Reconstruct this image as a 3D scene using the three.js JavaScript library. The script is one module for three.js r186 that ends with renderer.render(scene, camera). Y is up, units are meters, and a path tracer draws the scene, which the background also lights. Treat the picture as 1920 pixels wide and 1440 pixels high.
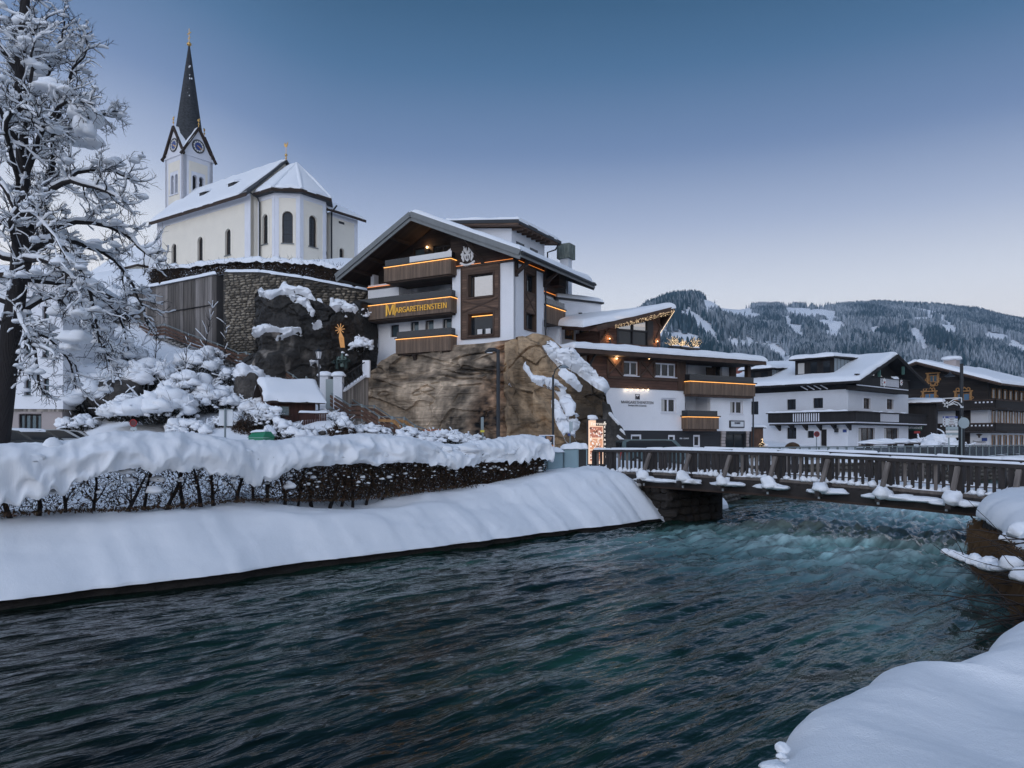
import * as THREE from 'three';
import { mergeGeometries, mergeVertices } from 'three/addons/utils/BufferGeometryUtils.js';
import { FontLoader } from 'three/addons/loaders/FontLoader.js';
import { TextGeometry } from 'three/addons/geometries/TextGeometry.js';
import { RectAreaLightUniformsLib } from 'three/addons/lights/RectAreaLightUniformsLib.js';
RectAreaLightUniformsLib.init();

// ---------- camera, sky, sun, exposure ----------
const EYE = 3.35, F = 1420, HZ = 822;                 // eye height over the water; focal length and horizon of the view in pixels of 1920 x 1440
const scene = new THREE.Scene();
const camera = new THREE.PerspectiveCamera(2 * Math.atan(720 / F) * 180 / Math.PI, 4 / 3, 0.1, 12000);
camera.position.set(0, EYE, 0);
camera.lookAt(0, EYE, -10);
camera.setViewOffset(1920, 1440, 0, -(HZ - 720), 1920, 1440);   // rising front: verticals stay vertical
const renderer = new THREE.WebGLRenderer({ antialias: true });
renderer.toneMapping = THREE.LinearToneMapping;
renderer.toneMappingExposure = 1;
renderer.shadowMap.enabled = true;

const clamp = (x, a = 0, b = 1) => Math.max(a, Math.min(b, x));
const smooth = (a, b, x) => { const t = clamp((x - a) / (b - a)); return t * t * (3 - 2 * t); };
const SKY_STOPS = [[-90, .3, .33, .4], [-3, .9, .9, .92], [1, .96, .94, .95], [7, .94, .93, .95], [10.5, .77, .815, .91], [15.4, .42, .5, .685], [20.4, .18, .268, .462], [25.8, .075, .168, .318], [30, .04, .113, .222], [42, .03, .086, .18], [90, .024, .07, .15]];   // linear, by elevation
const GLOW_AZ = -2.75, GLOW = 1.3;                    // the western glow after sunset, behind the camera on its left
function skyColor(dx, dy, dz) {
  const el = Math.asin(Math.max(-1, Math.min(1, dy))) * 180 / Math.PI, az = Math.atan2(dx, -dz);
  const left = smooth(-0.2, -0.52, az) * smooth(-3.2, -2.0, az);          // paler on the left, towards the glow
  const e = el - 4.2 * left * clamp(el / 14);
  let i = 0;
  while (i < SKY_STOPS.length - 2 && SKY_STOPS[i + 1][0] < e) i++;
  const a = SKY_STOPS[i], b = SKY_STOPS[i + 1], t = Math.max(0, Math.min(1, (e - a[0]) / (b[0] - a[0])));
  const c = [1, 2, 3].map((k) => a[k] + (b[k] - a[k]) * t);
  let d = Math.abs(az - GLOW_AZ); if (d > Math.PI) d = 2 * Math.PI - d;
  const g = GLOW * Math.exp(-d * d / 1.3) * Math.exp(-Math.pow((el - 42) / 34, 2));
  return [c[0] + g * 0.77, c[1] + g * 0.88, c[2] + g * 1.13];
}
{
  const W = 512, H = 256, d = new Float32Array(W * H * 4);
  for (let y = 0; y < H; y++) for (let x = 0; x < W; x++) {
    const v = (y + 0.5) / H, u = (x + 0.5) / W, el = (v - 0.5) * Math.PI, ph = (u - 0.5) * 2 * Math.PI;
    const c = skyColor(Math.cos(el) * Math.cos(ph), Math.sin(el), Math.cos(el) * Math.sin(ph));
    d.set([c[0], c[1], c[2], 1], (y * W + x) * 4);
  }
  const t = new THREE.DataTexture(d, W, H, THREE.RGBAFormat, THREE.FloatType);
  t.mapping = THREE.EquirectangularReflectionMapping; t.magFilter = t.minFilter = THREE.LinearFilter; t.needsUpdate = true;
  scene.background = t; scene.environment = t;
}
const sun = new THREE.DirectionalLight(new THREE.Color().setRGB(1, 0.95, 0.9), 0.5);
sun.position.set(Math.sin(GLOW_AZ) * 100, 34, -Math.cos(GLOW_AZ) * 100);
sun.target.position.set(0, 4, -40); sun.position.add(sun.target.position);
sun.castShadow = true; sun.shadow.radius = 45; sun.shadow.mapSize.set(2048, 2048);
Object.assign(sun.shadow.camera, { left: -90, right: 90, top: 70, bottom: -60, near: 1, far: 320 });
scene.add(sun, sun.target);
scene.fog = new THREE.FogExp2(new THREE.Color().setRGB(0.4, 0.58, 0.8), 0.00009);

// ---------- helpers ----------
const V3 = THREE.Vector3, v3 = (x, y, z) => new V3(x, y, z);
const P = (px, py, Z) => v3((px - 960) / F * Z, EYE + (HZ - py) / F * Z, -Z);
const lerp = (a, b, t) => a + (b - a) * t;
function rng(seed) { let s = seed >>> 0; return () => { s = (s + 0x6d2b79f5) | 0; let t = Math.imul(s ^ (s >>> 15), 1 | s); t = (t + Math.imul(t ^ (t >>> 7), 61 | t)) ^ t; return ((t ^ (t >>> 14)) >>> 0) / 4294967296; }; }
const hash = (x, y, z) => { let h = Math.imul(x, 374761393) ^ Math.imul(y, 668265263) ^ Math.imul(z, 2147483647 ^ 0x5bd1e995); h = Math.imul(h ^ (h >>> 13), 1274126177); return ((h ^ (h >>> 16)) >>> 0) / 4294967296; };
function noise(x, y, z = 0) {                          // value noise, -1 .. 1
  const X = Math.floor(x), Y = Math.floor(y), Z = Math.floor(z), f = (t) => t * t * t * (t * (t * 6 - 15) + 10), u = f(x - X), v = f(y - Y), w = f(z - Z);
  const l = (a, b, t) => a + (b - a) * t;
  return 2 * l(l(l(hash(X, Y, Z), hash(X + 1, Y, Z), u), l(hash(X, Y + 1, Z), hash(X + 1, Y + 1, Z), u), v), l(l(hash(X, Y, Z + 1), hash(X + 1, Y, Z + 1), u), l(hash(X, Y + 1, Z + 1), hash(X + 1, Y + 1, Z + 1), u), v), w) - 1;
}
function fbm(x, y, z = 0, o = 4) { let a = 0.5, s = 0; for (let i = 0; i < o; i++) { s += a * noise(x, y, z); x = x * 2.03 + 17.1; y = y * 2.03 + 5.7; z = z * 2.03 + 9.2; a *= 0.5; } return s; }
const names = new Map();
function numbered(n) { const k = names.get(n) ?? 0; names.set(n, k + 1); return k ? `${n}_${String(k).padStart(3, '0')}` : n; }
function tag(o, label, category, group, kind) { o.userData.label = label; if (category) o.userData.category = category; if (group) o.userData.group = group; if (kind) o.userData.kind = kind; return o; }
function thing(name, label, category, [x, y, z] = [0, 0, 0], turn = 0, group) {
  const o = new THREE.Group(); o.name = numbered(name); o.position.set(x, y, z); o.rotation.y = turn; scene.add(o);
  return tag(o, label, category, group);
}
const APART = new Set(['wall', 'gable_wall', 'wall_trim', 'chair_back', 'purlin', 'purlin_cap', 'rafter_tail', 'timber_wall', 'loggia_wall', 'ground_floor', 'dormer_window', 'timber_panel', 'window_surround', 'roof_cornice', 'leg', 'upper_wall', 'privacy_screen', 'sign_panel', 'parapet', 'window', 'timber_framing', 'lamp_glass', 'glass_guard', 'panel_trim']);   // boxes under these names become a part each
function part(parent, name, geo, mat, label) {
  if (geo.isMB && APART.has(name) && geo.cuts.length > 1) { let first; const c = [...geo.cuts, geo.p.length]; if (c[0] === 0 && !(name === 'window' || name === 'panel_trim' || name === 'timber_framing' || name === 'parapet' || name === 'glass_guard')) { for (let i = 0; i + 1 < c.length; i++) { const b = new MB(); b.p = geo.p.slice(c[i], c[i + 1]); b.n = geo.n.slice(c[i], c[i + 1]); b.u = geo.u.slice(c[i] / 3 * 2, c[i + 1] / 3 * 2); const m = part(parent, name, b, mat, label); first ??= m; } return first; } }
  const m = new THREE.Mesh(geo.isMB ? geo.geo() : geo, mat); m.name = name; m.castShadow = m.receiveShadow = true;
  if (label) m.userData.label = label;
  parent.add(m); return m;
}
const stuff = (m) => { m.userData.kind = 'stuff'; return m; };
function struct(name, geo, mat) { const m = part(scene, numbered(name), geo, mat); m.userData.kind = 'structure'; return m; }
function single(name, geo, mat, label, category, group) { return tag(part(scene, numbered(name), geo, mat), label, category, group); }
function copy(src, pos, turn, label, group) { const c = src.clone(); c.name = numbered(src.name.replace(/_\d{3}$/, '')); c.userData = { ...src.userData }; c.position.set(...pos); if (turn !== undefined) c.rotation.y = turn; if (label) c.userData.label = label; if (group) c.userData.group = group; scene.add(c); return c; }

// an upright frame on the ground plan: local x along the front, z out of it, y up
class Frame {
  constructor(X, Y, Z, th) { this.o = v3(X, Y, -Z); this.th = th; this.x = v3(Math.cos(th), 0, -Math.sin(th)); this.z = v3(Math.sin(th), 0, Math.cos(th)); }
  hit(px, py, n, k) { const d = v3((px - 960) / F, (HZ - py) / F, -1), e = v3(0, EYE, 0), t = (this.o.clone().sub(e).dot(n) + k) / d.dot(n); return d.multiplyScalar(t).add(e).sub(this.o); }
  front(px, py, k = 0) { const p = this.hit(px, py, this.z, k); return [p.dot(this.x), p.y]; }
  side(px, py, k = 0) { const p = this.hit(px, py, this.x, k); return [p.dot(this.z), p.y]; }
  at(x, y, z) { return this.o.clone().addScaledVector(this.x, x).addScaledVector(this.z, z).add(v3(0, y, 0)); }
  thing(name, label, category, group) { return thing(name, label, category, this.o.toArray(), this.th, group); }
}
// mesh builder: flat or smooth faces with uv in metres
class MB {
  constructor() { this.isMB = true; this.cuts = []; this.p = []; this.n = []; this.u = []; }
  v(p, n, uv) { this.p.push(p.x, p.y, p.z); this.n.push(n.x, n.y, n.z); const a = Math.abs(n.x), b = Math.abs(n.y), c = Math.abs(n.z); if (uv) this.u.push(uv[0], uv[1]); else if (b > a && b > c) this.u.push(p.x, p.z); else if (a > c) this.u.push(p.z, p.y); else this.u.push(p.x, p.y); }
  tri(a, b, c) { const n = b.clone().sub(a).cross(c.clone().sub(a)).normalize(); this.v(a, n); this.v(b, n); this.v(c, n); return this; }
  quad(a, b, c, d) { this.tri(a, b, c); return this.tri(a, c, d); }
  hexa(q) { this.cuts.push(this.p.length); const [a, b, c, d, e, f, g, h] = q; this.quad(d, c, b, a); this.quad(e, f, g, h); this.quad(a, b, f, e); this.quad(b, c, g, f); this.quad(c, d, h, g); return this.quad(d, a, e, h); }
  box(x0, x1, y0, y1, z0, z1) { return this.hexa([v3(x0, y0, z1), v3(x1, y0, z1), v3(x1, y0, z0), v3(x0, y0, z0), v3(x0, y1, z1), v3(x1, y1, z1), v3(x1, y1, z0), v3(x0, y1, z0)]); }
  beam(a, b, w, h, up = v3(0, 1, 0)) {
    const d = b.clone().sub(a).normalize(); let s = d.clone().cross(up); if (s.lengthSq() < 1e-6) s = d.clone().cross(v3(1, 0, 0)); s.normalize().multiplyScalar(w / 2);
    const u = s.clone().cross(d).normalize().multiplyScalar(h / 2), q = (o, i, j) => o.clone().addScaledVector(s, i).addScaledVector(u, j);
    return this.hexa([q(a, -1, -1), q(a, 1, -1), q(b, 1, -1), q(b, -1, -1), q(a, -1, 1), q(a, 1, 1), q(b, 1, 1), q(b, -1, 1)]);
  }
  tube(pts, r, sides = 6, cap = true) {
    const R = Array.isArray(r) ? r : pts.map(() => r), rings = [];
    let s = null;
    for (let i = 0; i < pts.length; i++) {
      const d = pts[Math.min(i + 1, pts.length - 1)].clone().sub(pts[Math.max(i - 1, 0)]).normalize();
      s = s ? s.clone().addScaledVector(d, -s.dot(d)) : v3(0, 1, 0).cross(d); if (s.lengthSq() < 1e-6) s = v3(1, 0, 0).cross(d); s.normalize();
      const t = d.clone().cross(s);
      rings.push([...Array(sides)].map((_, k) => { const a = k / sides * 2 * Math.PI, n = s.clone().multiplyScalar(Math.cos(a)).addScaledVector(t, Math.sin(a)); return [pts[i].clone().addScaledVector(n, R[i]), n]; }));
    }
    let L = 0;
    for (let i = 0; i + 1 < rings.length; i++) {
      const l = pts[i].distanceTo(pts[i + 1]);
      for (let k = 0; k < sides; k++) {
        const m = (k + 1) % sides, A = rings[i][k], B = rings[i][m], C = rings[i + 1][m], D = rings[i + 1][k], w = R[i] * 6.28 / sides;
        for (const [q, uv] of [[A, [k * w, L]], [B, [k * w + w, L]], [C, [k * w + w, L + l]], [A, [k * w, L]], [C, [k * w + w, L + l]], [D, [k * w, L + l]]]) this.v(q[0], q[1], uv);
      }
      L += l;
    }
    if (cap) for (const [ring, c, f] of [[rings[0], pts[0], 1], [rings.at(-1), pts.at(-1), 0]]) for (let k = 0; k < sides; k++) { const a = ring[k][0], b = ring[(k + 1) % sides][0]; f ? this.tri(b, a, c) : this.tri(a, b, c); }
    return this;
  }
  cyl(x, y0, y1, z, r0, r1 = r0, sides = 10) { return this.tube([v3(x, y0, z), v3(x, y1, z)], [r0, r1], sides); }
  ball(c, r, sx = 1, sy = 1, sz = 1, d = 8) { const g = new THREE.SphereGeometry(r, d, Math.max(4, d >> 1)).toNonIndexed(), a = g.attributes; for (let i = 0; i < a.position.count; i++) this.v(v3(a.position.getX(i) * sx + c.x, a.position.getY(i) * sy + c.y, a.position.getZ(i) * sz + c.z), v3(a.normal.getX(i) / sx, a.normal.getY(i) / sy, a.normal.getZ(i) / sz).normalize()); return this; }
  add(g, m) { g = g.index ? g.toNonIndexed() : g; if (m) g = g.clone().applyMatrix4(m); const a = g.attributes; for (let i = 0; i < a.position.count; i++) this.v(v3().fromBufferAttribute(a.position, i), v3().fromBufferAttribute(a.normal, i)); return this; }
  geo() { const g = new THREE.BufferGeometry(); g.setAttribute('position', new THREE.Float32BufferAttribute(this.p, 3)); g.setAttribute('normal', new THREE.Float32BufferAttribute(this.n, 3)); g.setAttribute('uv', new THREE.Float32BufferAttribute(this.u, 2)); return g; }
}
// a grid of points as a smooth surface; keep(i, j) leaves cells out, uv(p) in metres
function gridGeo(nu, nv, at, { keep, color, uvOf } = {}) {
  const p = [], u = [], c = [], ix = [];
  for (let j = 0; j <= nv; j++) for (let i = 0; i <= nu; i++) { const q = at(i / nu, j / nv, i, j); p.push(q.x, q.y, q.z); const w = uvOf ? uvOf(q, i, j) : [q.x, q.z]; u.push(w[0], w[1]); if (color) c.push(...color(q, i, j)); }
  for (let j = 0; j < nv; j++) for (let i = 0; i < nu; i++) if (!keep || keep(i, j)) { const a = j * (nu + 1) + i, b = a + 1, d = a + nu + 1, e = d + 1; ix.push(a, b, e, a, e, d); }
  const g = new THREE.BufferGeometry();
  g.setAttribute('position', new THREE.Float32BufferAttribute(p, 3)); g.setAttribute('uv', new THREE.Float32BufferAttribute(u, 2));
  if (color) g.setAttribute('color', new THREE.Float32BufferAttribute(c, 3));
  g.setIndex(ix); g.computeVertexNormals(); return g;
}
// a pillow of snow on the four-sided patch A B C D: thick inside, rounded at its ragged edge
function snowSheet(A, B, C, D, T, { cell = 0.22, lump = 0.16, ragged = 0.1, seed = 0, freq = 0.7, droop = 0.05 } = {}) {
  const Lu = (A.distanceTo(B) + D.distanceTo(C)) / 2, Lv = (A.distanceTo(D) + B.distanceTo(C)) / 2, nu = clamp(Math.round(Lu / cell), 4, 160), nv = clamp(Math.round(Lv / cell), 4, 120);
  const mid = A.clone().add(B).add(C).add(D).multiplyScalar(0.25), r = Math.min(T * 1.1, Lu / 2.2, Lv / 2.2);
  const warp = (t, L) => { const e = Math.min(0.5, r / L); const n = t < 0.5 ? t : 1 - t, k = n < 0.25 ? n / 0.25 : 1, m = n < 0.25 ? e * (1 - Math.cos(k * Math.PI / 2)) * Math.min(1, 1) : e + (n - 0.25) / 0.25 * (0.5 - e); return t < 0.5 ? m : 1 - m; };
  const top = (u0, v0, bottom) => {
    const u = warp(u0, Lu), v = warp(v0, Lv), q = A.clone().lerp(B, u).lerp(D.clone().lerp(C, u), v), d = Math.min(u * Lu, (1 - u) * Lu, v * Lv, (1 - v) * Lv);
    const x = q.x * freq + seed * 7.3, z = q.z * freq + seed * 3.1, e = 1 - clamp(d / (r * 1.3)), n = fbm(x * 2.2, q.y * freq * 2.2, z * 2.2, 3);
    const out = q.clone().sub(mid); out.y = 0; out.normalize();
    q.addScaledVector(out, ragged * n * 2 * e); q.y -= droop * e * (0.5 + n);
    if (!bottom) q.y += T * Math.sqrt(Math.max(0, 1 - Math.pow(1 - clamp(d / r), 2))) * (1 + lump * 2 * fbm(x, q.y * freq, z, 3));
    else q.y -= 0.004;
    return q;
  };
  const a = gridGeo(nu, nv, (u, v) => top(u, 1 - v)), b = gridGeo(nu, nv, (u, v) => top(u, v, true));
  return mergeGeometries([a, b]);
}
// a lumpy blob of snow
function blob(c, rx, ry, rz, seed = 0, d = 10, amp = 0.25) {
  const g = new THREE.SphereGeometry(1, d, Math.max(5, Math.round(d * 0.7))), p = g.attributes.position;
  for (let i = 0; i < p.count; i++) { const x = p.getX(i), y = p.getY(i), z = p.getZ(i), k = 1 + amp * 2 * fbm(x * 1.3 + seed * 3.7, y * 1.3 + seed, z * 1.3, 3), yy = y < 0 ? y * 0.55 : y; p.setXYZ(i, c.x + x * rx * k, c.y + yy * ry * k, c.z + z * rz * k); }
  g.computeVertexNormals(); const u = g.attributes.uv; for (let i = 0; i < u.count; i++) u.setXY(i, p.getX(i) + p.getY(i) * 0.5, p.getZ(i) + p.getY(i) * 0.5);
  return g;
}
const merged = (list) => { const l = list.map((g) => (g.isMB ? g.geo() : g.index ? g.toNonIndexed() : g)); for (const g of l) for (const k of Object.keys(g.attributes)) if (!['position', 'normal', 'uv'].includes(k)) g.deleteAttribute(k); return mergeGeometries(l); };
// a flat shape with holes, given a thickness behind z = 0
function plate(pts, holes, depth) {
  const s = new THREE.Shape(pts.map(([x, y]) => new THREE.Vector2(x, y)));
  for (const h of holes ?? []) s.holes.push(new THREE.Path(h.map(([x, y]) => new THREE.Vector2(x, y))));
  const g = new THREE.ExtrudeGeometry(s, { depth, bevelEnabled: false }); g.translate(0, 0, -depth); return g;
}
const rect = (x0, x1, y0, y1) => [[x0, y0], [x1, y0], [x1, y1], [x0, y1]];
const arch = (x0, x1, y0, y1, n = 10) => { const r = (x1 - x0) / 2, c = (x0 + x1) / 2, o = [[x0, y0], [x1, y0]]; for (let i = 0; i <= n; i++) { const a = i / n * Math.PI; o.push([c + r * Math.cos(a), y1 - r + r * Math.sin(a)]); } return o; };
// ---------- materials ----------
function tex(w, h, f, srgb = false, rep = [1, 1], rot = 0) {
  const d = new Uint8Array(w * h * 4);
  for (let y = 0; y < h; y++) for (let x = 0; x < w; x++) { const c = f(x / w, y / h), o = (y * w + x) * 4, g = typeof c === 'number'; for (let k = 0; k < 3; k++) d[o + k] = clamp(g ? c : c[k]) * 255; d[o + 3] = 255; }
  const t = new THREE.DataTexture(d, w, h); t.wrapS = t.wrapT = THREE.RepeatWrapping; t.magFilter = THREE.LinearFilter; t.minFilter = THREE.LinearMipmapLinearFilter; t.colorSpace = srgb ? THREE.SRGBColorSpace : THREE.NoColorSpace; t.repeat.set(...rep); t.rotation = rot; t.needsUpdate = true; return t;
}
// tiling noise: periods in cells
const ph = (x, y, p, q, s) => hash(((x % p) + p) % p, ((y % q) + q) % q, s);
function pn(u, v, p, q, s) { const x = u * p, y = v * q, X = Math.floor(x), Y = Math.floor(y), f = (t) => t * t * (3 - 2 * t), a = f(x - X), b = f(y - Y); return lerp(lerp(ph(X, Y, p, q, s), ph(X + 1, Y, p, q, s), a), lerp(ph(X, Y + 1, p, q, s), ph(X + 1, Y + 1, p, q, s), a), b); }
function pfbm(u, v, p, q, s, o = 4) { let a = 0.5, r = 0, n = 0; for (let i = 0; i < o; i++) { r += a * pn(u, v, p, q, s + i); n += a; p *= 2; q *= 2; a *= 0.5; } return r / n; }
const again = (t, rep, rot = 0) => { const c = t.clone(); c.repeat.set(...rep); c.rotation = rot; c.needsUpdate = true; return c; };
const T = {};
T.boards = tex(512, 512, (u, v) => { const b = Math.floor(u * 8), e = Math.abs((u * 8) % 1 - 0.5) * 2, tone = 0.62 + 0.38 * hash(b, 3, 7), g = pfbm(u, v, 96, 5, 11, 3), k = pfbm(u, v, 12, 3, 31, 3); return (e > 0.93 ? 0.25 : 1) * tone * (0.55 + 0.45 * g + 0.35 * (k - 0.4)); });
T.boardsH = tex(512, 512, (u, v) => { const b = Math.floor(v * 8), e = Math.abs((v * 8) % 1 - 0.5) * 2, tone = 0.6 + 0.4 * hash(b, 5, 9), g = pfbm(u, v, 5, 96, 13, 3), k = pfbm(u, v, 3, 12, 33, 3); return (e > 0.92 ? 0.22 : 1) * tone * (0.55 + 0.45 * g + 0.4 * (k - 0.4)); });
T.grain = tex(512, 512, (u, v) => { const g = pfbm(u, v, 64, 3, 15, 4), k = pfbm(u, v, 6, 3, 35, 3); return 0.45 + 0.4 * g + 0.5 * (k - 0.35); });
T.plaster = tex(512, 512, (u, v) => 0.86 + 0.1 * pfbm(u, v, 6, 5, 21, 5) + 0.04 * pn(u, v, 128, 128, 3));
T.fine = tex(512, 512, (u, v) => 0.6 * pfbm(u, v, 40, 40, 41, 4) + 0.4 * pn(u, v, 180, 180, 8));
T.stain = tex(512, 512, (u, v) => { const s = pfbm(u, v, 40, 2, 51, 4), b = pfbm(u, v, 5, 4, 55, 4); return 0.12 + 1.5 * Math.pow(s, 1.6) * (0.4 + b) + 0.12 * pn(u, v, 160, 160, 5); });
T.rock = tex(1024, 1024, (u, v) => { const w = pfbm(u, v, 4, 4, 61, 4), s = pfbm(u + w * 0.2, v + w * 0.15, 5, 22, 65, 5), f = pfbm(u, v, 24, 30, 69, 5); return 0.2 + 0.5 * s + 0.42 * f + 0.4 * (w - 0.45); });
T.shingle = tex(512, 512, (u, v) => { const r = Math.floor(v * 16), x = u * 12 + (r % 2) * 0.5, c = Math.floor(x), e = (v * 16) % 1, g = x % 1; return (e < 0.14 || g < 0.08 ? 0.35 : 1) * (0.5 + 0.5 * ph(c, r, 12, 16, 4)) * (0.75 + 0.25 * pn(u, v, 60, 60, 3)); });
T.snow = tex(512, 512, (u, v) => 0.5 * pfbm(u, v, 20, 20, 81, 4) + 0.5 * pn(u, v, 200, 200, 9));
T.metal = tex(256, 256, (u, v) => 0.8 + 0.2 * pfbm(u, v, 8, 3, 91, 4));
const std = (r, g, b, o = {}) => { const m = new THREE.MeshStandardMaterial({ roughness: 0.85, metalness: 0, ...o }); m.color.setRGB(r, g, b); m.side = THREE.DoubleSide; return m; };
const phys = (r, g, b, o = {}) => { const m = new THREE.MeshPhysicalMaterial({ roughness: 0.1, ...o }); m.color.setRGB(r, g, b); m.side = THREE.DoubleSide; return m; };
const glow = (r, g, b, k, base = 0.4) => { const m = std(base, base * 0.8, base * 0.5); m.emissive.setRGB(r, g, b); m.emissiveIntensity = k; return m; };
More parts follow.
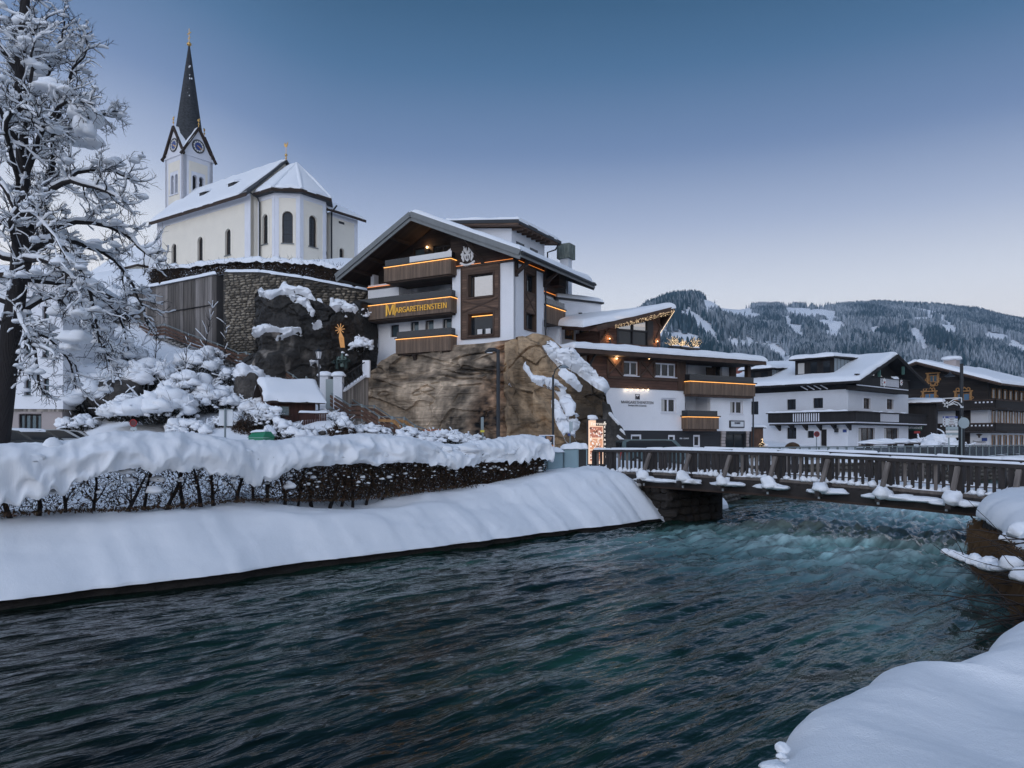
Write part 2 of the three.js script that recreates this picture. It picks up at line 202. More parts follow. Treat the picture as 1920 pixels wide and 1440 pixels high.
const M = {
  snow: std(0.84, 0.855, 0.88, { roughness: 0.75, bumpMap: again(T.snow, [0.9, 0.9]), bumpScale: 0.007 }),
  white: std(0.86, 0.86, 0.88, { map: again(T.plaster, [0.25, 0.25]), bumpMap: again(T.fine, [1.3, 1.3]), bumpScale: 0.004 }),
  whiteOld: std(0.72, 0.73, 0.76, { map: again(T.plaster, [0.2, 0.2]), bumpMap: again(T.fine, [1, 1]), bumpScale: 0.008 }),
  cream: std(0.87, 0.8, 0.68, { map: again(T.plaster, [0.17, 0.17]), bumpMap: again(T.fine, [1, 1]), bumpScale: 0.005 }),
  trim: std(0.78, 0.78, 0.82, { map: again(T.plaster, [0.3, 0.3]) }),
  beige: std(0.42, 0.36, 0.34, { map: again(T.plaster, [0.4, 0.4]), bumpMap: again(T.fine, [2, 2]), bumpScale: 0.01 }),
  charcoal: std(0.022, 0.023, 0.027, { roughness: 0.7, map: again(T.plaster, [0.3, 0.3]) }),
  woodDark: std(0.06, 0.036, 0.025, { map: again(T.boardsH, [0.6, 0.6]), bumpMap: again(T.boardsH, [0.6, 0.6]), bumpScale: 0.01 }),
  woodDarkV: std(0.05, 0.032, 0.024, { map: again(T.boards, [0.7, 0.5]), bumpMap: again(T.boards, [0.7, 0.5]), bumpScale: 0.01 }),
  woodBrown: std(0.17, 0.085, 0.058, { map: again(T.boardsH, [0.55, 0.62]), bumpMap: again(T.boardsH, [0.55, 0.62]), bumpScale: 0.012 }),
  woodBalcony: std(0.24, 0.165, 0.115, { map: again(T.boards, [0.9, 0.6]), bumpMap: again(T.boards, [0.9, 0.6]), bumpScale: 0.012 }),
  woodPanel: std(0.19, 0.115, 0.078, { map: again(T.boardsH, [0.5, 0.7]), bumpMap: again(T.boardsH, [0.5, 0.7]), bumpScale: 0.008 }),
  woodTrim: std(0.1, 0.06, 0.042, { map: again(T.grain, [0.8, 0.6]) }),
  woodOld: std(0.035, 0.026, 0.022, { map: again(T.boardsH, [0.4, 0.45]), bumpMap: again(T.boardsH, [0.4, 0.45]), bumpScale: 0.015 }),
  woodBlack: std(0.022, 0.018, 0.017, { map: again(T.boards, [0.5, 0.5]), bumpMap: again(T.boards, [0.5, 0.5]), bumpScale: 0.012 }),
  woodRed: std(0.095, 0.036, 0.026, { map: again(T.boards, [1.1, 0.6]) }),
  woodWeather: std(0.2, 0.17, 0.15, { map: again(T.grain, [1.2, 0.8]), bumpMap: again(T.grain, [1.2, 0.8]), bumpScale: 0.006 }),
  woodWet: std(0.036, 0.028, 0.025, { roughness: 0.7, map: again(T.grain, [1.2, 0.8]), bumpMap: again(T.grain, [1.2, 0.8]), bumpScale: 0.006 }),
  woodPine: std(0.52, 0.27, 0.1, { map: again(T.grain, [2, 2]) }),
  rail: std(0.16, 0.085, 0.055, { map: again(T.grain, [1, 1]) }),
  boardWall: std(0.22, 0.2, 0.185, { map: again(T.stain, [0.35, 0.12]), bumpMap: again(T.stain, [0.35, 0.12]), bumpScale: 0.02 }),
  concrete: std(0.42, 0.37, 0.32, { map: again(T.stain, [0.2, 0.16]), bumpMap: again(T.fine, [0.8, 0.8]), bumpScale: 0.015 }),
  zinc: std(0.2, 0.21, 0.21, { roughness: 0.5, metalness: 0.5, map: again(T.metal, [0.5, 0.5]) }),
  zincLight: std(0.3, 0.34, 0.36, { roughness: 0.55, metalness: 0.4, map: again(T.metal, [0.5, 0.5]) }),
  steel: std(0.22, 0.26, 0.27, { roughness: 0.5, metalness: 0.5 }),
  black: std(0.014, 0.014, 0.016, { roughness: 0.5 }),
  iron: std(0.03, 0.033, 0.037, { roughness: 0.5, metalness: 0.4 }),
  shingle: std(0.075, 0.08, 0.088, { map: again(T.shingle, [0.55, 0.55]), bumpMap: again(T.shingle, [0.55, 0.55]), bumpScale: 0.02 }),
  gold: std(0.75, 0.46, 0.16, { roughness: 0.35, metalness: 1 }),
  glass: phys(0.02, 0.024, 0.028, { roughness: 0.05, metalness: 0.12 }),
  glassDim: phys(0.012, 0.013, 0.016, { roughness: 0.12 }),
  mirror: phys(0.5, 0.48, 0.46, { roughness: 0.03, metalness: 0.95 }),
  glassTeal: phys(0.09, 0.13, 0.15, { roughness: 0.08, metalness: 0.3 }),
  clear: phys(0.25, 0.27, 0.29, { roughness: 0.06, transmission: 0.75, thickness: 0 }),
  smoke: phys(0.03, 0.034, 0.04, { roughness: 0.1, transmission: 0.25, thickness: 0 }),
  curtain: std(0.5, 0.48, 0.45, { roughness: 1 }),
  frost: std(0.7, 0.68, 0.66, { roughness: 0.6 }),
  led: glow(1, 0.43, 0.09, 2.1),
  ledDeep: glow(1, 0.27, 0.03, 1.1),
  lamp: glow(1, 0.62, 0.3, 5),
  fairy: glow(1, 0.72, 0.42, 1.8),
  lit: glow(1, 0.55, 0.2, 0.55),
  rockTan: std(1, 0.84, 0.64, { roughness: 0.95, vertexColors: true, map: again(T.rock, [0.13, 0.17]), bumpMap: again(T.rock, [0.3, 0.4]), bumpScale: 0.22 }),
  rockDark: std(0.2, 0.18, 0.165, { roughness: 0.7, vertexColors: true, map: again(T.rock, [0.22, 0.16]), bumpMap: again(T.rock, [0.35, 0.3]), bumpScale: 0.14 }),
  stone: std(0.36, 0.33, 0.29, { roughness: 0.95, map: again(T.rock, [0.6, 0.6]), vertexColors: true }),
  mortar: std(0.06, 0.054, 0.047, { roughness: 1 }),
  bark: std(0.024, 0.02, 0.02, { roughness: 0.95, bumpMap: again(T.stain, [3, 1]), bumpScale: 0.02 }),
  twig: std(0.035, 0.026, 0.022, { roughness: 0.95 }),
  leaf: std(0.05, 0.03, 0.018, { roughness: 1 }),
  leafDark: std(0.016, 0.015, 0.012, { roughness: 1 }),
  soil: std(0.035, 0.029, 0.025, { roughness: 1, map: again(T.rock, [0.5, 0.5]), bumpMap: again(T.rock, [0.6, 0.6]), bumpScale: 0.08 }),
  grass: std(0.1, 0.06, 0.03, { roughness: 1 }),
  cabinet: std(0.25, 0.36, 0.4, { roughness: 0.55, map: again(T.metal, [0.6, 0.6]) }),
  red: std(0.35, 0.02, 0.02, { roughness: 0.5 }), redDark: std(0.09, 0.015, 0.02, { roughness: 0.5 }),
  blue: std(0.03, 0.06, 0.22, { roughness: 0.4 }), sign: std(0.62, 0.64, 0.66, { roughness: 0.5 }), signBack: std(0.36, 0.42, 0.44, { roughness: 0.55, metalness: 0.3 }),
  green: std(0.02, 0.2, 0.1, { roughness: 0.45 }), orange: std(0.5, 0.15, 0.06, { roughness: 0.7 }), yellow: std(0.6, 0.5, 0.05, { roughness: 0.5 }),
  rubber: std(0.015, 0.015, 0.015, { roughness: 0.9 }), silver: std(0.5, 0.52, 0.54, { roughness: 0.3, metalness: 0.7 }),
};
const font = await new FontLoader().loadAsync('fonts/droid/droid_sans_bold.typeface.json');
const fontR = await new FontLoader().loadAsync('fonts/droid/droid_sans_regular.typeface.json');
function words(s, h, depth = 0.03, f = font, width) {     // flat lettering centred on its origin, h = capital height
  const g = new TextGeometry(s, { font: f, size: h, depth, curveSegments: 3 }); g.computeBoundingBox(); const b = g.boundingBox; g.translate(-(b.min.x + b.max.x) / 2, -h / 2, 0);
  if (width) g.scale(width / (b.max.x - b.min.x), 1, 1);
  return g;
}
function print(w, h, draw, glowK) {                         // a printed sheet: canvas drawing in units of pixels
  const c = document.createElement('canvas'); c.width = w; c.height = h; draw(c.getContext('2d'), w, h);
  const t = new THREE.CanvasTexture(c); t.colorSpace = THREE.SRGBColorSpace; t.needsUpdate = true;
  const m = std(1, 1, 1, { roughness: 0.6, map: t });
  if (glowK) { m.color.setRGB(0.3, 0.3, 0.3); m.emissive.setRGB(1, 1, 1); m.emissiveMap = t; m.emissiveIntensity = glowK; }
  return m;
}
// ---------- shared building pieces ----------
// a window in a wall plane z: frame, panes, sill (the wall has the opening); mull = upright bars, tran = cross bars
function windowAt(parent, x0, x1, y0, y1, z, { frame = M.woodTrim, glass = M.glass, mull = 1, tran = 0, bar = 0.08, depth = 0.1, set = 0.16, sill, curtain, name = 'window', arched } = {}) {
  const b = new MB(), zf = z - set, w = x1 - x0, h = y1 - y0;
  b.box(x0, x0 + bar, y0, y1, zf - depth, zf); b.box(x1 - bar, x1, y0, y1, zf - depth, zf); b.box(x0 + bar, x1 - bar, y0, y0 + bar, zf - depth, zf);
  b.box(x0 + bar, x1 - bar, y1 - bar, y1, zf - depth, zf);
  for (let i = 1; i <= mull; i++) { const c = x0 + w * i / (mull + 1); b.box(c - bar * 0.55, c + bar * 0.55, y0 + bar, y1 - bar, zf - depth, zf + 0.004); }
  for (let i = 1; i <= tran; i++) { const c = y0 + h * i / (tran + 1); b.box(x0 + bar, x1 - bar, c - bar * 0.3, c + bar * 0.3, zf - depth * 0.8, zf - 0.006); }
  const f = part(parent, name, b, frame);
  for (let i = 0; i <= mull; i++) { const a = x0 + w * i / (mull + 1), c = x0 + w * (i + 1) / (mull + 1); part(f, 'pane', new MB().box(a + bar * 0.5, c - bar * 0.5, y0 + bar * 0.5, y1 - bar * 0.5, zf - depth * 0.7, zf - depth * 0.45), glass); }
  if (curtain) part(f, 'curtain', new MB().box(x0 + bar, x0 + w * 0.3, y0 + bar, y1 - bar, zf - depth * 0.4, zf - depth * 0.3), M.curtain);
  if (sill) part(f, 'sill', new MB().box(x0 - 0.08, x1 + 0.08, y0 - 0.06, y0, zf, z + 0.07), sill);
  return f;
}
function led(parent, a, b, mat = M.led, k = 2.2, down = v3(0, -1, 0), w = 0.035) {  // a glowing strip a to b (parent's axes) and its light
  const m = part(parent, 'led_strip', new MB().beam(a, b, w, w), mat);
  const L = a.distanceTo(b), l = new THREE.RectAreaLight(mat.emissive, k, L, 0.05), x = b.clone().sub(a).normalize(), z = down.clone().negate().addScaledVector(x, down.dot(x)).normalize(), y = z.clone().cross(x);
  l.matrixAutoUpdate = true; l.position.copy(a).lerp(b, 0.5).addScaledVector(down, w * 0.7); l.quaternion.setFromRotationMatrix(new THREE.Matrix4().makeBasis(x, y, z)); l.name = 'led_light'; parent.add(l);
  return m;
}
function bulb(parent, p, r, k, mat = M.lamp, color = [1, 0.6, 0.28]) { part(parent, 'lamp_bulb', new MB().ball(p, r), mat); const l = new THREE.PointLight(new THREE.Color().setRGB(...color), k); l.position.copy(p); l.castShadow = true; l.name = 'lamp_light'; parent.add(l); }
// ---------- ground, river, banks, mountains ----------
const QK = (q, k, y) => v3(0.72 * q + 0.69 * k, y, -(0.69 * q - 0.72 * k));      // along and across the river
const toQ = (X, Z) => [0.722 * X + 0.692 * Z, 0.692 * X - 0.722 * Z];
const WALL = [[8.2, 35.4], [14.6, 46.5], [44, 64.5], [120, 104]];                  // far river wall, plan
function isLand(X, Z, m = 0) {
  const [q, k] = toQ(X, Z);
  if (q < 26.2) return k < -21.6 - m;
  for (let i = 0; i < 3; i++) { const [ax, az] = WALL[i], [bx, bz] = WALL[i + 1], L = Math.hypot(bx - ax, bz - az), s = ((X - ax) * (bx - ax) + (Z - az) * (bz - az)) / L / L, side = ((bx - ax) * (Z - az) - (bz - az) * (X - ax)) / L; if ((s <= 1 || i === 2) && (s >= 0 || i === 0)) return side > 0.15 + m; }
  return true;
}
const CONTROL = [[-32, 6, 1.7], [-13, 20, 1.72], [-8, 26, 1.75], [0, 31.5, 1.72], [-22, 30, 1.95], [-8, 34, 2.1], [0, 36, 1.85], [4, 37, 1.72], [8, 40, 1.7], [14, 48, 1.75], [18, 60, 1.9], [10, 55, 1.65], [35, 72, 2.3], [50, 80, 2.3], [70, 95, 2.2], [25, 75, 2.2], [44, 67, 2.2], [105, 105, 2.1], [105, 135, 3], [30, 135, 5], [-70, 10, 2.5], [-70, 60, 9], [-74, 130, 24], [-30, 130, 22], [4, 66, 6.5], [-6, 64, 8.6], [-3, 56, 5], [-46, 82, 18], [-58, 92, 21]];
for (const [px, py, Z] of [[250, 824, 42.5], [140, 806, 48], [300, 800, 46.5], [200, 762, 53], [112, 842, 45], [20, 848, 44], [170, 823, 44], [330, 816, 45], [225, 738, 54.5], [-60, 850, 42], [690, 812, 54], [800, 824, 51.5], [655, 792, 56], [450, 802, 44], [500, 762, 50], [600, 792, 45], [700, 812, 45], [850, 817, 47], [900, 826, 47.5], [960, 838, 47.5], [1120, 850, 46], [430, 690, 57.6], [480, 712, 55.8], [520, 728, 54.6], [590, 764, 51.6], [660, 800, 48.6], [715, 820, 46.6], [240, 610, 65], [320, 650, 62], [370, 668, 60], [405, 680, 59], [150, 700, 58], [180, 618, 68], [90, 640, 72], [350, 735, 52], [640, 738, 54], [560, 712, 56], [545, 828, 43.5], [600, 822, 43.8], [66, 866, 38.5], [4, 860, 36], [112, 860, 41], [140, 852, 43], [200, 842, 40], [90, 585, 74], [0, 575, 76], [170, 565, 78]]) { const p = P(px, py, Z); CONTROL.push([p.x, Z, p.y]); }
const groundBase = (() => {                              // thin-plate surface through the control points
  const n = CONTROL.length, N = n + 3, A = [...Array(N)].map(() => new Float64Array(N + 1)), U = (r2) => (r2 < 1e-9 ? 0 : r2 * Math.log(r2));
  for (let i = 0; i < n; i++) { const [x, z, y] = CONTROL[i]; for (let j = 0; j < n; j++) A[i][j] = U((x - CONTROL[j][0]) ** 2 + (z - CONTROL[j][1]) ** 2) + (i === j ? 0.7 : 0); A[i][n] = A[n][i] = 1; A[i][n + 1] = A[n + 1][i] = x; A[i][n + 2] = A[n + 2][i] = z; A[i][N] = y; }
  for (let c = 0; c < N; c++) { let p = c; for (let r = c + 1; r < N; r++) if (Math.abs(A[r][c]) > Math.abs(A[p][c])) p = r; [A[c], A[p]] = [A[p], A[c]]; for (let r = 0; r < N; r++) if (r !== c) { const f = A[r][c] / A[c][c]; if (f) for (let k = c; k <= N; k++) A[r][k] -= f * A[c][k]; } }
  const w = A.map((r, i) => r[N] / r[i]);
  return (X, Z) => { let s = w[n] + w[n + 1] * X + w[n + 2] * Z; for (let i = 0; i < n; i++) s += w[i] * U((X - CONTROL[i][0]) ** 2 + (Z - CONTROL[i][1]) ** 2); return s; };
})();
function ground(X, Z) { const b0 = groundBase(X, Z), k = toQ(X, Z)[1], b = lerp(b0, Math.min(b0, 1.3), smooth(-25.5, -23, k) * (toQ(X, Z)[0] < 27 ? 1 : 0)), h = smooth(3, 6, b); return Math.max(b, 1.25) + fbm(X * 0.5, Z * 0.5, 3, 4) * (0.07 + 0.42 * h) + fbm(X * 1.7, Z * 1.7, 5, 3) * (0.03 + 0.13 * h); }
{
  const x0 = -76, x1 = 112, z0 = -32, z1 = 140, c = 0.6, nu = Math.round((x1 - x0) / c), nv = Math.round((z1 - z0) / c);
  const at = (i, j) => [x0 + (x1 - x0) * i / nu, z0 + (z1 - z0) * j / nv];
  struct('snowy_ground', gridGeo(nu, nv, (u, v, i, j) => { const [X, Z] = at(i, j); return v3(X, ground(X, Z), -Z); }, { keep: (i, j) => { const [X, Z] = at(i + 0.5, j + 0.5); return isLand(X, Z); } }), M.snow);
  const bed = new THREE.PlaneGeometry(8400, 7200); bed.rotateX(-Math.PI / 2); bed.translate(1200, -1.6, -2000); { const u = bed.attributes.uv; for (let i = 0; i < u.count; i++) u.setXY(i, u.getX(i) * 2000, u.getY(i) * 2000); }
  struct('valley_floor', bed, M.soil);
}
// water: a fast river, its surface drawn out along the flow
{
  const wave = (q, k) => {
    const far = smooth(13, 27, q) * smooth(-21, -13, k), w = 0.55 + 0.9 * far, b = fbm(q * 0.12, k * 0.12, 9, 2) * 1.6;
    let h = 0.15 * fbm(q * 0.4 + b, k * 0.95 + b * 0.6, 1, 3) + 0.14 * fbm(q * 0.75 + b * 2, k * 3.2 - b, 2, 4) + 0.03 * (1 - Math.abs(2 * fbm(q * 1.5, k * 3.4 + b * 2, 4, 3)));
    h += far * (0.13 * Math.pow(1 - Math.abs(noise(q * 0.55 + b, k * 0.42 + b, 7)), 3) + 0.12 * fbm(q * 1.6, k * 3.6, 11, 4));
    return h * w - 0.06;
  };
  const part1 = (q0, q1, k0, k1, cq, ck) => gridGeo(Math.round((q1 - q0) / cq), Math.round((k1 - k0) / ck), (u, v) => { const q = lerp(q0, q1, u), k = lerp(k1, k0, v); return QK(q, k, wave(q, k)); }, { uvOf: (p) => toQ(p.x, -p.z), color: (p) => { const [q, k] = toQ(p.x, -p.z), n = fbm(q * 0.22, k * 0.4, 40, 3), far = clamp(smooth(12.5, 21.5, q + 3 * n) * smooth(-17.8, -12, k + 2 * n)), near = smooth(11, 2, q + 2.5 * n + 0.3 * (k + 11)), mid = 0.65 + 0.9 * n, crest = clamp(p.y * 3.2 + 0.2); return [lerp(lerp(0.02, 0.009, near) * mid, 0.25 + 0.4 * crest, far), lerp(lerp(0.085, 0.026, near) * mid, 0.46 + 0.4 * crest, far), lerp(lerp(0.056, 0.018, near) * mid, 0.46 + 0.4 * crest, far)]; } });  // far foam also carries the sky reflection in its colour; near water painted darker
  const nw = 1024, hgt = new Float32Array(nw * nw);
  for (let y = 0; y < nw; y++) for (let x = 0; x < nw; x++) hgt[y * nw + x] = pfbm(x / nw + 0.05 * pn(x / nw, y / nw, 4, 4, 77), y / nw, 10, 34, 101, 5) + 0.35 * Math.abs(2 * pfbm(x / nw, y / nw, 6, 16, 131, 4) - 1);
  const nd = new Uint8Array(nw * nw * 4);
  for (let y = 0; y < nw; y++) for (let x = 0; x < nw; x++) { const h = (a, b) => hgt[((b + nw) % nw) * nw + (a + nw) % nw], dx = (h(x - 1, y) - h(x + 1, y)) * 9, dy = (h(x, y - 1) - h(x, y + 1)) * 9, l = Math.hypot(dx, dy, 1); nd.set([(dx / l * 0.5 + 0.5) * 255, (dy / l * 0.5 + 0.5) * 255, (1 / l * 0.5 + 0.5) * 255, 255], (y * nw + x) * 4); }
  const nt = new THREE.DataTexture(nd, nw, nw); nt.wrapS = nt.wrapT = THREE.RepeatWrapping; nt.magFilter = THREE.LinearFilter; nt.repeat.set(0.13, 0.16); nt.needsUpdate = true;
  const ct = tex(512, 512, (u, v) => { const a = pfbm(u, v, 4, 9, 141, 5), b = pfbm(u + 0.1 * a, v, 6, 26, 151, 4), f = smooth(0.60, 0.78, b) * smooth(0.45, 0.7, a); const g = smooth(0.3, 0.72, b); return 0.32 + 0.5 * g * (0.5 + 0.6 * a) + 0.45 * f; }, false, [0.09, 0.16]);
  const wm = phys(1, 1, 1, { roughness: 0.1, specularIntensity: 0.75, vertexColors: true, ior: 1.33, map: ct, normalMap: nt });
  wm.normalScale.set(0.5, 0.5);
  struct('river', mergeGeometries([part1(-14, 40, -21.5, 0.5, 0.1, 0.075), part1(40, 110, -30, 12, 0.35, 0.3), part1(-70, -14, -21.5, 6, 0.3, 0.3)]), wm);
}
// left bank: a smooth snow slope between hedge and water
{
  const q0 = -62, q1 = 25.75, K0 = -17.75, K1 = -24.6, nu = 420, nv = 70;
  const yAt = (q, s) => {                                // s: metres back from the water's edge
    const mound = 0.35 * smooth(18, 23.5, q), dip = -0.3 * Math.exp(-Math.pow((q - 13.2) / 3.4, 2)) * smooth(1, 3, s), w = 3.0 + 0.5 * noise(q * 0.2, 4);
    const t = clamp(s / w), a = 0.17 + (1.47 + mound) * Math.pow(Math.sin(t * Math.PI / 2), 0.92) + dip - mound * smooth(3.6, 5.6, s);
    return a + (0.36 * fbm(q * 0.26 + s * 0.3, s * 0.55 - q * 0.12, 3, 3)) * smooth(0.1, 1.4, s) * smooth(5.6, 4.2, s) + 0.04 * fbm(q * 1.0 + s, s * 1.8 - q * 0.4, 8, 3) + 0.018 * fbm(q * 5, s * 5, 2, 2) - 0.16 * smooth(5.8, 6.6, s);
  };
  const edge = (q) => K0 + 0.3 * fbm(q * 0.4, 2, 1, 3) + 0.12 * fbm(q * 1.9, 7, 1, 3) + 0.05 * fbm(q * 7, 7, 4, 2);
  struct('left_bank_snow', gridGeo(nu, nv, (u, v) => { const q = lerp(q0, q1 + 0.12 * noise(v * 14, 3), Math.pow(u, 0.7)), t = Math.pow(v, 1.5), s = t * (edge(q) - K1), end = smooth(0.55, 0, q1 - q); let y = yAt(q, s); if (v === 0) y = 0.15; return QK(q + end * 0.05, edge(q) - s, lerp(y, y - 0.22, end)); }), M.snow);
  // dark foot of the bank under the overhanging snow
  struct('left_bank_foot', gridGeo(300, 5, (u, v) => { const q = lerp(q0, q1, u); return QK(q, edge(q) - 0.16 + 0.12 * v + 0.06 * fbm(q * 2, v * 3, 5, 3), lerp(0.24, -1.5, v)); }, { uvOf: (p) => [p.x, p.y] }), M.soil);
  // end face of the bank by the bridge
  struct('left_bank_end', gridGeo(40, 8, (u, v) => { const s = u * (edge(q1) - K1), y = yAt(q1, s) - 0.24; return QK(q1 + 0.1 + 0.12 * (1 - v) + 0.1 * fbm(s, v * 3, 5, 3), edge(q1) - s, lerp(-0.4, Math.max(y, 0.05), v)); }), M.soil);
  // the snowed bank that goes on beyond the bridge
  const far = (q) => -18.0 - 0.28 * (q - 27.2) + 0.2 * fbm(q * 0.8, 3, 3, 2);
  struct('far_bank_snow', gridGeo(60, 26, (u, v) => { const q = lerp(27.3, 33.8, u), w = lerp(2.9, 0.4, Math.pow(u, 1.4)), s = v * w, y = 0.1 + lerp(1.15, 0.35, u) * Math.pow(Math.sin(v * Math.PI / 2), 0.8) + 0.14 * fbm(q * 1.1, s * 1.3, 4, 3); return QK(q, far(q) - s, v === 0 ? -0.1 : y); }), M.snow);
}
// right bank: deep snow with a rounded lip over a dark earth face
const LIP = [[1000, 1900], [1240, 1640], [1380, 1490], [1440, 1425], [1463, 1388], [1468, 1362], [1500, 1334], [1540, 1316], [1605, 1290], [1622, 1268], [1650, 1252], [1700, 1244], [1760, 1248], [1806, 1258], [1838, 1222], [1850, 1200], [1862, 1188], [1920, 1156]].map(([px, py]) => { const Z = F * 1.84 / (py - HZ), p = P(px, py, Z); return toQ(p.x, Z); });
for (const [X, Z] of [[6.3, 9.2], [8.0, 11.5], [9.5, 14], [10.5, 16], [11.0, 17.6], [11.9, 19.4], [12.9, 20.8], [14.1, 22.2], [16.5, 25], [25, 33], [70, 58]]) LIP.push(toQ(X, Z));
LIP.unshift([-70, 3]);
function lip(q) { for (let i = 0; i + 1 < LIP.length; i++) { const [a, k] = LIP[i], [b, l] = LIP[i + 1]; if (q >= a && q <= b && b > a) { return lerp(k, l, (q - a) / (b - a)); } } return LIP.at(-1)[1]; }
{
  LIP.sort((a, b) => a[0] - b[0]);
  const soft = (q) => { const w = q < 3 ? 0.3 : q < 10 ? 0.07 : 0.3; return (lip(q - w) + 2 * lip(q) + lip(q + w)) / 4; };
  const edge = (q) => soft(q) + (q > 9 ? 0.12 * fbm(q * 1.6, 3, 1, 3) : 0);
  const top = (q, s) => { const far = smooth(10, 19, q), thick = lerp(0.34, 0.55, far), r = lerp(0.42, 0.75, far), a = clamp(s / r);
    const dune = 0.4 * fbm(q * 0.6 + 3, s * 0.45, 12, 2) * smooth(0.2, 1.6, s) + 0.13 * Math.sin((q + s * 0.9) * 1.5 + 1.2) * smooth(0.25, 1.1, s) * (1 - far), rise = 0.12 * smooth(0.5, 4, s);
    return 1.67 - 0.1 * far + 0.42 * smooth(16.5, 20.5, q) - thick + thick * Math.sqrt(1 - (1 - a) ** 2) + dune * (1 - 0.6 * far) + rise + 0.012 * fbm(q * 6, s * 6, 3, 2) - 0.1 * Math.exp(-Math.pow((q - 6.5) / 0.5, 2)) * smooth(0, 0.5, s) * (1 - smooth(1, 2.2, s)); };
  const qs = [...Array(561)].map((_, i) => { const t = i / 560; return t < 0.06 ? lerp(-60, 0, t / 0.06) : t < 0.62 ? lerp(0, 11, (t - 0.06) / 0.56) : t < 0.9 ? lerp(11, 26, (t - 0.62) / 0.28) : lerp(26, 90, (t - 0.9) / 0.1); });
  const ss = [...Array(91)].map((_, j) => { const t = j / 90; return t < 0.5 ? 1.2 * Math.pow(t / 0.5, 1.7) : 1.2 + 68 * Math.pow((t - 0.5) / 0.5, 3); });
  struct('right_bank_snow', gridGeo(560, 94, (u, v, i, j) => { const q = qs[i], e = edge(q); if (j < 4) { const t = j / 4, a = top(q, 0); return QK(q, e + lerp(0.22, 0, Math.sin(t * 1.57)), a - 0.1 * Math.cos(t * 1.57)); } const s = ss[j - 4]; return QK(q, e + s, top(q, s)); }), M.snow);
  struct('right_bank_earth', gridGeo(420, 16, (u, v) => { const q = u < 0.12 ? lerp(-60, 0, u / 0.12) : u < 0.9 ? lerp(0, 26, (u - 0.12) / 0.78) : lerp(26, 90, (u - 0.9) / 0.1); return QK(q, edge(q) + 0.14 - 0.42 * v * v + 0.22 * fbm(q * 1.7, v * 3, 5, 4), lerp(1.45, -1.5, v)); }, { uvOf: (p) => [p.x + p.z, p.y] }), M.soil);
}
// mountains across the valley: a forested range with clearings; the trees stand on it as one far wood
const RIDGE = [[200, 800], [900, 720], [1120, 650], [1180, 615], [1240, 592], [1320, 577], [1385, 583], [1420, 577], [1480, 577], [1560, 578], [1640, 573], [1750, 578], [1830, 586], [1900, 603], [2000, 630], [2300, 690], [3200, 790]];
const HUMP = [[900, 815], [1060, 720], [1120, 660], [1170, 610], [1220, 576], [1262, 562], [1300, 560], [1330, 566], [1370, 592], [1420, 628], [1480, 668], [1560, 715], [1700, 800]];
const curve = (list, x) => { if (x <= list[0][0]) return list[0][1]; for (let i = 0; i + 1 < list.length; i++) if (x <= list[i + 1][0]) { const t = (x - list[i][0]) / (list[i + 1][0] - list[i][0]); return lerp(list[i][1], list[i + 1][1], t * t * (3 - 2 * t) * 0.5 + t * 0.5); } return list.at(-1)[1]; };
function mountain(X, Z) {
  const px = 960 + F * X / Z, n = fbm(X / 420, Z / 420, 3, 5), g = 1 - Math.abs(fbm(X / 260 + 0.4 * n, Z / 700, 8, 4)) * 2;
  const one = (list, Zr, Z0, sh) => { const H = (HZ - curve(list, px)) / F * Zr + 12, t = Z < Zr ? clamp((Z - Z0) / (Zr - Z0)) : 1 - 0.5 * clamp((Z - Zr) / 1200); return Math.max(0, H) * Math.pow(t, sh) + (n * 75 + (g - 0.6) * 60) * Math.sin(Math.min(1, t) * Math.PI) * smooth(0, 60, H); };
  return Math.max(one(RIDGE, 3300, 650, 1.25), one(HUMP, 2300, 600, 1.1)) - 3;
}
const clearing = (X, Z) => { const px = 960 + F * X / Z, y = mountain(X, Z), py = HZ - (y - EYE) / Z * F, n = fbm(X / 90, Z / 160, 5, 4) + 0.5 * fbm(X / 28, Z / 60, 25, 3), m = fbm(X / 330 + 5, Z / 520, 15, 3);
  const s = (ax, ay, bx, by, w) => { const t = clamp(((px - ax) * (bx - ax) + (py - ay) * (by - ay)) / ((bx - ax) ** 2 + (by - ay) ** 2)), d = Math.hypot(px - lerp(ax, bx, t), (py - lerp(ay, by, t)) * 1.2); return 1 - d / w; };
  const runs = Math.max(s(1330, 578, 1410, 592, 15), s(1480, 585, 1540, 590, 16), s(1475, 600, 1495, 625, 11), s(1370, 640, 1440, 652, 17), s(1440, 650, 1485, 690, 15), s(1555, 592, 1565, 632, 15), s(1590, 650, 1640, 622, 5), s(1560, 668, 1645, 618, 4), s(1700, 605, 1745, 598, 11), s(1715, 620, 1735, 660, 13), s(1765, 600, 1785, 620, 11), s(1855, 630, 1880, 634, 8), s(1230, 625, 1300, 645, 12), s(1290, 585, 1330, 610, 6), s(1900, 650, 1925, 662, 9));
  return Math.max(runs * 1.4 + n * 1.7 + 0.3, (m - 0.36) * 6 + n * 1.3); };
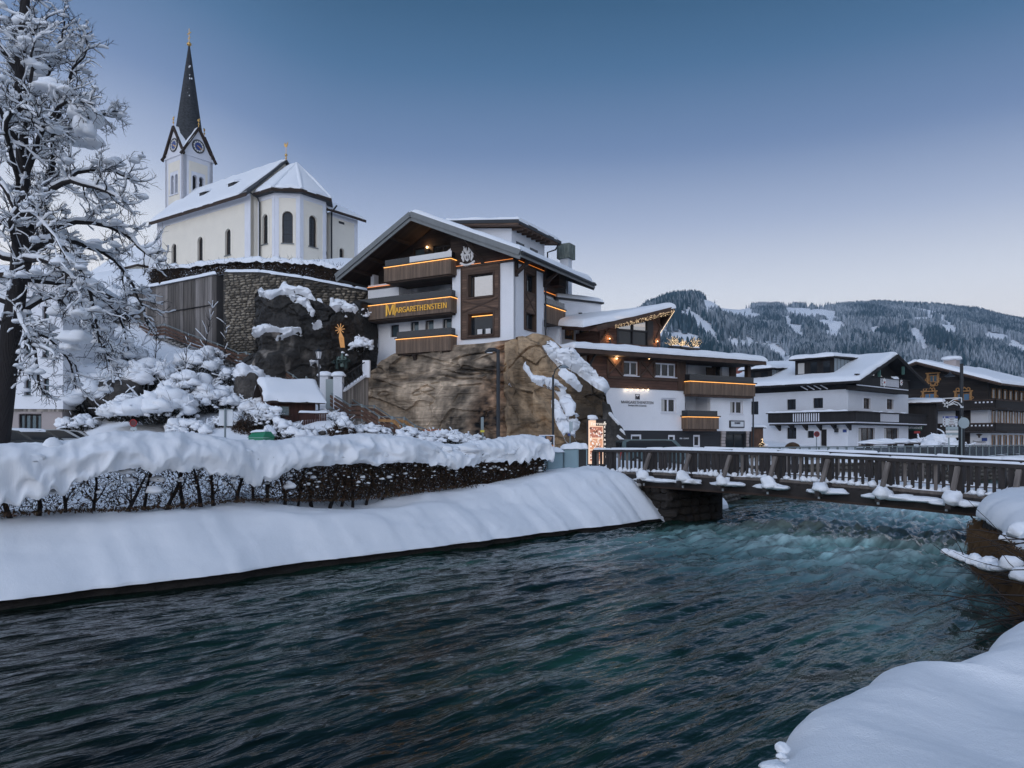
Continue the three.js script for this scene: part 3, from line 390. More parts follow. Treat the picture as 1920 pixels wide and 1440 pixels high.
{
  const nu = 230, nv = 120, pos = (u, v) => { const Z = 620 * Math.pow(4700 / 620, v), X = lerp(-0.35, 1.35, u) * Z; return v3(X, mountain(X, Z), -Z); };
  struct('mountain_slopes', gridGeo(nu, nv, pos, {}), M.snow);
  const tree = new MB(); for (let k = 0; k < 3; k++) { const y = k * 0.27, r = 0.2 - 0.05 * k; tree.tube([v3(0, 0.05 + y, 0), v3(0, 0.48 + y, 0)], [r, 0.012], 6, false); }
  const list = [], R = rng(77), col = new THREE.Color();
  for (let i = 0; i < 330000; i++) {
    const u = R(), Z = Math.sqrt(lerp(700 * 700, 3500 * 3500, R())), X = lerp(0.06, 0.86, u) * Z, r2 = R(), r3 = R();
    const c = clearing(X, Z); if (c > 0.15 && r2 > 0.1) continue; if (c > -0.4 && r2 > 0.5 - c) continue;
    const y = mountain(X, Z); if (y < 6) continue;
    list.push([X, y, Z, 10 + 16 * r3 * r3, R(), c]);
  }
  const im = new THREE.InstancedMesh(tree.geo(), std(1, 1, 1, { roughness: 1 }), list.length), m4 = new THREE.Matrix4(), qn = new THREE.Quaternion();
  list.forEach(([X, y, Z, h, r, c], i) => { m4.compose(v3(X, y - 1, -Z), qn.setFromAxisAngle(v3(0, 1, 0), r * 6), v3(h * 1.25, h, h * 1.25)); im.setMatrixAt(i, m4); const w = clamp(0.24 + 0.75 * fbm(X / 120, Z / 170, 30, 4) + (r - 0.5) * 0.8 + 0.18 * clamp(c + 0.45), 0, 0.75); im.setColorAt(i, col.setRGB(lerp(0.02, 0.62, w * 0.8), lerp(0.058, 0.67, w * 0.8), lerp(0.075, 0.74, w * 0.8))); });  // haze over the wood is put into the tree colours, besides snow dusting
  im.name = 'mountain_forest'; im.castShadow = im.receiveShadow = true; scene.add(im);
  tag(im, 'dense snow dusted conifer forest covering the mountain range behind the houses', 'forest', null, 'stuff');
}
// ---------- the hotel on its rock ----------
function gableRoof(parent, { xL, yL, xR, yR, xC, yC, z0, z1, th = 0.28, mat = M.woodDark, snowT = 0.4, fascia, fh = 0.34, inset = 0.12, seed = 1, cell = 0.25, fz = 0.06 }) {
  const sl = (xa, ya, xb, yb) => new MB().hexa([v3(xa, ya - th, z0), v3(xb, yb - th, z0), v3(xb, yb - th, z1), v3(xa, ya - th, z1), v3(xa, ya, z0), v3(xb, yb, z0), v3(xb, yb, z1), v3(xa, ya, z1)]);
  const r = part(parent, 'roof', merged([sl(xL, yL, xC, yC), sl(xC, yC, xR, yR)]), mat);
  if (fascia) {
    const f = new MB();
    for (const z of [z0, z1]) for (const [xa, ya] of [[xL, yL], [xR, yR]]) {
      const s = z === z0 ? 1 : -1;
      f.beam(v3(xa, ya - fh * 0.36, z + s * fz * 0.5), v3(xC, yC - fh * 0.36, z + s * fz * 0.5), fz, fh); f.beam(v3(xa, ya - fh * 1.2, z + s * fz * 0.2 - s * 0.06), v3(xC, yC - fh * 1.2, z + s * fz * 0.2 - s * 0.06), fz, fh * 0.75);
    }
    for (const [x, y, s] of [[xL, yL, -1], [xR, yR, 1]]) f.box(x + s * 0.01 - 0.03, x + s * 0.01 + 0.03, y - fh * 1.1, y - 0.02, z1, z0);
    part(r, 'fascia', f, fascia);
  }
  const n = (x, y, z) => v3(x, y, z), e = inset;
  if (snowT) part(r, 'roof_snow', mergeGeometries([snowSheet(n(xC, yC, z0 - e), n(xC, yC, z1 + e), n(xL + 0.04, yL, z1 + e), n(xL + 0.04, yL, z0 - e), snowT, { seed, cell }), snowSheet(n(xR - 0.04, yR, z0 - e), n(xR - 0.04, yR, z1 + e), n(xC, yC, z1 + e), n(xC, yC, z0 - e), snowT, { seed: seed + 4, cell }),
    snowSheet(n(xC + 0.7, yC + 0.02 - 0.7 * (yC - yR) / (xR - xC), z0 - e), n(xC + 0.7, yC + 0.02 - 0.7 * (yC - yR) / (xR - xC), z1 + e), n(xC - 0.7, yC + 0.02 - 0.7 * (yC - yL) / (xC - xL), z1 + e), n(xC - 0.7, yC + 0.02 - 0.7 * (yC - yL) / (xC - xL), z0 - e), snowT * 1.02, { seed: seed + 9, cell })]), M.snow);
  return r;
}
const A = new Frame(0.1, 8.2, 50, -0.5213);
const hotel = A.thing('chalet_hotel', 'white and brown alpine hotel with lit balconies standing on the tan rock', 'hotel');
{
  const f = (px, py, k) => A.front(px, py, k), s = (px, py, k) => A.side(px, py, k);
  const xb = f(848, 600)[0], xl = f(690, 690, -0.7)[0], y0 = f(960, 647)[1], yS = f(905, 498)[1];
  const xC = -7.46, yC = 10.85, RL = [-14.35, 7.25], RR = [1.25, 7.12], roofY = (x) => (x < xC ? lerp(RL[1], yC, (x - RL[0]) / (xC - RL[0])) : lerp(yC, RR[1], (x - xC) / (RR[0] - xC))) - 0.3;
  // right bay with the panelled window column
  const pX0 = f(866, 560)[0], pX1 = f(937, 560)[0], pY0 = f(900, 634)[1], W = [[f(879, 530)[0], f(925, 530)[0], f(900, 556)[1], f(900, 515)[1] + 0.05], [f(879, 600)[0], f(925, 600)[0], f(900, 628)[1], f(900, 588)[1]]];
  part(hotel, 'wall', plate([[xb, f(850, 655)[1]], [0, y0], [0, yS], [xb, yS]], [rect(pX0, pX1, pY0, yS - 0.02)], 0.3), M.white);
  const panel = part(hotel, 'wall_panel', plate(rect(pX0 - 0.02, pX1 + 0.02, pY0 - 0.02, yS), W.map((w) => rect(...w)), 0.36).translate(0, 0, 0.06), M.woodPanel);
  const tr = new MB();
  for (const [a, b, c, d] of [[pX0 - 0.05, pX0 + 0.06, pY0, yS], [pX1 - 0.06, pX1 + 0.05, pY0, yS], [pX0, pX1, pY0 - 0.04, pY0 + 0.07]]) tr.box(a, b, c, d, 0.04, 0.09);
  for (const w of W) { tr.box(w[0] - 0.12, w[0] - 0.003, w[2] - 0.1, w[3] + 0.1, 0.055, 0.1); tr.box(w[1] + 0.003, w[1] + 0.12, w[2] - 0.1, w[3] + 0.1, 0.055, 0.1); tr.box(w[0], w[1], w[3] + 0.003, w[3] + 0.11, 0.055, 0.098); tr.box(w[0] - 0.05, w[1] + 0.05, w[2] - 0.12, w[2] - 0.003, 0.055, 0.16); }
  const cy0 = W[1][3] + 0.2, cy1 = W[0][2] - 0.2;
  tr.beam(v3(pX0 + 0.12, cy0, 0.075), v3(pX1 - 0.12, cy1, 0.075), 0.05, 0.1); tr.beam(v3(pX0 + 0.12, cy1, 0.079), v3(pX1 - 0.12, cy0, 0.079), 0.05, 0.1);
  part(panel, 'panel_trim', tr, M.woodTrim);
  W.forEach((w, i) => { windowAt(hotel, ...w, 0.02, { mull: 0, glass: i ? M.glass : M.mirror, frame: M.black, bar: 0.07, set: 0.3 }); });
  led(hotel, v3(W[1][0] + 0.1, W[1][3] - 0.12, -0.24), v3(W[1][1] - 0.1, W[1][3] - 0.12, -0.24), M.led, 1.2, v3(0, -1, 0), 0.04);
  const chairs = new MB(); for (const c of [0.38, 0.72]) { const x = lerp(W[1][0], W[1][1], c); chairs.box(x - 0.18, x + 0.2, W[1][2] + 0.08, W[1][2] + 0.42, -0.24, -0.2); }
  part(hotel, 'chair_back', chairs, M.frost);  // backs of two chairs behind the lower pane
  // side face: window strip, downpipe, recess with balcony
  const z1 = -4.36, zr = -6.9, sz = [s(982.5, 560)[0], s(1004, 560)[0]], sy = [s(993, 620)[1], s(993, 510)[1]];
  const SW = [[s(985, 540)[0], s(1003, 540)[0], s(994, 548)[1], s(994, 514)[1]], [s(985, 600)[0], s(1003, 600)[0], s(994, 620)[1], s(994, 588)[1]]];
  const turn = (g) => (g.isMB ? g.geo() : g).rotateY(Math.PI / 2);                    // front (x, y) becomes side (z = -x)
  part(hotel, 'wall', turn(plate([[0.02, y0], [-z1, y0 - 0.2], [-z1, yS], [0.02, yS]], [rect(-sz[0], -sz[1], sy[0], sy[1])], 0.3)), M.white);
  const sp = part(hotel, 'wall_panel', turn(plate(rect(-sz[0] - 0.02, -sz[1] + 0.02, sy[0] - 0.02, yS), SW.map((w) => rect(-w[0] + 0.06, -w[1] - 0.04, w[2], w[3])), 0.34).translate(0, 0, 0.04)), M.woodPanel);
  const st = new MB(); const a0 = -sz[0], a1 = -sz[1], m0 = SW[1][3] + 0.12, m1 = SW[0][2] - 0.12;
  st.beam(v3(a0 + 0.1, m0, 0.055), v3(a1 - 0.1, m1, 0.055), 0.05, 0.09); st.beam(v3(a0 + 0.1, m1, 0.058), v3(a1 - 0.1, m0, 0.058), 0.05, 0.09); st.box(a0 - 0.04, a0 + 0.06, sy[0], yS, 0.03, 0.075); st.box(a1 - 0.06, a1 + 0.04, sy[0], yS, 0.03, 0.075); st.box(a0, a1, sy[0] - 0.04, sy[0] + 0.08, 0.03, 0.08); st.box(a0, a1, m1, m1 + 0.1, 0.03, 0.08);
  part(sp, 'panel_trim', turn(st), M.woodTrim);
  const sideRoot = new THREE.Group(); sideRoot.name = 'side_window'; sideRoot.rotation.y = Math.PI / 2; hotel.add(sideRoot);
  for (const w of SW) { const b = new MB(), xa = -w[0] + 0.06, xz = -w[1] - 0.04; b.box(xa, xz, w[2], w[2] + 0.06, -0.28, -0.2); b.box(xa, xz, w[3] - 0.06, w[3], -0.28, -0.2); b.box(xa, xa + 0.06, w[2], w[3], -0.28, -0.2); b.box(lerp(xa, xz, 0.4), lerp(xa, xz, 0.4) + 0.06, w[2], w[3], -0.28, -0.2); b.box(xz - 0.06, xz, w[2], w[3], -0.28, -0.2); part(sideRoot, 'window_frame', b, M.black); part(sideRoot, 'pane', new MB().box(xa, lerp(xa, xz, 0.4), w[2], w[3], -0.26, -0.24), M.mirror); part(sideRoot, 'pane', new MB().box(lerp(xa, xz, 0.4), xz, w[2], w[3], -0.26, -0.24), M.glass); }
  part(hotel, 'downpipe', new MB().tube([v3(0.1, roofY(0) - 0.4, z1 - 0.06), v3(0.1, y0 - 0.5, z1 - 0.06)], 0.06, 8), M.iron);
  const loggiaTop = s(1035, 553, -1.1)[1], yBal = s(1040, 588)[1];
  part(hotel, 'wall', new MB().box(-1.4, -1.1, y0 - 1.2, loggiaTop, -10, z1).box(-1.1, 0, y0 - 1.2, yBal - 0.7, zr - 0.3, zr).box(-1.1, 0, y0 - 1.2, yBal - 0.7, z1 + 0.02, z1 + 0.3).box(-12.3, -1.1, y0 - 1, yS, -10.3, -10), M.white);
  part(hotel, 'wall', new MB().box(-1.38, -1.06, loggiaTop + 0.001, roofY(-1.1), -10, z1).box(-1.06, -0.3, loggiaTop + 0.6, roofY(-0.3) - 0.05, -8.4, -7.4), M.woodDark);
  part(hotel, 'wall_trim', new MB().box(-1.08, -0.96, loggiaTop - 0.18, loggiaTop - 0.02, -9.9, z1 - 0.02), M.woodTrim);
  led(hotel, v3(-0.98, loggiaTop + 0.02, z1 - 0.1), v3(-0.98, loggiaTop + 0.02, -8.6), M.ledDeep, 1.2, v3(0.3, 1, 0).normalize());
  const bal = (name, x0, x1, yT0, yT1, h, za, zb, opt = {}) => {   // balcony front x0..x1 at z = zb, back at za; top falls from yT1 to yT0
    const g = new THREE.Group(); g.name = name; hotel.add(g);
    const q = (x, y, z) => v3(x, y, z), t = 0.07, c = 0.07;
    part(g, 'parapet', new MB().box(x0, x1, yT1 - h, yT1, zb - t, zb).box(x1 - t, x1, yT1 - h, yT1, za, zb - t).box(x0, x0 + t, yT1 - h, yT1, za, zb - t), M.woodBalcony);
    part(g, 'floor_slab', new MB().box(x0 + 0.1, x1 - 0.1, yT1 - h - 0.12, yT1 - h + 0.1, za, zb - 0.12), M.woodDark);
    part(g, 'cap_rail', new MB().box(x0 - c, x1 + c, yT1 + 0.05, yT1 + 0.12, zb - 0.22, zb + c).box(x1 - 0.2, x1 + c, yT1 + 0.05, yT1 + 0.12, za, zb - 0.22).box(x0 - c, x0 + 0.2, yT1 + 0.05, yT1 + 0.12, za, zb - 0.22), M.black);
    led(g, q(x0, yT1 + 0.02, zb + 0.02), q(x1, yT1 + 0.02, zb + 0.02), M.led, 2.4, v3(0, -0.85, 0.5).normalize());
    led(g, q(x1 + 0.02, yT1 + 0.02, zb), q(x1 + 0.02, yT1 + 0.02, za + 0.15), M.led, 2.0, v3(0.5, -0.85, 0).normalize());
    const gl = opt.glass ?? [[0, 1, M.smoke]];
    for (const [u, w, m] of gl) part(g, 'glass_guard', new MB().box(lerp(x0, x1, u), lerp(x0, x1, w) - 0.01, yT1 + 0.125, yT1 + 0.58, zb - 0.14, zb - 0.12), m);
    part(g, 'glass_guard', new MB().box(x1 - 0.14, x1 - 0.12, yT1 + 0.125, yT1 + 0.58, za, zb - 0.15), M.smoke);
    return g;
  };
  const zb = 0.75, xr = f(845, 560, zb)[0];
  const b1 = f(720, 505, zb), b2 = f(670, 579, zb), b3 = f(742, 637, zb), yT = (py) => f(845, py, zb)[1];
  bal('upper_balcony', b1[0], xr, 0, yT(485), 1.0, -1.7, zb, { glass: [[0, 0.38, M.smoke], [0.38, 1, M.frost]] });
  const mid = bal('middle_balcony', b2[0], xr, 0, yT(557), 1.0, -2.1, zb);
  const low = bal('lower_balcony', b3[0], xr, 0, yT(629), 1.0, -0.6, zb);
  // gold lettering on the middle balcony
  const ly = yT(557) - 0.52, tx0 = f(742, 585, zb)[0], tx1 = f(838, 575, zb)[0];
  const let1 = merged([words('ARGARETHENSTEIN', 0.38, 0.05, fontR, tx1 - tx0).translate((tx0 + tx1) / 2, ly, zb + 0.02), words('M', 0.72, 0.05, fontR).translate(f(732, 585, zb)[0], ly + 0.08, zb + 0.02), new MB().box(f(724, 585, zb)[0], f(724, 585, zb)[0] + 0.06, ly - 0.36, ly + 0.5, zb + 0.01, zb + 0.05).box(f(741, 585, zb)[0] - 0.03, f(741, 585, zb)[0] + 0.03, ly - 0.36, ly + 0.5, zb + 0.01, zb + 0.05)]);
  const gm = std(0.72, 0.42, 0.06, { roughness: 0.4 }); gm.emissive.setRGB(0.9, 0.45, 0.03); gm.emissiveIntensity = 0.16;
  part(mid, 'lettering', let1, gm);
  // struts under the lower balcony
  for (const px of [786, 838]) { const x = f(px, 690, 0)[0]; part(low, 'strut', new MB().beam(v3(x, yT(629) - 1.05, zb - 0.2), v3(x, yT(629) - 3.1, -0.45), 0.26, 0.3), M.woodDark); }
  // left bay, lower floor
  const zL = -0.7, g = (px, py) => f(px, py, zL), yFl = yT(557) - 0.9;
  const lw = [[g(732.5, 680)[0], g(748, 680)[0], g(740, 632)[1], g(740, 609)[1]], [g(770, 620)[0], g(785, 620)[0], g(777, 640)[1], g(777, 603)[1]], [g(797, 620)[0], g(813, 620)[0], g(805, 640)[1], g(805, 600)[1]], [g(830, 620)[0], g(846.5, 620)[0], g(838, 640)[1], g(838, 597)[1]]];
  part(hotel, 'wall', plate([[xl, g(690, 700)[1]], g(706, 697), g(756, 665), [g(756, 665)[0] + 0.3, y0 - 0.1], [xb + 0.2, y0 - 0.1], [xb + 0.2, yFl], [xl, yFl]], lw.map((w) => rect(...w)), 0.3).translate(0, 0, zL), M.white);
  lw.forEach((w, i) => windowAt(hotel, ...w, zL, { mull: 0, frame: i === 2 ? M.woodTrim : M.black, glass: M.glassTeal, bar: 0.09, set: 0.14, curtain: i > 0 }));
  part(hotel, 'wall', new MB().box(xl, xl + 0.3, y0 - 1.6, roofY(xl) - 0.1, -10, zL - 0.31), M.white);
  // middle floor: white panel with a door, loggia behind the rest
  const xp = g(748, 570)[0], yTop = g(720, 532)[1], dr = [g(712.5, 560)[0], g(727, 560)[0], yFl, g(720, 546)[1]];
  part(hotel, 'wall', plate([[xl, yFl + 0.002], [xp, yFl + 0.002], [xp, yTop], [xl, yTop]], [rect(...dr)], 0.25).translate(0, 0, zL), M.white);
  windowAt(hotel, ...dr, zL, { mull: 0, frame: M.black, glass: M.glassDim, name: 'balcony_door' });
  led(hotel, v3(dr[0] + 0.45, dr[3] - 0.5, zL - 0.23), v3(dr[1] - 0.08, dr[3] - 0.62, zL - 0.23), M.led, 0.6, v3(0, -1, 0), 0.06);
  const zG = -2.1, yG = yT(485) - 1.0, k = (px, py) => f(px, py, zG);
  const mw = [[k(757, 560)[0], k(771, 560)[0], yFl, k(760, 540)[1]], [k(773, 560)[0], k(783, 560)[0], yFl, k(778, 539)[1]], [k(834, 550)[0], k(846, 550)[0], yFl + 0.7, k(840, 531)[1]]];
  part(hotel, 'wall', plate([[xp - 0.3, yFl - 0.1], [xb + 0.2, yFl - 0.1], [xb + 0.2, yG], [xp - 0.3, yG]], mw.map((w) => rect(...w)), 0.25).translate(0, 0, zG), M.white);
  mw.forEach((w, i) => windowAt(hotel, ...w, zG, { mull: 0, frame: M.black, glass: i === 0 ? M.glassTeal : M.glassDim, name: i < 2 ? 'balcony_door' : 'window', curtain: i === 0 }));
  part(hotel, 'wall', new MB().box(xp - 0.25, xp, yFl, yG, zG, zL - 0.26).box(xb, xb + 0.25, y0 - 0.1, yS + 0.3, zG - 0.3, -0.31), M.white);
  part(hotel, 'ceiling_panel', new MB().box(xl, xb + 0.2, yG, yG + 0.12, zG - 0.2, zL + 0.05), M.woodDark);
  part(hotel, 'privacy_screen', new MB().box(k(783, 560)[0], k(790, 560)[0] + 0.3, yFl, yFl + 1.5, zG + 0.02, zG + 0.1), M.woodBlack);
  // dark wood gable: right part flush, left part set back behind the upper balcony
  const zU = -1.55, u = (px, py) => f(px, py, zU);
  const uw = [[u(775, 480)[0], u(796, 480)[0], yG + 0.1, u(785, 465)[1]], [u(812, 480)[0], u(846, 480)[0], yG + 0.1, u(830, 459)[1]]];
  part(hotel, 'gable_wall', plate([[xl, yG], [xb + 0.1, yG], [xb + 0.1, roofY(xb)], [xC, roofY(xC)], [xl, roofY(xl)]], uw.map((w) => rect(...w)), 0.2).translate(0, 0, zU), M.woodDark);
  uw.forEach((w, i) => windowAt(hotel, ...w, zU, { mull: i, frame: M.black, glass: i ? M.mirror : M.glassTeal, name: 'balcony_door' }));
  part(hotel, 'gable_wall', plate([[xb - 0.1, yS + 0.06], [0, yS + 0.06], [0, roofY(0)], [xb - 0.1, roofY(xb - 0.1)]], [], 0.3).translate(0, 0, 0.03), M.woodDark);
  part(hotel, 'gable_wall', turn(plate([[0.02, yS + 0.06], [-z1, yS + 0.06], [-z1, roofY(0) + 0.1], [0.02, roofY(0) + 0.1]], [], 0.25)), M.woodDark);
  part(hotel, 'gable_wall', new MB().box(xb - 0.12, xb, yG, roofY(xb), zU, 0.02).box(xl, xl + 0.2, yG, roofY(xl), -10, zU - 0.01), M.woodDark);
  part(hotel, 'gable_wall', plate([[xl, y0], [-1.1, y0], [-1.1, roofY(-1.1)], [xC, roofY(xC)], [xl, roofY(xl)]], [], 0.2).translate(0, 0, -10.05), M.woodDark);
  part(hotel, 'wall_trim', new MB().box(xb, 0.06, yS, yS + 0.14, -0.1, 0.13).box(0, 0.13, yS, yS + 0.14, z1, -0.1).box(xl, b1[0], yG - 0.08, yG + 0.06, zL - 0.1, zL + 0.1), M.woodTrim);
  led(hotel, v3(xb + 0.1, yS + 0.16, 0.09), v3(0, yS + 0.16, 0.09), M.ledDeep, 1.5, v3(0, 1, 0.35).normalize());
  led(hotel, v3(0.09, yS + 0.16, -0.5), v3(0.09, yS + 0.16, z1 + 0.1), M.ledDeep, 1.5, v3(0.35, 1, 0).normalize());
  led(hotel, v3(xl, yG + 0.1, zL + 0.08), v3(b1[0] - 0.1, yG + 0.1, zL + 0.08), M.ledDeep, 1.2, v3(0, 1, 0.35).normalize());
  { const lp = u(803, 470); part(hotel, 'wall_lamp', new MB().box(lp[0] - 0.1, lp[0] + 0.1, lp[1] - 0.14, lp[1] + 0.14, zU, zU + 0.12), M.iron); bulb(hotel, v3(lp[0], lp[1] + 0.22, zU + 0.14), 0.09, 1.1); }
  // roof with zinc rakes, brackets, purlin ends
  gableRoof(hotel, { xL: RL[0], yL: RL[1], xR: RR[0], yR: RR[1], xC, yC, z0: 1.35, z1: -10.4, th: 0.26, snowT: 0.42, fascia: M.zinc, fh: 0.36, seed: 3, cell: 0.28, fz: 0.09 });
  const pe = new MB(); for (const x of [-11.6, -9.4, -7.4, -4.6, -3.9, -1.5, -0.6, -13]) pe.box(x - 0.11, x + 0.11, roofY(x) - 0.26, roofY(x) - 0.02, -1, 1.24); part(hotel, 'purlin', pe, M.woodDark);
  const pc = new MB(); for (const x of [-11.6, -9.4, -7.4, -4.6, -3.9, -1.5, -0.6, -13]) pc.box(x - 0.09, x + 0.09, roofY(x) - 0.24, roofY(x) - 0.04, 1.241, 1.27); part(hotel, 'purlin_cap', pc, M.curtain);
  for (const [x, z, tx, tz] of [[-2.3, 0.1, -3.1, 1.1], [0.08, -0.25, 1.05, -0.25], [0.08, z1 + 0.05, 1.05, z1 + 0.05]]) part(hotel, 'bracket', new MB().beam(v3(x, yS + (z > 0 ? 0.16 : -0.75), z), v3(tx, roofY(tx) - (z > 0 ? 0.2 : 0.1), tz), 0.2, 0.22).box(x - 0.1, x + 0.1, yS - (z > 0 ? -0.14 : 0.95), z > 0 ? yS + 0.3 : roofY(x), z - 0.1, z + 0.1), M.woodDark);
  part(hotel, 'gutter', new MB().tube([v3(1.38, RR[1] - 0.12, 1.3), v3(1.38, RR[1] - 0.16, -10.3)], 0.1, 8), M.iron);
  part(hotel, 'gutter', new MB().tube([v3(1.3, RR[1] - 0.2, z1 - 0.06), v3(0.7, RR[1] - 0.5, z1 - 0.06), v3(0.1, RR[1] - 0.62, z1 - 0.06)], 0.055, 6), M.iron);
  // side balcony
  { const gq = new THREE.Group(); gq.name = 'side_balcony'; hotel.add(gq); const yb = yBal, zA = z1 - 0.12, zZ = s(1057, 590)[0] - 0.1;
    part(gq, 'parapet', new MB().box(0.02, 0.09, yb - 0.85, yb + 0.35, zZ, zA).box(-1, 0.02, yb - 0.85, yb + 0.35, zZ, zZ + 0.07), M.woodBalcony); part(gq, 'floor_slab', new MB().box(-1.1, 0.02, yb - 0.82, yb - 0.66, zZ + 0.08, zA), M.woodDark);
    part(gq, 'cap_rail', new MB().box(-0.1, 0.16, yb + 0.42, yb + 0.5, zZ - 0.08, zA), M.black); led(gq, v3(0.11, yb + 0.38, zA), v3(0.11, yb + 0.38, zZ), M.led, 2.2, v3(0.5, -0.85, 0).normalize()); part(gq, 'glass_guard', new MB().box(0, 0.02, yb + 0.5, yb + 0.95, zZ, zA), M.clear); }
  // shed dormer and chimney on the right slope
  const dz0 = -3.5, dz1 = -8.6, dx = -2.16, dy = 10.15;
  part(hotel, 'dormer_wall', new MB().hexa([v3(xC, roofY(xC) - 1, dz0), v3(dx, roofY(dx) - 0.4, dz0), v3(dx, roofY(dx) - 0.4, dz1), v3(xC, roofY(xC) - 1, dz1), v3(xC, 10.9, dz0), v3(dx, dy, dz0), v3(dx, dy, dz1), v3(xC, 10.9, dz1)]), M.whiteOld);
  const dw = new MB(); for (const z of [-4.7, -6.8]) dw.box(dx, dx + 0.03, roofY(dx) + 0.75, roofY(dx) + 1.12, z - 0.65, z + 0.55); part(hotel, 'dormer_window', dw, M.glass);
  const dr1 = part(hotel, 'dormer_roof', new MB().hexa([v3(xC - 0.2, 10.95, dz0 + 0.7), v3(dx + 0.95, dy - 0.02, dz0 + 0.7), v3(dx + 0.95, dy - 0.02, dz1 - 0.9), v3(xC - 0.2, 10.95, dz1 - 0.9), v3(xC - 0.2, 11.25, dz0 + 0.7), v3(dx + 0.95, dy + 0.26, dz0 + 0.7), v3(dx + 0.95, dy + 0.26, dz1 - 0.9), v3(xC - 0.2, 11.25, dz1 - 0.9)]), M.woodPanel);
  part(dr1, 'fascia', new MB().beam(v3(xC - 0.2, 11.2, dz0 + 0.73), v3(dx + 0.97, dy + 0.22, dz0 + 0.73), 0.06, 0.24).box(dx + 0.95, dx + 1.02, dy + 0.06, dy + 0.3, dz1 - 0.9, dz0 + 0.75), M.iron);
  const rf = new MB(); for (let z = dz0 - 0.1; z > dz1; z -= 0.72) rf.beam(v3(dx - 0.1, dy - 0.02, z), v3(dx + 0.85, dy - 0.12, z), 0.16, 0.2); part(dr1, 'rafter_tail', rf, M.woodTrim);
  part(dr1, 'roof_snow', snowSheet(v3(dx + 0.98, dy + 0.27, dz0 + 0.68), v3(dx + 0.98, dy + 0.27, dz1 - 0.88), v3(xC - 0.2, 11.26, dz1 - 0.88), v3(xC - 0.2, 11.26, dz0 + 0.68), 0.38, { seed: 12, cell: 0.3 }), M.snow);
  part(dr1, 'downpipe', new MB().tube([v3(dx + 1.0, dy + 0.05, dz1 - 0.5), v3(dx + 0.7, dy - 0.4, dz1 - 0.5), v3(dx + 0.06, dy - 0.55, dz1 - 0.4), v3(dx + 0.06, dy - 1.6, dz1 - 0.4)], 0.06, 6), M.iron);
  const ch = part(hotel, 'chimney', new MB().box(-1.75, -1.05, 6, 9.35, -11.2, -10.5), M.whiteOld); part(ch, 'chimney_cap', new MB().box(-1.95, -0.85, 9.35, 10.5, -11.4, -10.3), std(0.2, 0.23, 0.2, { map: again(T.stain, [0.8, 0.8]) }));
  // carved crest on the gable: plumes, two supporters, shield and scroll
  const cr = f(876.5, 480, 0.08), pl = [], at = (g0, x, y, z) => pl.push(g0.translate(cr[0] + x, cr[1] + y, 0.06 + z));
  at(plate([[-0.24, 0.14], [0.24, 0.14], [0.25, -0.05], [0.16, -0.26], [0, -0.38], [-0.16, -0.26], [-0.25, -0.05]], [arch(-0.12, -0.03, -0.22, 0.04, 6), arch(0.03, 0.12, -0.22, 0.04, 6)], 0.06), 0, 0, 0.06);
  for (const sgn of [-1, 1]) {
    const m = (p) => (sgn > 0 ? p : p.map(([x, y]) => [-x, y]).reverse());
    at(plate(m([[0.27, -0.34], [0.36, -0.36], [0.42, -0.2], [0.5, -0.1], [0.47, 0.05], [0.56, 0.12], [0.5, 0.24], [0.42, 0.22], [0.44, 0.36], [0.34, 0.4], [0.3, 0.28], [0.26, 0.1], [0.33, -0.02], [0.26, -0.16]]), [], 0.05), 0, 0, 0.05);
    at(plate(m([[0.05, 0.2], [0.14, 0.18], [0.24, 0.3], [0.34, 0.44], [0.3, 0.58], [0.36, 0.68], [0.26, 0.7], [0.22, 0.56], [0.16, 0.5], [0.12, 0.62], [0.06, 0.54]]), [], 0.05), 0, 0, 0.04);
    at(plate(m([[0.36, -0.42], [0.58, -0.36], [0.62, -0.5], [0.5, -0.48], [0.56, -0.62], [0.34, -0.58]]), [], 0.04), 0, 0, 0.05);
  }
  at(plate([[-0.4, -0.44], [-0.2, -0.52], [0, -0.55], [0.2, -0.52], [0.4, -0.44], [0.38, -0.6], [0.2, -0.68], [0, -0.71], [-0.2, -0.68], [-0.38, -0.6]], [], 0.06), 0, 0, 0.07);
  at(plate([[-0.1, 0.15], [0.1, 0.15], [0.13, 0.34], [0.06, 0.3], [0, 0.4], [-0.06, 0.3], [-0.13, 0.34]], [], 0.06), 0, 0, 0.05);
  part(hotel, 'crest', merged(pl), M.frost);
}
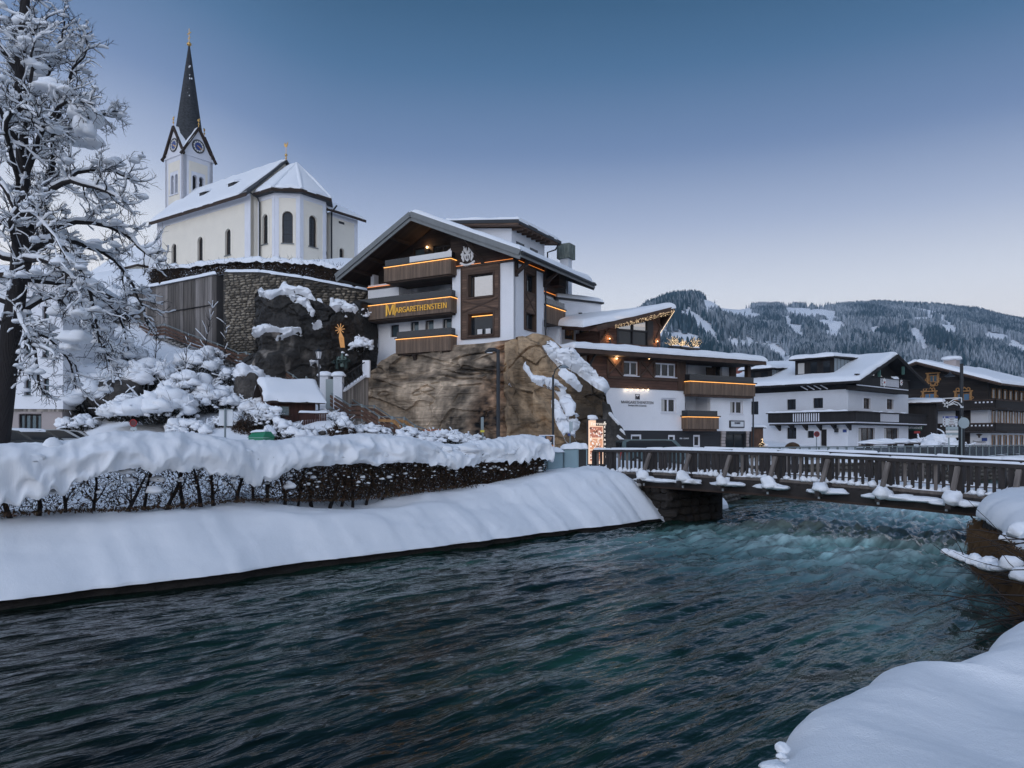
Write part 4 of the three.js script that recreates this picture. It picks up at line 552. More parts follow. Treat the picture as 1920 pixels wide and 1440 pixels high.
// white flat-roofed extension behind the rock, and the annex with its wing (same direction)
const thB = 0.5358;
const EX = new Frame(P(1048, 640, 57.5).x, 9.4, 57.5, thB), AN = new Frame(6.6, 1.6, 52, thB);
{
  const h = EX.thing('hotel_extension', 'plain white flat roofed extension with two lit windows right of the hotel', 'building'), f = (x, y, k) => EX.front(x, y, k), x1 = f(1127, 600)[0], yt = f(1088, 566)[1];
  const w = [[f(1059, 0)[0], f(1078.5, 0)[0], f(1068, 637)[1], f(1068, 613.5)[1]], [f(1089.5, 0)[0], f(1107, 0)[0], f(1098, 637)[1], f(1098, 617.5)[1]]];
  part(h, 'wall', plate([[0, -1.5], [x1, -1.5], [x1, yt], [0, yt]], w.map((q) => rect(...q)), 0.3), M.white);
  part(h, 'wall', new MB().box(0, 0.3, -1.5, yt, -7, -0.31).box(x1 - 0.3, x1, -1.5, yt, -7, -0.31).box(0, x1, -1.5, yt, -7.3, -7.001), M.white);
  w.forEach((q, i) => { windowAt(h, ...q, 0, { mull: 0, frame: M.woodPine, glass: M.clear, bar: 0.09, set: 0.2, sill: M.trim }); part(h, 'room_wall', new MB().box(q[0] - 0.3, q[1] + 0.3, q[2] - 0.4, q[3] + 0.4, -2.2, -2.1), i ? M.woodPine : std(0.3, 0.36, 0.45)); });
  { const l = new THREE.PointLight(new THREE.Color().setRGB(1, 0.6, 0.25), 3.0); l.position.set((w[1][0] + w[1][1]) / 2, w[1][3] - 0.1, -1.2); l.name = 'room_light'; h.add(l); part(h, 'ceiling_lamp', new MB().ball(l.position.clone(), 0.1), M.lamp); }
  part(h, 'flat_roof', new MB().box(-0.35, x1 + 0.15, yt, yt + 0.14, -7.4, 0.2), M.black);
  part(h, 'roof_snow', snowSheet(v3(-0.3, yt + 0.14, 0.18), v3(x1 + 0.15, yt + 0.14, 0.18), v3(x1 + 0.15, yt + 0.14, -7.3), v3(-0.3, yt + 0.14, -7.3), 0.42, { seed: 5, cell: 0.3 }), M.snow);
  part(h, 'vent_pipe', new MB().tube([v3(f(1086.5, 0)[0], f(1086, 640)[1], 0.12), v3(f(1086.5, 0)[0], f(1086, 590)[1], 0.12)], 0.08, 8).cyl(f(1086.5, 0)[0], f(1086, 591)[1], f(1086, 587)[1], 0.12, 0.09, 0.16), M.iron);
  const vw = f(1103, 599); part(h, 'skylight', plate([[vw[0] - 0.45, vw[1] - 0.28], [vw[0] - 0.1, vw[1] - 0.35], [vw[0] + 0.5, vw[1] + 0.02], [vw[0] + 0.45, vw[1] + 0.1], [vw[0] - 0.45, vw[1] + 0.12]], [], 0.02).translate(0, 0, 0.02), M.glassTeal);
  // stair tower stub behind, under the big roof
  part(h, 'upper_wall', new MB().box(0.5, 2.2, yt, f(1065, 541)[1], -6.5, -3.5), M.white);
  part(h, 'upper_roof', new MB().box(0.1, 2.8, f(1065, 541)[1], f(1065, 541)[1] + 0.3, -7, -3.1), M.woodTrim);
  part(h, 'roof_snow', snowSheet(v3(0.3, f(1065, 541)[1] + 0.3, -3.2), v3(2.85, f(1065, 541)[1] + 0.3, -3.2), v3(2.85, f(1065, 541)[1] + 0.3, -6.9), v3(0.3, f(1065, 541)[1] + 0.3, -6.9), 0.4, { seed: 6 }), M.snow);
}
{
  const h = AN.thing('hotel_annex', 'three storey annex with brown timber top floor, white middle and charcoal base', 'building'), f = (x, y, k) => AN.front(x, y, k), X = (px, k) => f(px, 700, k)[0], Y = (px, py, k) => f(px, py, k)[1];
  const xa = X(1104), xw = X(1284), xe = X(1409), yB = Y(1180, 807), yM = Y(1180, 728.5), yE = Y(1180, 656), Lp = 1.7;
  const uw = [[X(1168.5), X(1196), Y(1182, 704.5), Y(1182, 677.5)], [X(1227), X(1266.5), Y(1247, 707), Y(1247, 681)]];
  const mw = [[X(1240), X(1268), Y(1254, 774), Y(1254, 746.5)], [X(1369), X(1393), Y(1381, 776.5), Y(1381, 751)]], lg = [X(1284), X(1332), Y(1308, 785), Y(1308, 744)];
  part(h, 'timber_wall', plate([[xa, yM], [xw, yM], [xw, yE + 0.3], [xa, yE + 0.3]], uw.map((q) => rect(...q)), 0.3).translate(0, 0, 0.05), M.woodBrown);
  part(h, 'wall', plate([[xa, yB], [xe, yB], [xe, yM - 0.002], [xa, yM - 0.002]], [...mw.map((q) => rect(...q)), rect(...lg)], 0.3), M.white);
  const bw = [[X(1184), X(1204), 0.9, Y(1194, 814.5)], [X(1254), X(1267), 0.9, Y(1260, 815.5)], [X(1301), X(1314), Y(1308, 838), Y(1308, 815.5)], [X(1361), X(1399), 0.3, Y(1380, 813)]];
  part(h, 'base_wall', plate([[xa - 1, -0.4], [xe, -0.4], [xe, yB - 0.002], [xa - 1, yB - 0.002]], bw.map((q) => rect(...q)), 0.3).translate(0, 0, -0.06), M.charcoal);
  part(h, 'wall', new MB().box(xa, xa + 0.3, -0.4, yE + 0.3, -9, -0.32).box(xe - 0.3, xe, -0.4, yM - 0.1, -9, -0.32).box(xa, xe, -0.4, yE + 0.3, -9.3, -9.001).box(xw, xe, yM - 0.2, yM, -9, -0.31), M.white);
  uw.forEach((q, i) => windowAt(h, ...q, 0.05, { mull: i ? 2 : 1, frame: M.trim, glass: M.glassDim, bar: 0.1, set: 0.1, sill: M.trim }));
  mw.forEach((q, i) => windowAt(h, ...q, 0, { mull: 1, frame: M.trim, glass: M.glassDim, bar: 0.11, set: 0.12, sill: M.trim, curtain: true }));
  bw.slice(0, 3).forEach((q) => windowAt(h, ...q, -0.06, { mull: 0, frame: M.trim, glass: M.glassDim, bar: 0.13, set: 0.04 }));
  windowAt(h, ...bw[3], -0.06, { mull: 1, frame: M.black, glass: M.glass, bar: 0.07, set: 0.15, name: 'shop_window' });
  // framing on the timber floor
  const tb = new MB(), bx = (x0, x1, y0, y1, z1) => tb.box(x0, x1, y0, y1, 0.052, z1);
  bx(X(1138), X(1270), Y(1182, 708.5) - 0.1, Y(1182, 707.5), 0.12); bx(xw - 0.75, xw, yM, yE, 0.11);
  for (const px of [1138.5, 1166.5, 1198, 1225.5, 1268.5]) bx(X(px) - 0.08, X(px) + 0.08, Y(1182, 707), Y(1182, 672), 0.115);
  for (const [a, b] of [[1139, 1166], [1199, 1225]]) { tb.beam(v3(X(a), Y(1182, 705), 0.09), v3(X(b), Y(1182, 674), 0.09), 0.08, 0.14); tb.beam(v3(X(a), Y(1182, 674), 0.094), v3(X(b), Y(1182, 705), 0.094), 0.08, 0.14); bx(X(a), X(b), Y(1182, 674), Y(1182, 672.5), 0.12); }
  part(h, 'timber_framing', tb, M.woodTrim);
  for (const px of [1152.5, 1213]) { const x = X(px), y = Y(px, 669); part(h, 'wall_lamp', new MB().box(x - 0.14, x + 0.14, y - 0.08, y + 0.1, 0.05, 0.2), M.iron); bulb(h, v3(x, y - 0.14, 0.24), 0.06, 2.0); }
  // loggias and balconies
  const wallIn = (x0, x1, y0, y1, d, doors, wm) => { part(h, 'loggia_wall', plate(rect(x0, x1, y0, y1), doors.map((q) => rect(...q)), 0.2).translate(0, 0, -d), wm); doors.forEach((q) => windowAt(h, ...q, -d, { mull: 0, frame: M.trim, glass: M.glassDim, bar: 0.08, name: 'balcony_door', set: 0.08 })); };
  const yU = Y(1340, 739), yL = Y(1315, 806);
  wallIn(xw, xe, yM, yE + 0.3, Lp, [[X(1284) + 0.9, X(1284) + 1.9, yM + 0.2, yM + 2.3], [X(1365), X(1385), yM + 0.2, yM + 2.3]], M.whiteOld);
  part(h, 'timber_wall', new MB().box(xw - 0.15, xw - 0.001, yM, yE + 0.3, -Lp, -0.26).box(X(1398), xe, yM, yE + 0.25, -Lp + 0.01, -Lp + 0.15).box(xe - 0.4, xe - 0.05, yM, yE + 0.2, -0.35, 0), M.woodTrim);
  part(h, 'privacy_screen', new MB().box(X(1336, 0) + 0.2, X(1353), yM + 0.2, Y(1345, 687), -0.9, -0.82).box(X(1353), X(1356), yM + 0.2, Y(1345, 686), -0.95, -0.77), M.woodDark);
  wallIn(lg[0], lg[1], lg[2] - 0.5, lg[3] + 0.2, 1.5, [[lg[0] + 0.1, lg[0] + 0.55, lg[2] - 0.3, lg[3] - 0.4], [lg[0] + 0.7, lg[0] + 1.5, lg[2] - 0.3, lg[3] - 0.4]], M.whiteOld);
  part(h, 'loggia_wall', new MB().box(lg[1], lg[1] + 0.2, lg[2] - 0.5, lg[3] + 0.2, -1.5, -0.31).box(lg[0] - 0.2, lg[0], lg[2] - 0.5, lg[3] + 0.2, -1.5, -0.31), M.whiteOld);
  const bal = (name, x0, x1, yT, hB, zb, gh) => { const g = new THREE.Group(); g.name = name; h.add(g);
    part(g, 'parapet', new MB().box(x0, x1, yT - hB, yT, zb - 0.07, zb).box(x0, x0 + 0.07, yT - hB, yT, 0.02, zb - 0.07).box(x1 - 0.07, x1, yT - hB, yT, 0.02, zb - 0.07), M.woodBalcony);
    part(g, 'floor_slab', new MB().box(x0 + 0.1, x1 - 0.1, yT - hB - 0.16, yT - hB + 0.1, 0.02, zb - 0.1), M.woodTrim);
    part(g, 'cap_rail', new MB().box(x0 - 0.1, x1 + 0.1, yT + 0.05, yT + 0.13, zb - 0.2, zb + 0.1).box(x0 - 0.1, x0 + 0.15, yT + 0.05, yT + 0.13, 0, zb - 0.2), M.black);
    led(g, v3(x0, yT + 0.02, zb + 0.02), v3(x1, yT + 0.02, zb + 0.02), M.led, 2.0, v3(0, -0.85, 0.5).normalize()); led(g, v3(x0 - 0.02, yT + 0.02, 0.1), v3(x0 - 0.02, yT + 0.02, zb), M.led, 2.0, v3(-0.5, -0.85, 0).normalize());
    part(g, 'glass_guard', new MB().box(x0 + 0.05, x1 - 0.05, yT + 0.13, yT + gh, zb - 0.12, zb - 0.1).box(x0 + 0.05, x0 + 0.07, yT + 0.13, yT + gh, 0, zb - 0.12), M.smoke); };
  bal('upper_balcony', X(1294, 0.7), X(1416, 0.7), Y(1340, 717.5, 0.7), 0.9, 0.7, 0.55);
  bal('lower_balcony', X(1290, 0.7), X(1348, 0.7), Y(1315, 782.5, 0.7), 0.85, 0.7, 0.5);
  // signs: logo lettering under five small spots, framed board
  const ink = std(0.03, 0.03, 0.04), lx = X(1195), sgn = [words('MARGARETHENSTEIN', 0.19, 0.012, fontR, X(1224) - X(1164)).translate(lx, Y(1195, 754.5), 0.02), words('Boutique B&B & Gourmet', 0.11, 0.015, fontR, X(1212) - X(1178)).translate(lx, Y(1195, 760.5), 0.01), words('M', 0.24, 0.03).translate(lx, Y(1195, 745.5), 0.02)];
  const q = [X(1191), X(1199), Y(1195, 749), Y(1195, 739)], fr = new MB().box(q[0], q[0] + 0.03, q[2], q[3], 0.005, 0.03).box(q[1] - 0.03, q[1], q[2], q[3], 0.005, 0.03).box(q[0] + 0.03, q[1] - 0.03, q[3] - 0.03, q[3], 0.005, 0.03); part(h, 'lettering', merged([...sgn, fr]), ink);
  for (const px of [1173, 1182.5, 1193, 1202.5, 1212]) { const x = X(px), y = Y(px, 728.8); part(h, 'spot_lamp', new MB().cyl(x, y - 0.02, y + 0.1, 0.2, 0.05, 0.05, 8), M.iron); bulb(h, v3(x, y - 0.07, 0.2), 0.045, 0.14, M.lamp, [1, 0.85, 0.65]); }
  { const s0 = [X(1367), X(1394), Y(1381, 802), Y(1381, 788.5)], p = part(h, 'sign_board', new MB().box(...s0, 0.005, 0.1), M.black); part(p, 'sign_face', plate(rect(s0[0] + 0.1, s0[1] - 0.1, s0[2] + 0.08, s0[3] - 0.08), [], 0.01).translate(0, 0, 0.115), M.sign); part(p, 'lettering', words('RESTAURANT', 0.15, 0.01, font, 0.62).translate((s0[0] + s0[1]) / 2, (s0[2] + s0[3]) / 2 + 0.08, 0.12), ink); }
  for (const [a, b] of [[1352, 1360], [1399.5, 1404]]) { const g = []; const R = rng(9); for (let y = -0.3; y < yB - 0.15; y += 0.24) { const m = new MB(); m.box(X(a) + R() * 0.05, X(b) - R() * 0.05, y, y + 0.21, -0.059, 0.02 + R() * 0.06); g.push(m); } for (const m of g) part(h, 'stone', m, M.beige); }
  // roof
  const ez = 1.25, e0 = X(1076, ez), e1 = X(1436, ez), yl = Y(1085, 652, ez), yr = Y(1436, 677, ez);
  const rf = part(h, 'roof', new MB().hexa([v3(e0, yl - 0.28, ez), v3(e1, yr - 0.28, ez), v3(e1, yr - 0.28, -9.6), v3(e0, yl - 0.28, -9.6), v3(e0, yl, ez), v3(e1, yr, ez), v3(e1, yr, -9.6), v3(e0, yl, -9.6)]), M.woodDark);
  part(rf, 'fascia', new MB().beam(v3(e0, yl - 0.2, ez + 0.03), v3(e1, yr - 0.2, ez + 0.03), 0.05, 0.24), M.woodTrim);
  part(rf, 'roof_snow', snowSheet(v3(e0 + 0.02, yl, ez + 0.08), v3(e1 + 0.05, yr, ez + 0.08), v3(e1 + 0.05, yr, -9.5), v3(e0 + 0.02, yl, -9.5), 0.5, { seed: 8, cell: 0.2, lump: 0.2, ragged: 0.12 }), M.snow);
  part(h, 'downpipe', new MB().tube([v3(xe + 0.08, yM - 0.2, 0.1), v3(xe + 0.08, -0.2, 0.1)], 0.06, 8), M.iron);
  part(h, 'downpipe', new MB().tube([v3(X(1118), yE, 0.9), v3(X(1106), yE - 0.6, 0.6), v3(X(1101), yE - 1.1, 0.4), v3(X(1101), yE - 2.6, 0.3)], 0.08, 8), M.iron);
  // a bracket and wooden soffit at the eave ends
  part(h, 'bracket', new MB().beam(v3(xe, yE - 0.55, 0), v3(xe + 1.0, yE - 0.12, 0.4), 0.14, 0.16), M.woodTrim);
  const zn = X(1300); for (const [x, w2] of [[zn - 0.5, 0.5]]) part(h, 'notice', words('BAR · LOUNGE', 0.1, 0.01, font, 0.9).translate(X(1284), Y(1284, 822), -0.05), M.sign);
  // glazed wing on the roof
  const WG = AN, w = (px, py) => WG.front(px, py, -3.2), wz = -3.2;
  const k = thing('glazed_roof_wing', 'timber wing with slanted roof, trapezoid window and fairy lights above annex', 'building', AN.o.toArray(), AN.th);
  const gx0 = w(1125, 0)[0], gx1 = w(1238, 0)[0], g0 = w(1158, 0)[0], g1 = w(1215, 0)[0], yb2 = w(1180, 644)[1] - 0.4, top = (x) => lerp(w(1125, 617)[1], w(1238, 590)[1], (x - gx0) / (gx1 - gx0));
  const gl = [[g0, yb2 + 0.35], [g1, yb2 + 0.35], [g1, w(1215, 601.5)[1]], [g0, w(1158, 612.5)[1]]];
  part(k, 'timber_wall', plate([[gx0, yb2], [gx1, yb2], [gx1, top(gx1)], [gx0, top(gx0)]], [gl], 0.3).translate(0, 0, wz), M.woodBrown);
  part(k, 'timber_wall', new MB().box(gx0, gx0 + 0.3, yb2, top(gx0), -8.5, wz - 0.31).box(gx1 - 0.3, gx1, yb2, top(gx1), -8.5, wz - 0.31).box(gx0, gx1, yb2, top(gx0), -8.8, -8.501), M.woodBrown);
  const fb = new MB(), ym = w(1190, 621)[1], xm = w(1186.5, 0)[0], ft = (x) => lerp(gl[3][1], gl[2][1], (x - g0) / (g1 - g0));
  fb.box(g0 - 0.1, g0 + 0.08, yb2, gl[3][1], wz - 0.2, wz + 0.03); fb.box(g1 - 0.08, g1 + 0.5, yb2, gl[2][1], wz - 0.2, wz + 0.03); fb.box(xm - 0.06, xm + 0.06, yb2, ft(xm), wz - 0.2, wz + 0.02); fb.beam(v3(g0, w(1158, 617.5)[1], wz - 0.08), v3(g1, w(1215, 622)[1], wz - 0.08), 0.14, 0.14); fb.beam(v3(g0, gl[3][1], wz - 0.085), v3(g1, gl[2][1], wz - 0.085), 0.16, 0.14);
  const win = part(k, 'window', fb, M.black);
  const pane = (pts, m) => part(win, 'pane', plate(pts, [], 0.03).translate(0, 0, wz - 0.1), m);
  const yq = (x) => lerp(w(1158, 617.5)[1], w(1215, 622)[1], (x - g0) / (g1 - g0));
  for (const [a, b] of [[g0, xm], [xm, g1]]) { pane([[a, yq(a)], [b, yq(b)], [b, ft(b)], [a, ft(a)]], M.mirror); pane([[a, yb2 + 0.3], [b, yb2 + 0.3], [b, yq(b)], [a, yq(a)]], M.glass); }
  const tb2 = new MB(), D = (a, b) => tb2.beam(v3(...w(...a), wz + 0.05), v3(...w(...b), wz + 0.05), 0.08, 0.14); D([1127, 636], [1144, 616]); D([1133, 616], [1150, 637]); D([1226, 592], [1240, 616]); D([1238, 616], [1227, 642]); part(k, 'timber_framing', tb2, M.woodTrim);
  for (const [px, py] of [[1140, 635], [1229.5, 640]]) { const p = w(px, py); part(k, 'up_lamp', new MB().cyl(p[0], yb2, p[1] - 0.1, wz + 0.25, 0.07), M.iron); bulb(k, v3(p[0], p[1] - 0.02, wz + 0.2), 0.05, 0.9, M.lamp, [1, 0.5, 0.18]); }
  // roof: low at the left, sweeping up to a beak at the right
  const ra = w(1119, 612), rb = w(1266, 573.5), ez2 = wz + 1.1, ra2 = AN.front(1119, 612, ez2), rb2 = AN.front(1264, 576, ez2);
  const rr = part(k, 'roof', new MB().hexa([v3(ra2[0], ra2[1] - 0.35, ez2), v3(rb2[0], rb2[1] - 0.35, ez2), v3(rb2[0] + 0.3, rb2[1] - 0.1, -8.8), v3(ra2[0] - 1.5, ra2[1] + 0.6, -8.8), v3(ra2[0], ra2[1], ez2), v3(rb2[0], rb2[1], ez2), v3(rb2[0] + 0.3, rb2[1] + 0.25, -8.8), v3(ra2[0] - 1.5, ra2[1] + 0.95, -8.8)]), M.woodBrown);
  part(rr, 'fascia', new MB().beam(v3(ra2[0], ra2[1] - 0.1, ez2 + 0.03), v3(rb2[0], rb2[1] - 0.1, ez2 + 0.03), 0.05, 0.3), M.woodTrim);
  part(rr, 'roof_snow', snowSheet(v3(ra2[0] - 1.2, ra2[1] - 0.12, ez2 + 0.02), v3(rb2[0] + 0.1, rb2[1], ez2 + 0.02), v3(rb2[0] + 0.4, rb2[1] + 0.25, -8.7), v3(ra2[0] - 2.2, ra2[1] + 0.95, -8.7), 0.48, { seed: 15, cell: 0.25, lump: 0.1 }), M.snow);
  part(k, 'side_soffit', new MB().hexa([v3(gx1, w(1238, 627)[1], wz - 0.3), v3(gx1 + 0.06, w(1238, 627)[1], wz - 0.3), v3(gx1 + 0.06, w(1238, 627)[1], -8), v3(gx1, w(1238, 627)[1], -8), v3(rb2[0] - 0.15, rb2[1] - 0.36, ez2 - 0.1), v3(rb2[0], rb2[1] - 0.36, ez2 - 0.1), v3(rb2[0] + 0.1, rb2[1] - 0.2, -8.5), v3(rb2[0], rb2[1] - 0.2, -8.5)]), M.woodDark);
  const R = rng(5), fl = new MB(); for (let i = 0; i < 230; i++) { const t = R(); fl.ball(v3(lerp(lerp(ra2[0], rb2[0], 0.22), rb2[0] - 0.1, t), lerp(lerp(ra2[1], rb2[1], 0.22), rb2[1], t) - 0.22 - R() * 0.3, ez2 + 0.06), 0.016, 1, 1, 1, 4); } for (let i = 0; i < 46; i++) { const t = i / 46; fl.ball(v3(lerp(rb2[0], gx1 + 0.05, t), lerp(rb2[1] - 0.3, w(1238, 627)[1], t), lerp(ez2, wz - 0.2, t) + 0.03), 0.025, 1, 1, 1, 4); }
  stuff(part(k, 'fairy_lights', fl, M.fairy));
  { const l = new THREE.RectAreaLight(new THREE.Color().setRGB(1, 0.7, 0.4), 0.25, (rb2[0] - ra2[0]) * 0.75, 0.3); l.position.set(lerp(ra2[0], rb2[0], 0.6), lerp(ra2[1], rb2[1], 0.6) - 0.35, ez2 + 0.12); l.rotation.x = -1.0; l.name = 'fairy_light_glow'; k.add(l); }
  // three lit shrubs in planters at the roof edge
  for (const [px, py, hh, ww] of [[1263, 650, 19, 17], [1280.5, 652, 14, 14], [1302, 654, 22, 20]]) {
    const p = AN.front(px, py, 0.1), t = thing('lit_shrub', px < 1270 ? 'left lit shrub with fairy lights on annex roof edge beside the wing' : px < 1290 ? 'smallest lit shrub with fairy lights, middle of three on the annex roof' : 'right and largest lit shrub with fairy lights on the annex roof edge', 'plant', AN.at(p[0], p[1] - 0.25, 0.1).toArray(), AN.th, 'lit shrubs on the annex roof');
    const tw = new MB(), ll = new MB(), s = 53 / F, Q = rng(px); for (let i = 0; i < 26; i++) { const a = Q() * 6.28, el = 0.25 + Q() * 1.3, L = hh * s * (0.65 + 0.4 * Q()), d = v3(Math.cos(a) * Math.cos(el) * ww / hh, Math.sin(el), Math.sin(a) * Math.cos(el) * ww / hh), e = d.clone().multiplyScalar(L).add(v3(0, 0.3, 0)); tw.tube([v3(0, 0.25, 0), e], [0.02, 0.008], 4, false); for (let j = 2; j < 8; j++) ll.ball(v3(0, 0.25, 0).lerp(e, j / 7).add(v3((Q() - 0.5) * 0.07, (Q() - 0.5) * 0.07, (Q() - 0.5) * 0.07)), 0.021, 1, 1, 1, 4); }
    part(t, 'planter', new MB().box(-0.3, 0.3, 0, 0.26, -0.3, 0.3), M.black); part(t, 'twigs', tw, M.twig); stuff(part(t, 'fairy_lights', ll, M.fairy)); part(t, 'snow_cap', blob(v3(0.1, 0.3, 0.1), 0.3, 0.1, 0.25, px), M.snow);
  }
}
// ---------- rock, church hill, church ----------
// broken, flat faces: every cell of an uneven net is a plane of its own depth and tilt
const facet = (x, y, seed) => { const X = Math.floor(x), Y = Math.floor(y); let best = 9, v = 0; for (let i = -1; i <= 1; i++) for (let j = -1; j <= 1; j++) { const a = hash(X + i, Y + j, seed), b = hash(X + i, Y + j, seed + 50), dx = x - (X + i + a), dy = y - (Y + j + b), d = dx * dx + dy * dy; if (d < best) { best = d; v = (a - 0.5) * 0.5 + dx * (b - 0.5) * 0.9 + dy * (a - 0.6) * 0.9; } } return v; };
const crackAt = (s, y, seed) => { const w = fbm(s * 0.22, y * 0.25, seed + 31, 3), c = Math.abs(fbm(s * 0.2 + w * 1.6, y * 0.34 + w, seed + 37, 3)), e = Math.abs(fbm(s * 0.55 + w, y * 0.8 - w * 2, seed + 41, 3)); return Math.max(smooth(0.045, 0, c), 0.6 * smooth(0.035, 0, e) * smooth(-0.05, 0.2, w)); };
// where a world point is seen from the river bank, in pixels: used to lay snow along measured ledges
const toPx = (p) => [960 - F * p.x / p.z, HZ + F * (p.y - EYE) / p.z];
function ledge(list) { return (p) => { const [x, y] = toPx(p); let m = 0; for (const [ax, ay, bx, by, w] of list) { const t = clamp(((x - ax) * (bx - ax) + (y - ay) * (by - ay)) / ((bx - ax) ** 2 + (by - ay) ** 2)), d = Math.hypot(x - lerp(ax, bx, t), y - lerp(ay, by, t)) / w; m = Math.max(m, 1.25 - d); } return m + 0.55 * fbm(p.x * 0.9, p.y * 0.9, p.z * 0.9, 3); }; }
// a cliff: base line a -> b (plan X, Z), from base(u) up to top(u), bulging out; snow lies where it is flat enough
function cliff(name, label, { a, b, base, top, bulge, n, crack = 0, dip = 0.12, nu = 120, nv = 70, seed = 0, rough = 0.5, mat, color, snow = 0.5, snowT = 0.2, snowMask, ledges, category = 'rock', curl = 0.8, strata = 0, fold = 0, ends = 2 }) {
  const dx = b[0] - a[0], dz = b[1] - a[1], L = Math.hypot(dx, dz), out = n ?? [dz / L, -dx / L];       // outward in plan (X, Z)
  const q = (u, v) => {
    const y0 = base(u), y1 = top(u), y = lerp(y0, y1, v), X = a[0] + dx * u, Z = a[1] + dz * u, s = X + Z;
    let d = bulge(u, v) * Math.pow(Math.max(0, 1 - Math.pow(v, 3)), curl);
    const w = fbm(s * 0.14 + seed, y * 0.14, seed, 3), r = 1 - Math.abs(fbm(s * 0.35 + w * 2, y * 0.22 + w, seed + 3, 4)) * 2, st = strata ? strata * (Math.abs(((y * 0.55 + s * dip + w * 2.5) % 1 + 1) % 1 - 0.5) - 0.25) : 0;
    d += fold * (1 - 2 * Math.abs(fbm(s * 0.42 + w, y * 0.1, seed + 21, 3))) - ends * (1 - smooth(0, 0.07, u) * smooth(1, 0.95, u)); d += rough * (1.5 * w + 0.5 * r + 0.5 * fbm(s * 1.3, y * 0.9, seed + 7, 4)) + st;
    if (crack) d += 0.55 * facet(s * 0.7, y * 0.62 + s * 0.12, seed);
    if (crack) d -= crack * 0.28 * crackAt(s, y, seed);
    return v3(X + out[0] * d, y + rough * 0.3 * fbm(s * 0.7, y * 0.7, seed + 11, 3) * (v > 0.02 ? 1 : 0), -(Z + out[1] * d));
  };
  const pts = [], g = gridGeo(nu, nv, (u, v) => { const p = q(u, v); pts.push(p); return p; }, { uvOf: (p) => [p.x * 0.8 - p.z * 0.6, p.y], color: color ? (p, i, j) => color(p, i / nu, j / nv) : undefined });
  const t = thing(name, label, category), m = part(t, 'rock_face', g, mat);
  if (snow < 2) {
    const N = g.attributes.normal, keepAt = [], up = (k) => { const p = pts[k]; if (ledges) return 0.35 + ledges(p) * 0.75; return Math.abs(N.getY(k)) * Math.sign(N.getY(k)) + 0.5 * fbm(p.x * 0.5, p.y * 0.5, p.z * 0.5 + seed, 3) + (snowMask ? snowMask(p, (k % (nu + 1)) / nu, Math.floor(k / (nu + 1)) / nv) : 0); };
    for (let k = 0; k < pts.length; k++) keepAt.push(smooth(snow - 0.06, snow + 0.2, up(k)));
    const sg = gridGeo(nu, nv, (u, v, i, j) => { const k = j * (nu + 1) + i, p = pts[k], h = keepAt[k] * snowT * (0.8 + 0.7 * fbm(p.x, p.y, p.z, 2)) - 0.03; return v3(p.x + N.getX(k) * h, p.y + Math.abs(N.getY(k)) * h + 0.4 * h, p.z + N.getZ(k) * h); }, { keep: (i, j) => { const k = j * (nu + 1) + i; return keepAt[k] + keepAt[k + 1] + keepAt[k + nu + 1] + keepAt[k + nu + 2] > 0.03; } });
    part(t, 'snow_cover', sg, M.snow);
  }
  return t;
}
const linePx = (list) => (u, px0, px1) => { const x = lerp(px0, px1, u); return curve(list, x); };
